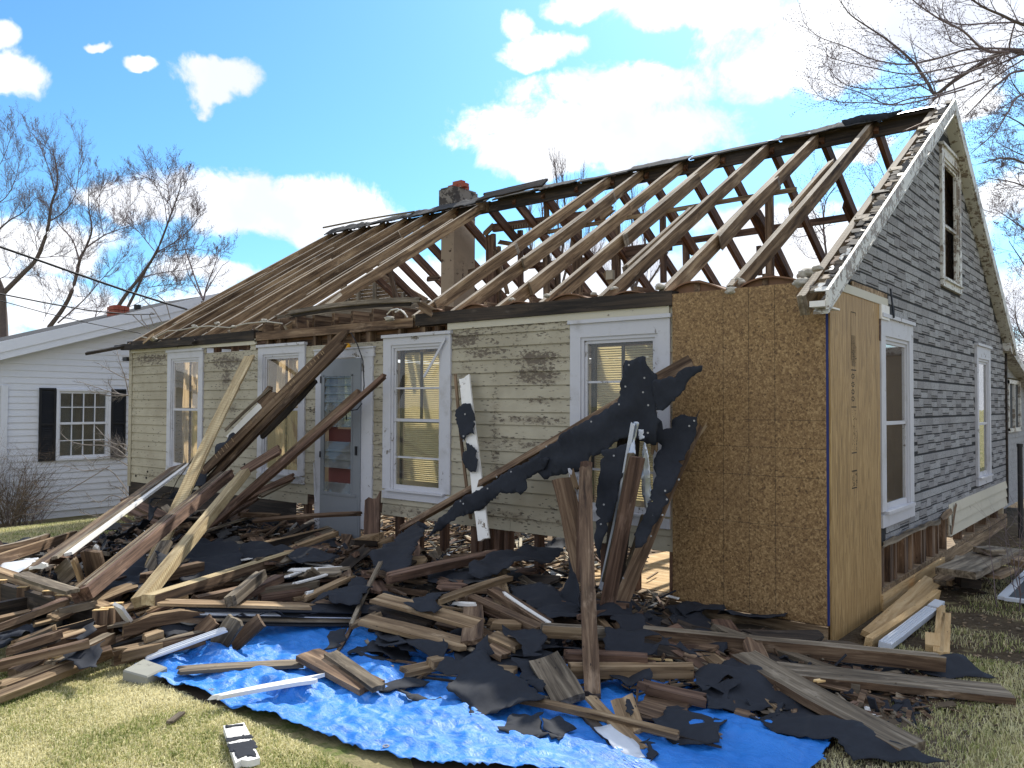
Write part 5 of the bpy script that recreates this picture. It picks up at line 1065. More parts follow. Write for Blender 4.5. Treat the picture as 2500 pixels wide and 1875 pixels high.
bd('deep_board','dark plank under the patched plank in the centre heap',(cF(280,610),Z(.34)),(cF(700,730),Z(.26)),.16,.03,'charred wood',(.1,-.3,.9),(.05,.05),'plank')
bd('tan_tip','tan tapered stick near the foot of the standing lath',(cF(150,740),Z(.2)),(cF(350,650),Z(.34)),.07,.03,'tan wood',(.1,-.4,.9),(.02,.05),'stick')
bd('thin_brown_splint','thin forked splinter on the patched plank',(cF(410,495),Z(.52)),(cF(510,540),Z(.5)),.02,.012,'old wood',(0,-.2,1),(.04,.02),'splinter')
bd('square_beam_right','squared brown beam just left of the big post, lying level',(cF(1380,765),Z(.32)),(cF(1830,790),Z(.26)),.07,.08,'tan wood',(.1,-.25,1),(.01,.1),'beam',top='weathered wood',warp=(0,0,0))
bd('wide_leaning_plank','wide weathered plank leaning down in front of the big post',(cF(1400,950),Z(.26)),(cF(1575,1235),Z(.08)),.21,.045,'weathered wood',(.25,-.5,.8),(.02,.02),'plank')
bd('long_thin_batten','long thin brown batten crossing the tar sheets in front of the big post',(cF(1092,1180),Z(.12)),(cG(360,1100),Z(.10)),.05,.03,'tan wood',(.1,-.5,.8),(.04,.02),'batten')
bd('tan_board_foot','tan narrow board sliding onto the tarp under the batten',(cF(1690,1190),Z(.16)),(cF(2060,1560),Z(.04)),.07,.02,'tan wood',(.1,-.2,1),(.03,.03))
pb = bd('patch_faced_board','pale board with a black tar patch standing behind the long batten',(cF(1905,1200),Z(.2)),(cF(1990,1440),Z(.06)),.14,.025,'tan wood',(.3,-.7,.6),(.02,.03))
T_(sheet('tar_paper',[PZ(cF(1935,1210),.215),PZ(cF(1990,1200),.215),PZ(cF(2010,1260),.185),PZ(cF(1965,1320),.16),PZ(cF(1930,1290),.17)],'tar paper',.004,.008,.003,.02,seed=71),'black tar patch stuck on the pale board behind the batten','tar paper')
T_(sheet('metal_flashing',[PZ(cF(1725,1400),.08),PZ(cF(1860,1370),.1),PZ(cF(2020,1540),.04),PZ(cF(2060,1610),.03),PZ(cF(1960,1620),.03),PZ(cF(1850,1540),.06)],'white flash',.03,.01,.004,.05,seed=72),'bent grey metal flashing lying on the tarp in front','flashing')
T_(sheet('tar_paper',[PZ(cF(2090,1480),.06),PZ(cG(200,1150),.08),PZ(cG(240,1200),.05),PZ(cG(190,1250),.04),PZ(cF(2060,1600),.04)],'tar paper',.03,.015,.004,.03,seed=73),'small black torn scrap at the right end of the bent flashing','tar paper')
bd('under_post_board','dark board under the wide leaning plank sliding to the tarp',(cF(1640,1290),Z(.08)),(cF(1980,1650),Z(.03)),.06,.02,'charred wood',(.1,-.2,1),(.03,.03))
# long beams at the right
bd('nailed_long_beam','very long brown beam with nail heads lying past the chipboard corner',(cG(150,545),Z(.24)),(cG(1790,705),Z(.16)),.08,.09,'old wood',(.15,-.3,1),(.02,.06),'beam',top='weathered wood',warp=(0,0,0))
bd('level_brown_beam','level brown beam right of the big post with a squared right end',(cG(-250,745),Z(.2)),(cG(435,745),Z(.18)),.07,.075,'tan wood',(.1,-.35,1),(.02,.02),'beam')
bd('upper_level_beam','dark red beam above the level brown beam',(cF(1520,935),Z(.26)),(cG(180,690),Z(.26)),.08,.06,'red wood',(.1,-.3,1),(.04,.02),'beam')
bd('curved_red_beam','broken red beam slanting beneath the level brown beam',(cG(90,815),Z(.18)),(cG(500,910),Z(.1)),.09,.045,'red wood',(.1,-.4,1),(.1,.05),'beam')
bd('broad_brown_panel','broad flat brown board on the tarp below the broken red beam',(cG(110,900),Z(.08)),(cG(420,990),Z(.05)),.38,.02,'old wood',(.0,-.1,1),(.05,.08),'panel')
bd('diagonal_wide_plank','very long wide plank slanting toward the lower right corner',(cG(690,665),Z(.22)),(cG(1620,1175),Z(.06)),.21,.045,'old wood',(.0,-.12,1),(.02,.015),'plank',top='weathered wood',warp=(0,-.01,0))
bd('far_right_wide_plank','very long wide plank lying level toward the right edge',(cG(880,745),Z(.16)),(cG(2130,875),Z(.05)),.24,.04,'old wood',(.0,-.15,1),(.02,.015),'plank',top='weathered wood',warp=(0,0,0))
bd('tiny_tan_splinter','tiny curved tan splinter on the lower right of the tarp',(cG(385,1112),Z(.05)),(cG(595,1088),Z(.05)),.04,.02,'tan wood',(0,-.2,1),(.05,.02),'splinter')
bd('short_red_stub','short reddish stub by the hole in the big tar sheet',(cG(630,770),Z(.12)),(cG(775,780),Z(.1)),.08,.03,'old wood',(0,-.3,1),(.03,.03),'stub')
bd('low_red_stub','short brown stub under the ragged edge of the big tar sheet',(cG(630,965),Z(.08)),(cG(770,1000),Z(.05)),.06,.03,'old wood',(0,-.3,1),(.03,.05),'stub')
bd('wedge_board','brown board wedged between the two very long wide planks',(cG(1210,860),Z(.06)),(cG(1480,930),Z(.03)),.09,.03,'old wood',(0,-.2,1),(.03,.06))
bd('yellow_chip','small yellow chip on the very long level plank',(cG(1080,805),Z(.16)),(cG(1130,797),Z(.16)),.04,.01,'fresh splinter',(0,0,1),(.03,.02),'chip')
bd('angled_dark_board','dark board against the new rim joist left of the chipboard foot',(cG(270,470),Z(.2)),(cG(440,540),Z(.14)),.16,.025,'charred wood',(.1,-.3,1),(.05,.05))
# ---- the standing group of wreckage
bd('big_post','heavy brown post standing on the tarp in front of the right window',(cF(1718,1225),Z(.04)),(cD(900,700),Y(-.75)),.11,.07,'old wood',CAMN,(.06,.03),'post',warp=(.01,.01,0))
bd('post_edge_plank','long plank standing close behind the big post',(cD(880,1370),Z(.45)),(cD(905,650),Y(-.6)),.11,.03,'red wood',(.4,-.9,.1),(.02,.02),'plank')
bd('slanted_plank','broad brown plank slanting left of the big post',(cD(890,1340),Z(.5)),(cD(760,735),Y(-.55)),.19,.035,'old wood',(.5,-.85,.1),(.03,.04),'plank')
bd('short_split_plank','short split plank edge between slanted plank and post',(cD(855,840),Y(-.62)),(cD(815,700),Y(-.58)),.05,.02,'tan wood',(.5,-.85,.1),(.05,.06),'plank')
bd('white_post_strip','bluish white strip showing above the slanted plank',(cD(860,850),Y(-.5)),(cD(830,680),Y(-.5)),.11,.015,'white trim',(.5,-.85,.1),(.02,.03),'strip')
bd('brown_front_plank','brown plank standing in front right of the big post',(cD(1018,1540),Z(.22)),(cD(1200,625),Y(-.95)),.125,.035,'red wood',(.45,-.88,.15),(.05,.02),'plank')
bd('long_white_trim','long narrow white trim leaning behind the brown front plank',(cD(985,1400),Z(.35)),(cD(1175,430),Y(-.75)),.035,.03,'white flash',(.45,-.88,.15),(.02,.02),'trim')
bd('grey_trim_plank','grey worn plank edge between the white trim and the brown front plank',(cD(995,1420),Z(.3)),(cD(1165,600),Y(-.8)),.06,.02,'weathered wood',(.45,-.88,.15),(.05,.02),'plank')
T_(sheet('metal_flashing',[PY(cD(1180,425),-.72),PY(cD(1210,430),-.72),PY(cD(1185,540),-.72),PY(cD(1195,615),-.75),PY(cD(1150,620),-.75),PY(cD(1165,520),-.72)],'galvanised',.01,.004,.003,.02,seed=80),'short bright metal flashing at the top of the white trim','flashing')
T_(sheet('metal_flashing',[PY(cD(1245,520),-.6),PY(cD(1265,640),-.6),PY(cD(1285,880),-.6),PY(cD(1250,960),-.6),PY(cD(1225,800),-.6),PY(cD(1230,600),-.6)],'galvanised',.02,.006,.003,.03,seed=81),'long bright galvanised flashing hanging right of the brown front plank','flashing')
T_(sheet('paper_scrap',[PY(cD(1205,470),-.66),PY(cD(1235,470),-.66),PY(cD(1240,520),-.66),PY(cD(1210,530),-.66)],'white flash',.008,.006,.002,.02,seed=82),'small pale scrap pinned between the metal flashings','scrap')
bd('right_black_plank','dark plank leaning on the chipboard at the right of the standing group',(cD(1095,1500),Z(.25)),(cD(1545,420),Y(-.25)),.13,.03,'charred wood',(.55,-.8,.1),(.05,.1),'plank',top='old wood')
bd('thin_split_lath','thin split pale lath behind the dark leaning plank',(cD(1480,610),Y(-.2)),(cD(1608,432),Y(-.15)),.025,.012,'tan wood',(.4,-.9,.1),(.04,.04),'lath')
bd('cross_beam_upper','brown beam rising to the right over the window, its end on the chipboard',(cD(1180,265),Y(-.5)),(cD(1530,65),Y(-.3)),.115,.05,'old wood',(.3,-.9,.3),(.03,.03),'beam')
bd('cross_beam_long','very long dark beam slanting down left from the standing group',(cD(1240,230),Y(-.55)),(cF(470,115),Z(.62)),.07,.05,'old wood',(.25,-.85,.45),(.03,.05),'beam')
bd('upright_tar_post','tall board carrying tar paper behind the crossing beams',(cD(1185,90),Y(-.40)),(cD(1050,1420),Z(.3)),.2,.025,'charred wood',(.3,-.95,.05),(.05,.05))
bd('tan_tip_board','narrow tan board end showing above the beam crossing',(cD(1275,165),Y(-.36)),(cD(1300,620),Y(-.45)),.06,.02,'tan wood',(.3,-.95,.05),(.05,.05))
bd('base_wedge','small brown wedge board at the foot of the brown front plank',(cD(1030,1560),Z(.15)),(cD(1080,1440),Z(.3)),.1,.02,'old wood',(.5,-.8,.3),(.05,.05),'wedge')
bd('grey_leg_strip','grey metal strip leaning low beside the dark leaning plank',(cD(1090,1400),Z(.3)),(cD(1240,960),Y(-.6)),.05,.015,'weathered wood',(.5,-.8,.3),(.03,.03),'strip')
BP0, BP1 = PY(cD(1240,230),-.55), PZ(cF(470,115),.62)
def HB(p, off=.07):
    e = (BP1-BP0); nrm = Vector((e.y,-e.x,0)).normalized()
    if (CAM-BP0).dot(nrm) < 0: nrm = -nrm
    d = ray(*p); o_ = BP0+nrm*off; return CAM+d*((o_-CAM).dot(nrm)/d.dot(nrm))
def caps(parent, pts, y):
    for (px, py) in pts:
        p = HB(cD(px,py),.115) if y is None else PY(cD(px,py), y); e = MB(); d = (CAM-p).normalized(); e.tube([p, p+d*.004], .0075, 9); o = e.obj('nail_cap','old lead',parent,mw=None)
s1 = sheet('tar_paper',[HB(cD(1120,70)),HB(cD(1180,65)),HB(cD(1248,50)),HB(cD(1255,95)),HB(cD(1308,150)),HB(cD(1300,300)),HB(cD(1305,480)),HB(cD(1290,560)),HB(cD(1230,540)),HB(cD(1150,520)),HB(cD(1080,540)),HB(cD(1020,590)),HB(cD(930,620)),HB(cD(860,710)),HB(cD(750,730)),HB(cD(670,760)),HB(cD(620,720)),HB(cD(600,690)),HB(cD(570,640)),HB(cD(800,470)),HB(cD(980,370)),HB(cD(1080,290))],'tar paper',.035,.014,.004,.04,seed=90)
T_(s1,'large black tar paper sheet hanging over the crossing beams of the standing group','tar paper')
caps(s1, ((1150,97),(1240,172),(1130,222),(1232,255),(1262,330),(1260,490),(1093,325),(932,425),(672,568)), None)
s2 = sheet('tar_paper',[HB(cD(600,640),.08),HB(cD(690,640),.08),HB(cD(660,690),.08),HB(cD(545,760),.08),HB(cD(555,810),.08),HB(cD(520,850),.08),HB(cD(400,840),.08),HB(cD(300,930),.08),HB(cD(180,970),.08),HB(cD(80,1040),.08),HB(cD(0,1090),.08),HB(cF(700,60),.08),HB(cF(560,170),.08),HB(cF(420,200),.08),HB(cF(580,60),.08),HB(cD(0,1030),.08),HB(cD(160,880),.08),HB(cD(390,750),.08),HB(cD(500,680),.08)],'tar paper',.03,.016,.004,.04,seed=91)
T_(s2,'long torn tar paper strip wrapped along the very long slanting beam','tar paper'); caps(s2, ((385,745),(332,812),(175,885),(192,900),(468,715)), None)
s3 = sheet('tar_paper',[HB(cD(1300,190),.06),HB(cD(1430,150),.06),HB(cD(1480,110),.06),HB(cD(1575,100),.06),HB(cD(1570,135),.06),HB(cD(1500,180),.06),HB(cD(1475,240),.06),HB(cD(1400,310),.06),HB(cD(1345,362),.06),HB(cD(1305,360),.06)],'tar paper',.03,.012,.004,.035,seed=92)
T_(s3,'black torn tar paper flag at the upper right end of the crossing beam','tar paper')
s4 = sheet('tar_paper',[PY(cD(1290,430),-.42),PY(cD(1340,420),-.42),PY(cD(1350,480),-.4),PY(cD(1400,410),-.38),PY(cD(1470,375),-.33),PY(cD(1540,400),-.28),PY(cD(1560,360),-.26),PY(cD(1530,520),-.33),PY(cD(1440,730),-.5),PY(cD(1380,900),-.62),PY(cD(1320,1010),-.7),PY(cD(1230,1160),-.85),PY(cD(1190,1160),-.9),PY(cD(1180,1080),-.85),PY(cD(1250,960),-.75),PY(cD(1300,760),-.6),PY(cD(1295,640),-.52),PY(cD(1340,560),-.45),PY(cD(1290,550),-.45)],'tar paper',.04,.014,.004,.04,seed=93)
T_(s4,'black tar paper clinging to the dark plank beside the chipboard','tar paper')
for (px, py) in ((1528,420),(1500,450),(1440,760),(1360,825),(1370,875),(1282,965),(1345,965),(1278,1087),(1118,1330)): caps(s4, ((px,py),), -.75 if py > 700 else -.45)
s5 = sheet('tar_paper',[PY(cD(1000,590),-.66),PY(cD(1100,560),-.66),PY(cD(1160,540),-.66),PY(cD(1100,760),-.7),PY(cD(1050,980),-.75),PY(cD(990,1230),-.8),PY(cD(965,1080),-.78),PY(cD(970,800),-.7)],'tar paper',.03,.012,.004,.04,seed=94)
T_(s5,'narrow black tar paper strip hanging just right of the big post','tar paper'); caps(s5, ((1063,622),(1005,905),(988,1018)), -.8)
s6 = sheet('tar_paper',[PY(cD(870,1350),-1.0),PY(cD(790,1190),-1.0),PY(cD(760,1400),-1.0),PZ(cF(1490,590),.3),PZ(cF(1600,640),.28),PY(cD(885,1500),-1.2)],'tar paper',.04,.014,.004,.04,seed=95)
T_(s6,'black tar paper fold at the back of the big post near the ground','tar paper')
# white board leaning at the wall left of it
wl = bd('leaning_white_board','tall white painted board leaning on the wall right of the blind window',(cC(780,1575),Y(-.42)),(cC(645,455),Y(-.10)),.135,.022,'white board',(.2,-.97,.1),(.02,.06))
bd('leaning_white_edge','dark rotten edge strip behind the tall white leaning board',(cC(690,1440),Y(-.27)),(cC(583,440),Y(-.06)),.03,.02,'old wood',(.2,-.97,.1),(.02,.08),'strip')
w1 = [(590,690),(640,650),(690,650),(715,720),(720,790),(705,820),(720,860),(690,850),(660,870),(645,905),(625,880),(610,820),(585,760)]
w2 = [(660,910),(700,930),(735,975),(725,1010),(742,1030),(725,1110),(690,1115),(650,1080),(632,1030),(640,980),(665,970)]
for (pts, lb, sd) in ((w1,'upper black tar patch on the tall white leaning board',96),(w2,'lower black tar patch on the tall white leaning board',97)):
    o = T_(sheet('tar_paper',[PY(cC(a,c_),-.135-(c_-440)/1000*.30) for a,c_ in pts],'tar paper',.012,.008,.003,.025,seed=sd), lb, 'tar paper')
    for (a, c_) in (((650,722),(715,772),(640,870),(640,902)) if sd == 96 else ((735,980),)):
        p = PY(cC(a,c_), -.16-(c_-440)/1000*.30); e = MB(); e.tube([p,p+(CAM-p).normalized()*.004],.009,9); e.obj('nail_cap','old lead',o)
# tar paper lying over the heap
def zs(name, label, pts, mat='tar paper', amp=.05, seed=0, rag=.02, holes=0, step=.045):
    return T_(sheet(name, [PZ(p, z) for (p, z) in pts], mat, amp, rag, .004, step, seed=seed, holes=holes), label, 'tar paper')
zs('tar_paper','wide grey black sheet curling over the heap right of the door',[(cQ(1480,640),.7),(cQ(1800,480),.72),(cQ(2100,260),.85),(cQ(2180,420),.8),(cQ(2060,600),.7),(cQ(1960,900),.56),(cQ(1800,960),.5),(cQ(1560,900),.5),(cQ(1400,760),.56)],seed=100,amp=.04)
zs('tar_paper','big black tar paper roll lying over the reddish beam in the centre',[(cF(915,330),.62),(cF(1060,270),.66),(cF(1300,230),.66),(cF(1480,200),.68),(cF(1560,140),.75),(cF(1530,260),.62),(cF(1420,330),.55),(cF(1200,360),.55),(cF(1120,420),.45),(cF(940,450),.45),(cF(910,400),.5)],seed=101,amp=.06)
zs('tar_paper','black sheet covering the middle of the patched plank',[(cF(490,590),.5),(cF(640,530),.53),(cF(790,510),.5),(cF(700,580),.5),(cF(745,620),.45),(cF(690,660),.42),(cF(580,640),.44)],seed=102,amp=.02)
zs('tar_paper','black sheets in the shade left of the standing lath',[(cQ(700,1300),.35),(cQ(1000,1150),.4),(cQ(1350,1000),.4),(cQ(1500,1150),.4),(cQ(1330,1380),.34),(cQ(1000,1400),.3),(cQ(600,1340),.33)],seed=103,amp=.05)
zs('tar_paper','large black sheet between the white edged joist and the big post',[(cF(1180,480),.42),(cF(1400,500),.42),(cF(1650,560),.38),(cF(1650,700),.3),(cF(1440,720),.3),(cF(1250,580),.36)],seed=104,amp=.05)
zs('tar_paper','large dark sheet draped over the beams right of the big post',[(cF(1800,760),.34),(cG(150,520),.34),(cG(330,590),.3),(cG(520,665),.22),(cG(380,650),.22),(cG(200,660),.2),(cG(70,650),.22),(cG(0,665),.2),(cF(1790,920),.22)],seed=105,amp=.04,holes=2)
zs('tar_paper','big ragged tar sheet spread toward the tarp with torn fingers',[(cF(870,950),.28),(cF(1010,920),.28),(cF(1200,1090),.2),(cF(1390,1200),.14),(cF(1380,1260),.12),(cF(1120,1290),.1),(cF(1020,1300),.1),(cF(930,1330),.1),(cF(905,1240),.12),(cF(770,1170),.14),(cF(830,1080),.18),(cF(690,1040),.18),(cF(760,960),.24)],seed=106,amp=.05)
zs('tar_paper','pointed upright tar fold standing at the top of the ragged sheet',[(cF(1040,800),.42),(cF(1050,870),.34),(cF(1090,940),.24),(cF(1010,1010),.2),(cF(960,990),.2),(cF(930,920),.26),(cF(1000,860),.32)],seed=107,amp=.03)
zs('tar_paper','ragged sheet between the fold and the wide weathered plank',[(cF(1190,950),.24),(cF(1330,960),.22),(cF(1420,1190),.14),(cF(1360,1190),.12),(cF(1250,1130),.14),(cF(1260,1040),.16)],seed=108,amp=.04)
zs('tar_paper','round black scrap at the front on the tarp under the batten',[(cF(1390,1350),.10),(cF(1500,1320),.11),(cF(1615,1390),.09),(cF(1500,1490),.07),(cF(1400,1430),.08)],seed=109,amp=.03)
zs('tar_paper','frontmost black sheet on the tarp left of the round scrap',[(cF(1100,1390),.08),(cF(1200,1300),.10),(cF(1400,1310),.09),(cF(1400,1430),.07),(cF(1600,1470),.05),(cF(1450,1500),.05),(cF(1250,1460),.06),(cF(1170,1440),.06)],seed=110,amp=.03)
zs('tar_paper','black sheet over the boards behind the ragged tar fold',[(cF(1130,760),.32),(cF(1390,770),.3),(cF(1400,880),.24),(cF(1380,960),.2),(cF(1270,960),.2),(cF(1200,830),.28)],seed=111,amp=.05)
zs('tar_paper','grey curved scrap above the wide dark tarp plank',[(cE(1650,490),.26),(cE(1760,520),.26),(cE(1900,600),.22),(cE(2000,690),.14),(cE(1880,680),.14),(cE(1740,600),.2)],seed=112,amp=.04)
zs('tar_paper','dark sheet hiding the tarp below the long centre plank',[(cE(1700,640),.14),(cE(1950,700),.14),(cE(2150,740),.14),(cE(2200,640),.2),(cE(2000,560),.24),(cE(1720,520),.22)],seed=113,amp=.05)
zs('tar_paper','small scrap on the tarp beside the wide dark plank',[(cE(1730,890),.08),(cE(1900,850),.08),(cE(2070,870),.08),(cE(2000,910),.07),(cE(1740,935),.07)],seed=114,amp=.02)
zs('tar_paper','pointed scrap on the sunny tarp below the small scrap',[(cE(1850,925),.07),(cE(1990,950),.07),(cE(2060,990),.06),(cE(2180,1010),.06),(cE(2020,1012),.06),(cE(1930,985),.06)],seed=115,amp=.015)
zs('tar_paper','scrap near the top corner of the wide tarp plank',[(cE(1400,560),.2),(cE(1520,530),.22),(cE(1480,640),.16),(cE(1350,670),.14)],seed=116,amp=.03)
zs('tar_paper','very large dark sheet with a hole spreading to the lower right lawn',[(cG(440,760),.16),(cG(630,700),.18),(cG(800,760),.14),(cG(1180,1000),.08),(cG(1500,1160),.05),(cG(1800,1262),.03),(cG(1500,1240),.03),(cG(1290,1230),.03),(cG(1180,1140),.03),(cG(1000,1120),.04),(cG(860,1080),.05),(cG(780,1000),.06),(cG(900,930),.08),(cG(720,960),.08),(cG(560,980),.07),(cG(500,950),.09),(cG(480,880),.12),(cG(440,840),.14)],seed=117,amp=.05,holes=3)
zs('tar_paper','black scrap pile at the end of the nailed long beam',[(cG(1640,740),.07),(cG(1760,680),.1),(cG(1880,690),.09),(cG(2060,790),.04),(cG(1900,770),.05),(cG(1780,785),.04)],seed=118,amp=.04)
zs('tar_paper','low black sheet showing under the nailed long beam',[(cG(900,690),.06),(cG(1300,700),.07),(cG(1700,740),.05),(cG(1500,780),.03),(cG(1100,740),.04)],seed=119,amp=.03)
zs('tar_paper','sheet hanging behind the nailed long beam near the post',[(cG(20,440),.32),(cG(120,440),.34),(cG(190,520),.3),(cG(60,545),.26),(cF(1830,690),.3),(cF(1880,660),.34)],seed=120,amp=.05)
zs('tar_paper','long black sheet under the layered sheathing stack',[(cA(830,1000),.4),(cA(1200,990),.42),(cA(1700,1010),.34),(cA(2040,1000),.28),(cA(1800,1060),.22),(cA(1400,1060),.28),(cA(1000,1090),.26),(cA(850,1070),.28)],seed=121,amp=.05)
zs('tar_paper','black sheet in the hollow under the squared beam',[(cA(980,640),.6),(cA(1300,560),.6),(cA(1500,600),.55),(cA(1500,740),.42),(cA(1200,800),.42),(cA(980,790),.45)],seed=122,amp=.06)
zs('tar_paper','black sheet between grooved beam and frame plate',[(cA(650,700),.5),(cA(900,640),.55),(cA(980,760),.42),(cA(880,900),.4),(cA(640,900),.42)],seed=123,amp=.05)
zs('tar_paper','dark crumpled sheet on the ground inside the fallen frame',[(cA(-60,1150),.12),(cA(250,1090),.12),(cA(480,1040),.15),(cA(620,1120),.12),(cA(300,1210),.06),(cA(-60,1260),.05)],seed=124,amp=.06)
for i,(x_,y_) in enumerate(((60,1180),(420,1180),(760,1080),(520,1290),(1120,1110),(1050,860),(1700,820),(1450,1040))):
    zs('tar_paper',('black sheet low at the left edge under the fallen frame','black sheet between the thick dark joist and the frame','black sheet right of the frame corner','small black sheet by the bright splintered end','black sheet left of the leaning grey plank','black sheet below the pale squared beam foot','black sheet beneath the grey split joist','black sheet right under the layered stack')[i],[(cA(x_+a_*RD.uniform(120,190),y_+b_*RD.uniform(35,70)),.16+.08*RD.random()) for a_,b_ in ((-1,0),(-.6,-.9),(.2,-1),(.9,-.7),(1,.1),(.4,1),(-.5,.9))],seed=160+i,amp=.07)
for i,(pts) in enumerate(([(cB(1170,1420),.5),(cB(1300,1350),.5),(cB(1380,1340),.48),(cB(1300,1440),.44)],[(cB(800,1500),.42),(cB(960,1470),.45),(cB(1030,1480),.42),(cB(900,1560),.38)],[(cB(820,1580),.38),(cB(1000,1540),.4),(cB(1030,1570),.37),(cB(860,1630),.34)],[(cB(1080,1400),.5),(cB(1250,1410),.46),(cB(1200,1450),.44),(cB(1060,1440),.44)])):
    T_(sheet('shingle_slab',[PZ(p,z) for p,z in pts],'shingle',.04,.02,.012,.05,seed=130+i),('grey shingle slab in the shade right below the second window','upper of two grey shingle slabs under the squared beam','lower of two grey shingle slabs under the squared beam','dark shingle slab beside the foot of the thin rail')[i],'shingles')
PZ = PZ_true; HEAP = False
# ------------------------------------------------------------------ filler of the heap
def mound(x, y):
    u = max(0, min(1, (-2.9-x)/.9)); yf = -1.95*(1-u)-3.45*u
    if x < -6.3: yf = -3.2+(-6.3-x)*.9
    if y > -.04 or y < yf: return 0
    tt = (y-yf)/(-.1-yf); k = .40 if x < -6 else .33 if x < -3.4 else .34 if x < -2.2 else .22 if x < -1.2 else .11
    if x < -7.6: k *= max(0, 1-(-7.6-x)/1.6)
    if x > .2: k *= max(0, 1-(x-.2)/.9)
    return k*min(1, tt*1.5+.12)*(.8+.4*noise.noise(Vector((x*1.3,y*1.3,2))))
b = MB(); R2 = random.Random(3); N = 0
for i in range(15000):
    x = R2.uniform(-8.2,.9); y = R2.gauss(-1.05,.62) if x > -3.2 else R2.uniform(-3.5,-.1)
    if y > -.06 or (y < -2.5 and x > -3.2) or (x > -1.2 and (y > -.35 or R2.random() < .5)): continue
    m_ = mound(x,y)
    if m_ < .02 and R2.random() < .85: continue
    z = m_*R2.uniform(.35,.8); L = R2.uniform(.04,.28); w = R2.uniform(.01,.05); t_ = R2.uniform(.003,.012); d = Vector((R2.uniform(-1,1),R2.uniform(-1,1),R2.uniform(-.35,.35))).normalized(); n = Vector((R2.uniform(-.6,.6),R2.uniform(-.6,.6),1)).normalized(); s_ = d.cross(n).normalized(); n = s_.cross(d)
    c = Vector((x,y,z)); P8 = [c+d*(L/2)*a+s_*(w/2)*bb+n*(t_/2)*cc for cc in (-1,1) for (a,bb) in ((-1,-1),(1,-1),(1,1),(-1,1))]
    b.hexa(P8, (5 if R2.random() < .035 else R2.choice((0,0,0,1,1,2,3,4,0))))
tag(b.obj('splinter_litter',['tar paper','old wood','weathered wood','red wood','dirt litter','white board']), kind='stuff')['label'] = 'small splinters and roofing crumbs filling the heap'
xs = np.arange(-8.6,1.2,.12); ys = np.arange(-3.7,-.0,.12); b = MB(); n = len(xs)
b.add([(x,y,mound(x,y)*.62-.012+noise.noise(Vector((x*3,y*3,0)))*.05*(mound(x,y)>.02)) for y in ys for x in xs],[(j*n+i,j*n+i+1,(j+1)*n+i+1,(j+1)*n+i) for j in range(len(ys)-1) for i in range(n-1)])
tag(b.obj('rubble_bed','dirt litter',smooth=True), kind='stuff')['label'] = 'dark crumbled bed of the heap'
PZT = PZ
RL = random.Random(17)
for i in range(46):
    x0 = RL.uniform(-80,1250); lo = 1480-max(0,x0)*.30; y0_ = RL.uniform(960+max(0,300-x0)*.1, lo); L = RL.uniform(220,620); sl_ = RL.gauss(-.34,.10); z = .04+.26*max(0,min(1,(lo-y0_)/420))*RL.uniform(.6,1)
    p0 = PZT(cA(x0,y0_),max(.04,z)); p1 = PZT(cA(x0+L,y0_+L*sl_),max(.05,z+RL.uniform(-.02,.10)))
    if p1.y > -.15 or (p1-p0).length > 3.2: continue
    mt = RL.choice(('old wood','old wood','weathered wood','charred wood','tan wood','red wood')); hue = {'old wood':'brown','red wood':'reddish','weathered wood':'grey','charred wood':'blackened','tan wood':'tan'}[mt]; big = RL.random() < .45
    o = plank('long_joist' if big else 'long_board', p0, p1, RL.uniform(.045,.07) if big else RL.uniform(.06,.12), RL.uniform(.04,.055) if big else .018, mt, (RL.uniform(-.2,.2),RL.uniform(-.35,.1),1), (RL.uniform(.01,.1),RL.uniform(.01,.1)), top='tan wood' if RL.random() < .25 else None, rr=RL, notch=.12)
    tag(o, hue+(' long joist' if big else ' long thin board')+' sloping up to the right in the heap left of the tarp', 'joist' if big else 'board', hue+(' long joists' if big else ' long boards')+' of the left heap')
for i in range(60):
    x = RL.uniform(-3.0,.1); y = RL.uniform(-2.35,-1.2)-(.0 if x > -1 else .35*RL.random()); a = RL.choice((RL.gauss(-.5,.3),RL.gauss(2.1,.4),RL.gauss(.1,.4))); L = RL.uniform(.15,.75); d = Vector((cos(a),sin(a),RL.uniform(-.06,.1))).normalized(); c = Vector((x,y,.05+mound(x,y)*.6)); mt = RL.choice(('old wood','tan wood','charred wood','weathered wood','fresh splinter' if i%6==0 else 'old wood'))
    o = plank('splintered_stick', c-d*L/2, c+d*L/2, RL.uniform(.012,.035), RL.uniform(.006,.015), mt, (0,RL.uniform(-.3,.3),1), (.05,.05), rr=RL, notch=.2, taper=(RL.uniform(0,.6),RL.uniform(0,.6)))
    tag(o, 'thin splintered stick strewn over the back of the tarp and the felt', 'stick', 'splintered sticks on the tarp')
for i in range(16):
    x = RL.uniform(-2.9,.2); y = RL.uniform(-2.3,-1.35)-(.15 if x < -1 else 0); s_ = RL.uniform(.10,.24); z = .06+mound(x,y)*.7
    pts = [(x+cos(k)*s_*RL.uniform(.5,1.4), y+sin(k)*s_*RL.uniform(.5,1.1), z+RL.uniform(-.03,.05)) for k in np.arange(0,2*pi,.8)]
    tag(sheet('tar_scrap',pts,'tar paper',.045,.01,.003,.04,seed=700+i),'torn black felt scrap lying at the back edge of the tarp','tar paper','felt scraps on the tarp')
regs = [(-8.4,-5.4,-2.7,-.2,80,'left'),(-5.4,-3.2,-2.9,-.2,90,'door'),(-3.2,-1.5,-1.9,-.25,50,'centre'),(-1.5,.2,-1.5,-.15,34,'right')]
TXT = {'left':'below the two left windows','door':'in front of the door','centre':'below the blind window and stained clapboards','right':'at the foot of the standing wreckage'}
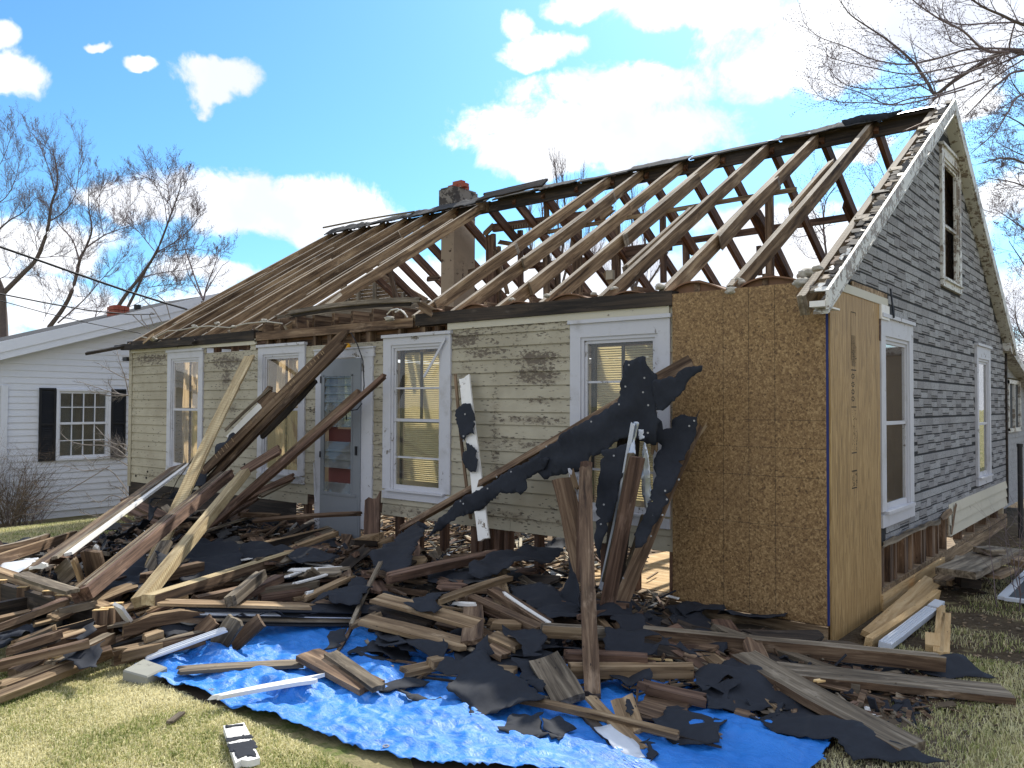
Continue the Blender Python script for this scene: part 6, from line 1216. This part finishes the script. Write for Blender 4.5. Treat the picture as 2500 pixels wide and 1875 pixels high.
for (x0,x1,y0,y1,n,rg) in regs:
    for i in range(n):
        x = RD.uniform(x0,x1); y = RD.uniform(y0,y1 if rg != 'right' else -.55); z = mound(x,y)*RD.uniform(.55,.95)+.03
        if rg in ('centre',) and y < -1.75 or (rg == 'right' and y < -1.3): z = .05
        L = RD.uniform(.3,1.5) if rg in ('left','door') else RD.uniform(.25,1.1); a = RD.gauss(2.05,.38) if (rg in ('left','door') and RD.random() < .7) else RD.choice((RD.gauss(-.5,.35),RD.gauss(1.9,.5),RD.gauss(.2,.4))); d = Vector((cos(a),sin(a)*.7,RD.uniform(-.18,.18))).normalized(); kind = RD.random()
        mt = RD.choice(('old wood','old wood','red wood','weathered wood','charred wood','tan wood') if rg != 'left' else ('old wood','charred wood','weathered wood','old wood','red wood'))
        w, t_ = (RD.uniform(.07,.17), .022) if kind < .6 else (RD.uniform(.04,.09), RD.uniform(.03,.05)) if kind < .85 else (.03,.012)
        c = Vector((x,y,max(z,.04))); nm, ct, lb = ('broken_board','board','loose dark broken board tangled '+TXT[rg]) if kind < .6 else ('broken_batten','batten','broken thick batten tangled '+TXT[rg]) if kind < .85 else ('broken_lath','lath','thin broken lath scattered '+TXT[rg])
        plank_o = plank(nm, c-d*L/2, c+d*L/2, w, t_, mt, (RD.uniform(-.4,.4),RD.uniform(-.6,.2),1), (RD.uniform(.01,.12),RD.uniform(.01,.12)), rr=RD, notch=.15)
        hue = {'old wood':'brown','red wood':'reddish','weathered wood':'grey','charred wood':'blackened','tan wood':'tan'}[mt]; tag(plank_o, hue+' '+lb.replace('dark ',''), ct, hue+' '+nm.replace('_',' ')+'s '+TXT[rg])
    for i in range(9):
        x = RD.uniform(x0,x1); y = RD.uniform(y0,y1); z = mound(x,y)*RD.uniform(.6,1.0)+.04; s_ = RD.uniform(.12,.32)
        pts = [(x+cos(k)*s_*RD.uniform(.5,1.2), y+sin(k)*s_*RD.uniform(.5,1.1), z+RD.uniform(-.04,.04)) for k in np.arange(0,2*pi,.9)]
        tag(sheet('tar_scrap',pts,'tar paper' if RD.random()<.8 else 'shingle',.05,.015,.004,.045,seed=300+i+int(x*10)),'black tar paper scrap crumpled among the boards '+TXT[rg],'tar paper','tar scraps '+TXT[rg])
# ------------------------------------------------------------------ things by the gable
bd('new_wide_plank','wide pale new plank lying against the gable wall foot',(cH(95,1350),Z(.03)),(cH(590,890),Z(.05)),.15,.04,'new wood',(.35,0,1),(.01,.01),'plank',warp=(0,0,0))
bd('new_narrow_timber','narrow pale new timber beside the wide one, bark on its edge',(cH(60,1400),Z(.04)),(cH(622,995),Z(.05)),.05,.08,'new wood',(.2,0,1),(.02,.02),'timber')
ds = bd('white_downspout','white ribbed metal downspout lying on the soil by the gable',(cH(200,1415),Z(.05)),(cH(575,1125),Z(.05)),.085,.04,'white flash',(.1,0,1),(.003,.003),'downspout',warp=(0,0,0))
e = MB()
Lq = max(v.co.x for v in ds.data.vertices)
for yy in (-.03,-.01,.01,.03): e.box((.005,yy-.004,.0205),(Lq-.01,yy+.004,.026))
e.obj('rib','white flash',ds,mw=ds.matrix_basis.copy()); bd('downspout_end','',(cH(585,1110),Z(.06)),(cH(645,1062),Z(.07)),.075,.035,'white flash',(.1,0,1),(.003,.003),parent=ds)
for o_ in ds.children:
    if o_.name.startswith('downspout_end'): pass
bd('new_block','small pale upright cut block left of the two timbers',(cH(588,1440),Z(.05)),(cH(588,1335),Z(.09)),.09,.05,'new wood',(0,0,1),(.003,.003),'block')
bd('pair_timber','left and longer of two pale timbers lying side by side on the soil',(cH(632,1490),Z(.05)),(cH(657,1105),Z(.05)),.06,.04,'new wood',(0,0,1),(.003,.003),'timber',warp=(0,0,0))
bd('pair_timber','right and shorter of two pale timbers lying side by side on the soil',(cH(684,1490),Z(.05)),(cH(700,1168),Z(.05)),.06,.04,'new wood',(0,0,1),(.003,.003),'timber',warp=(0,0,0))
for i,(p,q,w,t_,m_,z,lb) in enumerate((((780,880),(960,890),.3,.08,'charred wood',.1,'dark lowest timber in the stack by the gable'),((770,830),(1180,640),.32,.06,'weathered wood',.24,'broad grey plank on top of the timber stack by the gable'),((980,650),(1120,640),.2,.05,'weathered wood',.3,'small grey board at the far end of the timber stack'),((1030,850),(1190,785),.2,.03,'tan wood',.16,'pale yellow board resting on the right of the timber stack'),((1220,740),(1400,730),.3,.06,'tan wood',.2,'tan board at the right image edge behind the stack'),((660,905),(770,840),.16,.05,'tan wood',.06,'small tan board between downspout and timber stack'),((700,920),(1020,990),.03,.02,'charred wood',.03,'thin dark stick on the soil before the stack'),((640,910),(820,700),.1,.04,'weathered wood',.06,'grey strip running from the stack along the wall foot'))):
    bd('stack_board',lb,(cH(*p),Z(z)),(cH(*q),Z(z)),w,t_,m_,(0,0,1),(.02,.03))
fp = empty('framed_screen', PZ(cH(1250,1000),0), 'white framed dark screen panel lying on the soil at the right edge', 'screen')
p0, p1 = PZ(cH(1150,1030),.03), PZ(cH(1390,790),.03); dd = (p1-p0).normalized(); sd = Vector((dd.y,-dd.x,0))
plank('side_rail',p0,p1,.07,.03,'white flash',(0,0,1),parent=fp,rr=RD,warp=(0,0,0)); plank('side_rail',p0+sd*.75,p1+sd*.75,.07,.03,'white flash',(0,0,1),parent=fp,rr=RD,warp=(0,0,0)); plank('end_rail',p0+sd*.02,p0+sd*.74,.06,.028,'white flash',(0,0,1),parent=fp,rr=RD,warp=(0,0,0))
plank('mesh_panel',p0+sd*.375+dd*.03,p1+sd*.375,.68,.01,'screen mesh',(0,0,1),parent=fp,rr=RD,warp=(0,0,0))
# ------------------------------------------------------------------ neighbour's white house
NX = -13.2; RN = random.Random(77)
nh = empty('neighbour_house', (NX-4, 2.5, -.35), 'white clapboard house with black shutters standing behind the shrub at the left', 'house')
NT_ = lambda u, n, z: (NX+n, u, z)
yp, zp, sl_ = 3.4, 3.86, .312
def nz(y): return zp-sl_*abs(y-yp)
wy0, wy1, wz0, wz1 = .10, .96, .70, 1.87
b = MB(); z = -.21
while z < 3.8:
    ya, yb = max(-2.6, yp-(zp-z)/sl_+.05), min(8.8, yp+(zp-z)/sl_-.05)
    for (p, q) in (((ya, wy0-.03), (wy1+.03, yb)) if wz0-.05 < z+.05 < wz1+.02 else ((ya, yb),)):
        if q > p+.02: b.hexa([(p,.0,z),(q,.0,z),(q,.018,z),(p,.018,z),(p,.0,z+.112),(q,.0,z+.112),(q,.004,z+.112),(p,.004,z+.112)], 0, 0., NT_)
    z += .11
part(b, 'vinyl_siding', 'white vinyl', nh)
b = MB(); b.box((NX-2.7,-2.6,-.36),(NX-.002,wy0-.03,2.0)); b.box((NX-2.7,wy1+.03,-.36),(NX-.002,8.7,2.0)); b.box((NX-.1,wy0-.03,-.36),(NX-.003,wy1+.03,wz0-.02)); b.box((NX-.1,wy0-.03,wz1+.02),(NX-.003,wy1+.03,2.0)); b.box((NX-2.7,wy0-.03,-.36),(NX-.5,wy1+.03,2.0))
prism(b, [(NX-.002,-2.5,2.001),(NX-.002,8.7,2.001),(NX-.002,8.7,nz(8.7)),(NX-.002,yp,zp-.03),(NX-.002,-2.5,nz(-2.5))], .1); part(b, 'wall', 'white vinyl', nh)
b = MB(); b.box((NX-2.7,-2.6,-.6),(NX-.03,8.7,-.362)); b.box((NX-.03,-2.6,-.6),(NX-.01,8.7,-.215)); part(b, 'foundation', 'concrete', nh)
b = MB(); b.box((NX+.019,-.80,-.2),(NX+.05,-.70,1.95)); part(b, 'corner_trim', 'white vinyl', nh)
b = MB()
for s in (-1, 1):
    ye = yp+s*6.1; ze = nz(ye)
    b.hexa([(NX-2.8,ye,ze+.02),(NX+.3,ye,ze+.02),(NX+.3,yp,zp+.02),(NX-2.8,yp,zp+.02),(NX-2.8,ye,ze+.10),(NX+.3,ye,ze+.10),(NX+.3,yp,zp+.10),(NX-2.8,yp,zp+.10)])
part(b, 'roof', 'shingle', nh)
b = MB()
for s in (-1, 1):
    ye = yp+s*6.15; ze = nz(ye)
    for (x0, x1, a, c) in ((NX+.24,NX+.305,-.16,.12),(NX+.305,NX+.325,-.04,.14),(NX+.0,NX+.24,-.03,.0)):
        b.hexa([(x0,ye,ze+a),(x1,ye,ze+a),(x1,yp,zp+a),(x0,yp,zp+a),(x0,ye,ze+c),(x1,ye,ze+c),(x1,yp,zp+c),(x0,yp,zp+c)])
part(b, 'rake_fascia', 'white vinyl', nh)
b = MB(); f_ = NT_; B = lambda a, c: b.box(a, c, 0, 0., f_)
B((wy0-.035,.0,wz0-.04),(wy1+.035,.05,wz0+.0)); B((wy0-.035,.0,wz1-.0),(wy1+.035,.05,wz1+.035)); B((wy0-.035,.0,wz0),(wy0+.01,.048,wz1)); B((wy1-.01,.0,wz0),(wy1+.035,.048,wz1)); mz = (wz0+wz1)/2+.02
B((wy0+.01,-.02,mz-.02),(wy1-.01,.03,mz+.02)); B((wy0+.01,-.02,wz0),(wy0+.04,.02,wz1)); B((wy1-.04,-.02,wz0),(wy1-.01,.02,wz1)); B((wy0+.04,-.02,wz0),(wy1-.04,.02,wz0+.04)); B((wy0+.04,-.02,wz1-.04),(wy1-.04,.02,wz1))
nw = part(b, 'window', 'white vinyl', nh)
b = MB()
for k in (1,2,3): y = wy0+.04+(wy1-wy0-.08)*k/4; B((y-.008,-.012,wz0+.04),(y+.008,.008,mz-.02)); B((y-.008,-.002,mz+.02),(y+.008,.018,wz1-.04))
for (z, n) in (((wz0+mz)/2,0),((wz1+mz)/2,.01)): B((wy0+.04,-.013+n,z-.008),(wy1-.04,.007+n,z+.008))
b.obj('muntin', 'white vinyl', nw)
b = MB(); B((wy0+.04,-.016,wz0+.04),(wy1-.04,-.014,wz1-.04)); b.obj('pane','mirror pane',nw)
b = MB(); z = wz0+.05
while z < wz1-.25: B((wy0+.04,-.06,z),(wy1-.04,-.055,z+.016)); z += .022
b.obj('blind','grey paint',nw)
b = MB(); B((wy0,-.4,wz0),(wy1,-.35,wz1)); b.obj('room_backing','dark interior',nw)
for (y0, y1) in ((-.21,.055),(1.005,1.27)):
    b = MB(); B((y0,.019,.66),(y0+.035,.05,1.92)); B((y1-.035,.019,.66),(y1,.05,1.92))
    for z in (.66,1.27,1.885): B((y0+.035,.019,z),(y1-.035,.05,z+.035))
    B((y0+.035,.019,.695),(y1-.035,.024,1.885)); z = .70
    while z < 1.87:
        b.hexa([(y0+.035,.022,z),(y1-.035,.022,z),(y1-.035,.046,z),(y0+.035,.046,z),(y0+.035,.022,z+.028),(y1-.035,.022,z+.028),(y1-.035,.028,z+.028),(y0+.035,.028,z+.028)],0,0.,NT_); z += .03
    part(b, 'shutter', 'shutter paint', nh)
cp = PX(cO(800,1400), -14.6); b = MB()
for k in range(4):
    for j in range(3): b.box((cp.x-.16+.01*(k%2),cp.y-.16+j*.108,cp.z-.24+k*.075),(cp.x+.14,cp.y-.06+j*.108,cp.z-.175+k*.075))
b.box((cp.x-.2,cp.y-.2,cp.z-.5),(cp.x+.18,cp.y+.2,cp.z-.2)); b.box((cp.x-.15,cp.y-.12,cp.z+.05),(cp.x+.1,cp.y+.12,cp.z+.08)); part(b, 'chimney', 'brick red', nh)
vp = PX(cO(928,1400), -14.8); b = MB(); b.tube([vp-Vector((0,0,.4)),vp+Vector((0,0,.08))],.06,12); b.tube([vp+Vector((0,0,.02)),vp+Vector((0,0,.1))],.07,12); part(b, 'vent_pipe', 'iron', nh)
# ------------------------------------------------------------------ trees
def rotd(d, ang, rr):
    a = d.orthogonal().normalized(); a.rotate(Matrix.Rotation(rr.uniform(0, 2*pi), 3, d)); return (d*cos(ang)+a*sin(ang)).normalized()
def branch(b, p, d, L, r, lvl, rr, up, buds=0):
    n = 5 if lvl else 3; pts = [p.copy()]; q = p.copy(); dd = d.copy()
    for i in range(n):
        dd = (dd+Vector((rr.uniform(-1,1),rr.uniform(-1,1),rr.uniform(-1,1)))*.16+Vector((0,0,up))).normalized(); q = q+dd*L/n; pts.append(q.copy())
        if lvl and i >= 0:
            for _ in range(2 if rr.random() < .55 else 1):
                branch(b, q, rotd(dd, rr.uniform(.45,.95), rr), L*rr.uniform(.35,.6)*(1-.08*i), r*.55*(1-i/(n+3)), lvl-1, rr, up, buds)
    b.tube(pts, [r*(1-.75*i/n) for i in range(n+1)], 3 if r < .02 else 5, cap=False)
    if buds and lvl == 0:
        for u in pts[1:]:
            s = buds*rr.uniform(.7,1.3); b.add([u+Vector(v)*s for v in ((1,0,0),(-.5,.87,0),(-.5,-.87,0),(0,0,1.8))],[(0,1,3),(1,2,3),(2,0,3),(0,2,1)])
def limb(tb, cb, pts, r0, r1, nb, Lb, lvl, rr, up=.10, buds=0, rt=None, ang=(.5,1.0), start=.15):
    # smooth path
    P = []; n = len(pts)
    for i in range(n-1):
        a = pts[max(i-1,0)]; b_ = pts[i]; c = pts[i+1]; d = pts[min(i+2,n-1)]
        for k in range(4):
            t = k/4; P.append(.5*((2*b_)+(c-a)*t+(2*a-5*b_+4*c-d)*t*t+(3*b_-a-3*c+d)*t**3))
    P.append(pts[-1]); N = len(P); (tb if r0 > .03 else cb).tube(P, [r0+(r1-r0)*i/(N-1) for i in range(N)], 7 if r0 > .05 else 5, cap=False)
    for k in range(nb):
        u = start+(1-start)*(k+rr.random())/nb; i = min(N-2, int(u*(N-1))); d = (P[i+1]-P[i]).normalized()
        branch(cb, P[i].copy(), rotd(d, rr.uniform(*ang), rr), Lb*rr.uniform(.6,1.2)*(1-.4*u), max(.004, (rt or (r0+(r1-r0)*u)*.5)), lvl, rr, up, buds)
def tree(name, label, limbs, depth, base, r0, nb, Lb, lvl, seed, up=.1, buds=0, rt=.012, jitter=.5, trunk=None, ang=(.5,1.0), crown='twig'):
    rr = random.Random(seed); o = empty(name, base, label, 'tree'); tb, cb = MB(), MB()
    if trunk: tb.tube(trunk[0], trunk[1], 12)
    for item in limbs:
        px, ra, rb, nbk = item; k_ = .5 if depth > 25 and depth < 29 else .62; ra, rb = ra*k_, rb*k_; j = rr.uniform(-jitter, jitter); pts = [PD(p, depth+j*(i/(len(px)))+rr.uniform(-.1,.1)) for i, p in enumerate(px)]
        limb(tb, cb, pts, ra, rb, nbk, Lb, lvl, rr, up, buds, rt, ang)
    tb.obj('trunk','bark',o,smooth=True,recalc=False); cb.obj('crown',crown,o,recalc=False); return o
def px(f, *q): return [f(*p) for p in q]
def gpt(p, d):
    v = PD(p, d); return Vector((v.x, v.y, -.3))
D1 = 27.
bA = gpt(cO(20,1600), D1)
tree('bare_tree','tall bare tree leaning right at the left image edge behind the white house',[
    (px(cO,(25,1620),(20,1420),(10,1270),(-60,1100),(-130,900)),.30,.12,0),(px(cO,(20,1290),(150,1160),(250,1050),(320,860),(345,700),(385,560),(380,430),(350,300)),.17,.02,26),
    (px(cO,(340,800),(430,740),(500,640),(530,480),(535,250)),.05,.012,14),(px(cO,(370,600),(330,450),(270,300),(230,220)),.04,.01,10),(px(cO,(250,1000),(230,880),(170,770)),.03,.008,7),
    (px(cO,(-150,1100),(-40,900),(60,800),(160,740),(240,640)),.09,.01,14),(px(cO,(-60,700),(40,640),(110,500),(140,300)),.04,.01,12),(px(cO,(-60,500),(10,400),(70,240),(65,170)),.03,.008,8),(px(cO,(0,1190),(60,1150),(90,1050)),.03,.008,5),(px(cO,(250,1050),(450,1040),(560,1080)),.03,.008,8)],
    D1,bA,.2,0,1.25,2,11,.16,.010,.010,.8,(([bA,PD(cO(25,1620),D1)]),[.24,.19]))
bB = gpt(cO(330,1520), D1+1)
tree('bare_tree','bare forked tree rising behind the middle of the white house roof',[
    (px(cO,(330,1520),(440,1370),(500,1230),(540,1060),(580,980),(620,860),(600,720),(600,560)),.16,.02,20),(px(cO,(530,1050),(490,930),(420,850),(350,760),(280,650)),.06,.01,13),
    (px(cO,(570,990),(700,900),(800,860),(900,830)),.06,.01,14),(px(cO,(700,900),(670,700),(700,490)),.03,.008,10),(px(cO,(390,1490),(560,1340),(700,1180),(870,1010)),.06,.012,16),(px(cO,(600,740),(690,600),(740,540)),.02,.008,7),(px(cO,(640,1460),(650,1370),(560,1300)),.04,.008,8),(px(cO,(290,1480),(360,1300),(280,1170)),.02,.006,7)],
    D1+1,bB,.2,0,1.3,2,12,.13,.010,.010,.8,([bB,PD(cO(325,1530),D1+1)],[.17,.11]))
bC = gpt(cO(790,1420), D1-1)
tree('bare_tree','bare spreading tree with two leaning stems beside the red chimney',[
    (px(cO,(760,1440),(850,1300),(960,1160),(1050,1020),(1110,880),(1160,740),(1210,600),(1230,530)),.13,.015,24),(px(cO,(840,1430),(920,1270),(980,1140),(1060,1000)),.10,.07,3),
    (px(cO,(1060,1010),(1170,950),(1300,840),(1370,720)),.05,.008,15),(px(cO,(1130,840),(1100,650),(1010,520),(960,500)),.03,.007,12),(px(cO,(1160,740),(1130,560),(1110,460)),.03,.007,10),(px(cO,(1040,1000),(960,900),(890,800),(880,600)),.035,.007,14),
    (px(cO,(960,1180),(1100,1150),(1250,1130),(1450,1090),(1500,1000)),.035,.007,14),(px(cO,(1000,1250),(1150,1230),(1350,1240)),.03,.007,10),(px(cO,(700,1430),(900,1370),(1050,1290),(1250,1250)),.03,.007,10),(px(cO,(1060,1010),(1200,1000),(1390,960)),.03,.007,10)],
    D1-1,bC,.2,0,1.15,2,13,.13,.010,.010,.8,([bC,PD(cO(770,1430),D1-1)],[.15,.1]))
bD = gpt(cO(1370,1340), 15.)
tree('bare_sapling','slim bare sapling with upright twigs where the white roof meets the rafters',[
    (px(cO,(1375,1340),(1340,1250),(1280,1080),(1230,930),(1200,860)),.03,.006,8),(px(cO,(1375,1330),(1400,1230),(1450,1100),(1480,990)),.03,.006,8),(px(cO,(1370,1330),(1310,1230),(1260,1120),(1250,980)),.02,.005,6),(px(cO,(1390,1280),(1450,1180),(1510,1090)),.02,.005,5)],
    15.,bD,.1,0,.42,1,14,.12,.005,.004,.2,([bD,PD(cO(1373,1345),15.)],[.05,.04]))
# big tree reaching in from the right, trunk outside the frame
cR = crop(1950,0,.30137); DR = 12.5
bR = gpt((2900,400), DR); hub = PD((2900,250), DR)
tree('large_bare_tree','large bare tree whose long dark branches reach over the gable from the right',[
    (px(cR,(3100,700),(2300,520),(1825,430),(1680,410),(1500,500),(1250,660),(1110,760),(1045,670),(960,540),(850,430),(700,310),(580,230),(420,120),(340,10)),.075,.012,30),
    (px(cR,(2600,400),(2000,250),(1780,185),(1640,120),(1500,60),(1380,-20)),.05,.02,14),(px(cR,(1760,180),(1500,190),(1300,195),(1100,130),(1000,20)),.025,.008,12),
    (px(cR,(1700,420),(1500,400),(1330,250),(1150,160),(1000,60),(900,-20)),.035,.012,16),(px(cR,(1820,400),(1400,395),(1100,480),(850,520),(600,480),(400,385),(150,290),(20,150)),.03,.006,24),
    (px(cR,(1700,430),(1250,540),(900,600),(600,550),(300,480),(220,440)),.025,.006,20),(px(cR,(1600,500),(1200,640),(800,710),(500,715),(320,650),(240,530)),.028,.006,22),
    (px(cR,(1500,640),(1150,760),(900,800),(720,845),(500,750),(300,690),(200,620)),.025,.006,18),(px(cR,(1350,720),(1050,800),(800,850),(550,830),(320,825),(170,780),(70,650)),.022,.005,18),
    (px(cR,(2500,560),(1825,570),(1650,650),(1450,840),(1350,950)),.04,.01,12),(px(cR,(1825,480),(1600,620),(1400,780),(1300,880)),.02,.006,10),(px(cR,(2300,700),(1825,760),(1700,900),(1600,1060),(1400,1240)),.035,.008,14),
    (px(cR,(1750,190),(1720,300),(1700,420)),.02,.02,4),(px(cR,(1400,400),(1250,350),(1180,200),(1080,50)),.014,.006,9),(px(cR,(1250,670),(1250,830),(1000,980),(700,1060)),.015,.005,12),(px(cR,(900,900),(760,1030),(640,1150),(560,1180)),.01,.004,8)],
    DR,bR,.2,0,.75,1,15,.05,.008,0,1.2,([bR,bR.lerp(hub,.5),hub],[.45,.36,.25]),(.35,.8),'twig')
bS = gpt((2760,400), 24)
tree('bare_tree','dense twiggy bare tree filling the sky right of the gable',[
    (px(cR,(2600,2200),(2300,1700),(1950,1400),(1700,1280),(1450,1330)),.12,.015,15),(px(cR,(2500,1900),(2000,1600),(1750,1480),(1500,1440)),.08,.012,14),(px(cR,(2600,2600),(2000,2000),(1750,1800),(1600,1700)),.08,.012,14),
    (px(cR,(2500,1500),(2000,1150),(1800,1000),(1600,900)),.08,.012,15),(px(cR,(2500,1300),(1950,900),(1750,700),(1700,560)),.06,.012,13),(px(cR,(2500,2900),(2000,2400),(1800,2100),(1700,1950)),.06,.012,10),(px(cR,(2600,1700),(2100,1350),(1800,1250),(1600,1150)),.06,.012,13)],
    24.,bS,.2,0,1.25,2,16,.05,.012,0,2.,([bS,PD((2760,650),24)],[.4,.3]),(.4,1.0))
bT = gpt((2740,1200), 30)
tree('bare_tree','distant bare tree low at the right behind the lean-to',[(px(cR,(2300,3300),(2000,2900),(1800,2700),(1750,2500)),.1,.02,16),(px(cR,(2300,3600),(2000,3100),(1830,3000)),.08,.02,14)],30.,bT,.2,0,1.8,2,17,.05,.014,0,1.,([bT,PD((2700,1000),30)],[.3,.2]))
# trees seen through the rafters
D2 = 34.
def poplar(name, label, x0, stems, seed, d=D2, Lb=1.6):
    ba = gpt(cM(x0,1300), d)
    tree(name, label, [(px(cM,*s),.10,.015,n) for s, n in stems], d, ba, .2, 0, Lb, 1, seed, .45, 0, .012, .6, ([ba,PD(cM(x0,1180),d)],[.3,.25]), (.25,.6))
poplar('bare_poplar','tall bare poplar with upright shoots seen through the middle rafters',1080,[(((1080,1200),(1080,900),(1070,600),(1060,300),(1050,170)),40),(((1080,1100),(1150,800),(1190,500),(1240,240)),30),(((1080,1000),(1000,800),(960,560),(950,380)),26),(((1080,1150),(900,850),(860,640),(870,490)),22),(((1080,1100),(1240,900),(1290,650),(1300,430)),24),(((1080,900),(1120,600),(1110,330),(1095,200)),24)],21)
poplar('bare_poplar','bare poplar seen through the rafters left of the longest purlin',1620,[(((1620,1200),(1610,900),(1600,600),(1600,310)),34),(((1620,1100),(1540,850),(1480,650),(1440,480)),26),(((1620,1050),(1700,800),(1680,600),(1690,430)),24),(((1620,1150),(1760,950),(1850,800),(1880,740)),18),(((1620,1150),(1450,1000),(1330,850),(1350,780)),20)],22)
bF = gpt(cI(1140,1100), 20.)
tree('bare_tree','small bare tree seen between the last rafters and the gable rake',[(px(cI,(1150,1080),(1130,900),(1140,760),(1190,680)),.05,.01,14),(px(cI,(1140,950),(1080,820),(1040,700),(1110,560)),.03,.008,12),(px(cI,(1140,900),(1000,950),(930,920)),.02,.006,8),(px(cI,(1150,1050),(1050,1060),(980,980)),.02,.006,7),(px(cI,(1500,900),(1400,680),(1350,600)),.03,.008,12),(px(cI,(1500,900),(1450,600),(1330,480),(1100,460)),.02,.006,12)],20.,bF,.1,0,.9,1,23,.08,.01,0,.4,([bF,PD(cI(1150,1080),20.)],[.1,.06]),(.4,1.1))
# shrub by the neighbour's wall, twigs at the house corner
def shrub(name, label, base, n, h, spread, seed, mat, rad=.006, lvl=1):
    rr = random.Random(seed); o = empty(name, base, label, 'shrub'); cb = MB()
    for i in range(n):
        a = rr.uniform(0,2*pi); p = Vector(base)+Vector((cos(a),sin(a),0))*rr.uniform(0,.22); d = Vector((cos(a)*rr.uniform(.1,spread),sin(a)*rr.uniform(.1,spread),1)).normalized()
        branch(cb, p, d, h*rr.uniform(.6,1.1), rad*rr.uniform(.7,1.4), lvl, rr, -.05, 0)
    cb.obj('stems',mat,o,recalc=False); return o
sp = PX(cL(60,1420), -12.3); shrub('bare_shrub','dense brown bare shrub against the white siding at the left edge',(sp.x,sp.y,-.3),46,1.25,.95,41,'shrub twig',.007,2)
sp = PX(cL(120,1420), -12.2); shrub('low_evergreen_shrub','dark low bare shrub at the right foot of the larger shrub',(sp.x,sp.y+.15,-.3),22,.6,.9,42,'twig',.005,1)
rr = random.Random(9); cb = MB(); base = PX(cL(925,1300), -11.3); o = empty('corner_sapling', (base.x,base.y,-.15), 'pale twiggy sapling reaching left from behind the cream house corner', 'shrub')
for pts in (((925,1100),(900,900),(800,880),(680,760)),((925,1000),(800,905),(600,890),(490,860),(425,800)),((925,1050),(800,980),(700,985),(655,1020),(580,955)),((925,1250),(780,1070),(600,1075),(450,1035)),((920,560),(890,420),(850,300),(830,215)),((920,430),(850,400),(760,350),(695,310)),((920,540),(800,520),(680,480),(560,440)),((920,540),(850,530),(780,470),(768,425)),((920,540),(760,540),(620,500)),((925,950),(820,880),(665,860)),((925,980),(830,960),(760,870)),((925,1300),(800,1250),(700,1300),(610,1235)),((925,1280),(850,1200),(780,1180)),((925,1400),(700,1400),(560,1370))):
    P = [PD(cL(*p), 13.2+rr.uniform(-.1,.1)) for p in pts]; limb(cb, cb, P, .011, .004, 7, .22, 1, rr, .03, 0, .003)
for i in range(26):
    p = PD(cL(rr.uniform(820,925),rr.uniform(900,1000)), 13.3); branch(cb, p, Vector((-.6,-.2,rr.uniform(-.3,.8))).normalized(), .35, .004, 1, rr, .03)
cb.obj('stems','pale twig',o,recalc=False)
rr = random.Random(10); cb = MB(); o = empty('thin_vine', PX(cO(1000,1540),-10.6), 'thin curling twigs above the left end of the bare roof', 'twigs')
for pts in (((1000,1530),(940,1480),(890,1430)),((1040,1510),(1010,1440),(1020,1420),(1050,1430)),((1010,1530),(960,1470),(950,1430)),((1090,1480),(1040,1400),(960,1320)),((1150,1460),(1120,1350),(1060,1300))):
    cb.tube([PD(cO(*p),12.5) for p in pts], .008, 4)
cb.obj('stems','pale twig',o,recalc=False)
sp = PX(cH(1310,520), .9); shrub('corner_shrub','small bare dark shrub at the right edge by the lean-to',(sp.x,sp.y,0),9,1.0,.5,43,'twig',.006,1)
b = MB(); p0 = PZ(cH(1302,540),0.0); b.tube([p0,p0+Vector((0,0,1.15))],.03,10); b.tube([p0+Vector((0,0,1.15)),p0+Vector((0,0,1.19))],.036,10); tag(b.obj('garden_post','iron'),'thin dark metal post at the right edge beside the lean-to','post')
# overhead cables
def cable(label, pts, d0, d1, r):
    n = len(pts); b = MB(); P = [PD(cO(*p), d0+(d1-d0)*i/(n-1)) for i, p in enumerate(pts)]; b.tube(P, r, 6); tag(b.obj('overhead_cable','cable',smooth=True), label, 'cable')
cable('thick black overhead cable, the highest one crossing the left trees',((-300,860),(0,975),(250,1062),(520,1158),(850,1272),(1100,1350),(1260,1396)),9,12,.016)
cable('middle overhead cable running to the top of the neighbour roof',((-300,1240),(0,1292),(300,1352),(600,1405),(880,1432),(1040,1430)),10,13,.010)
cable('lowest thin overhead cable crossing in front of the white gable',((-300,1270),(0,1338),(300,1420),(600,1490),(950,1560)),10,12,.006)
b = MB(); b.tube([PD(cL(*p),12.6) for p in ((780,1040),(600,1150),(460,1230),(330,1300),(260,1380),(140,1390),(60,1425),(0,1415),(-60,1390))],.008,5); tag(b.obj('ground_cable','pale twig'),'thin pale cable sagging in front of the left shrub','cable')
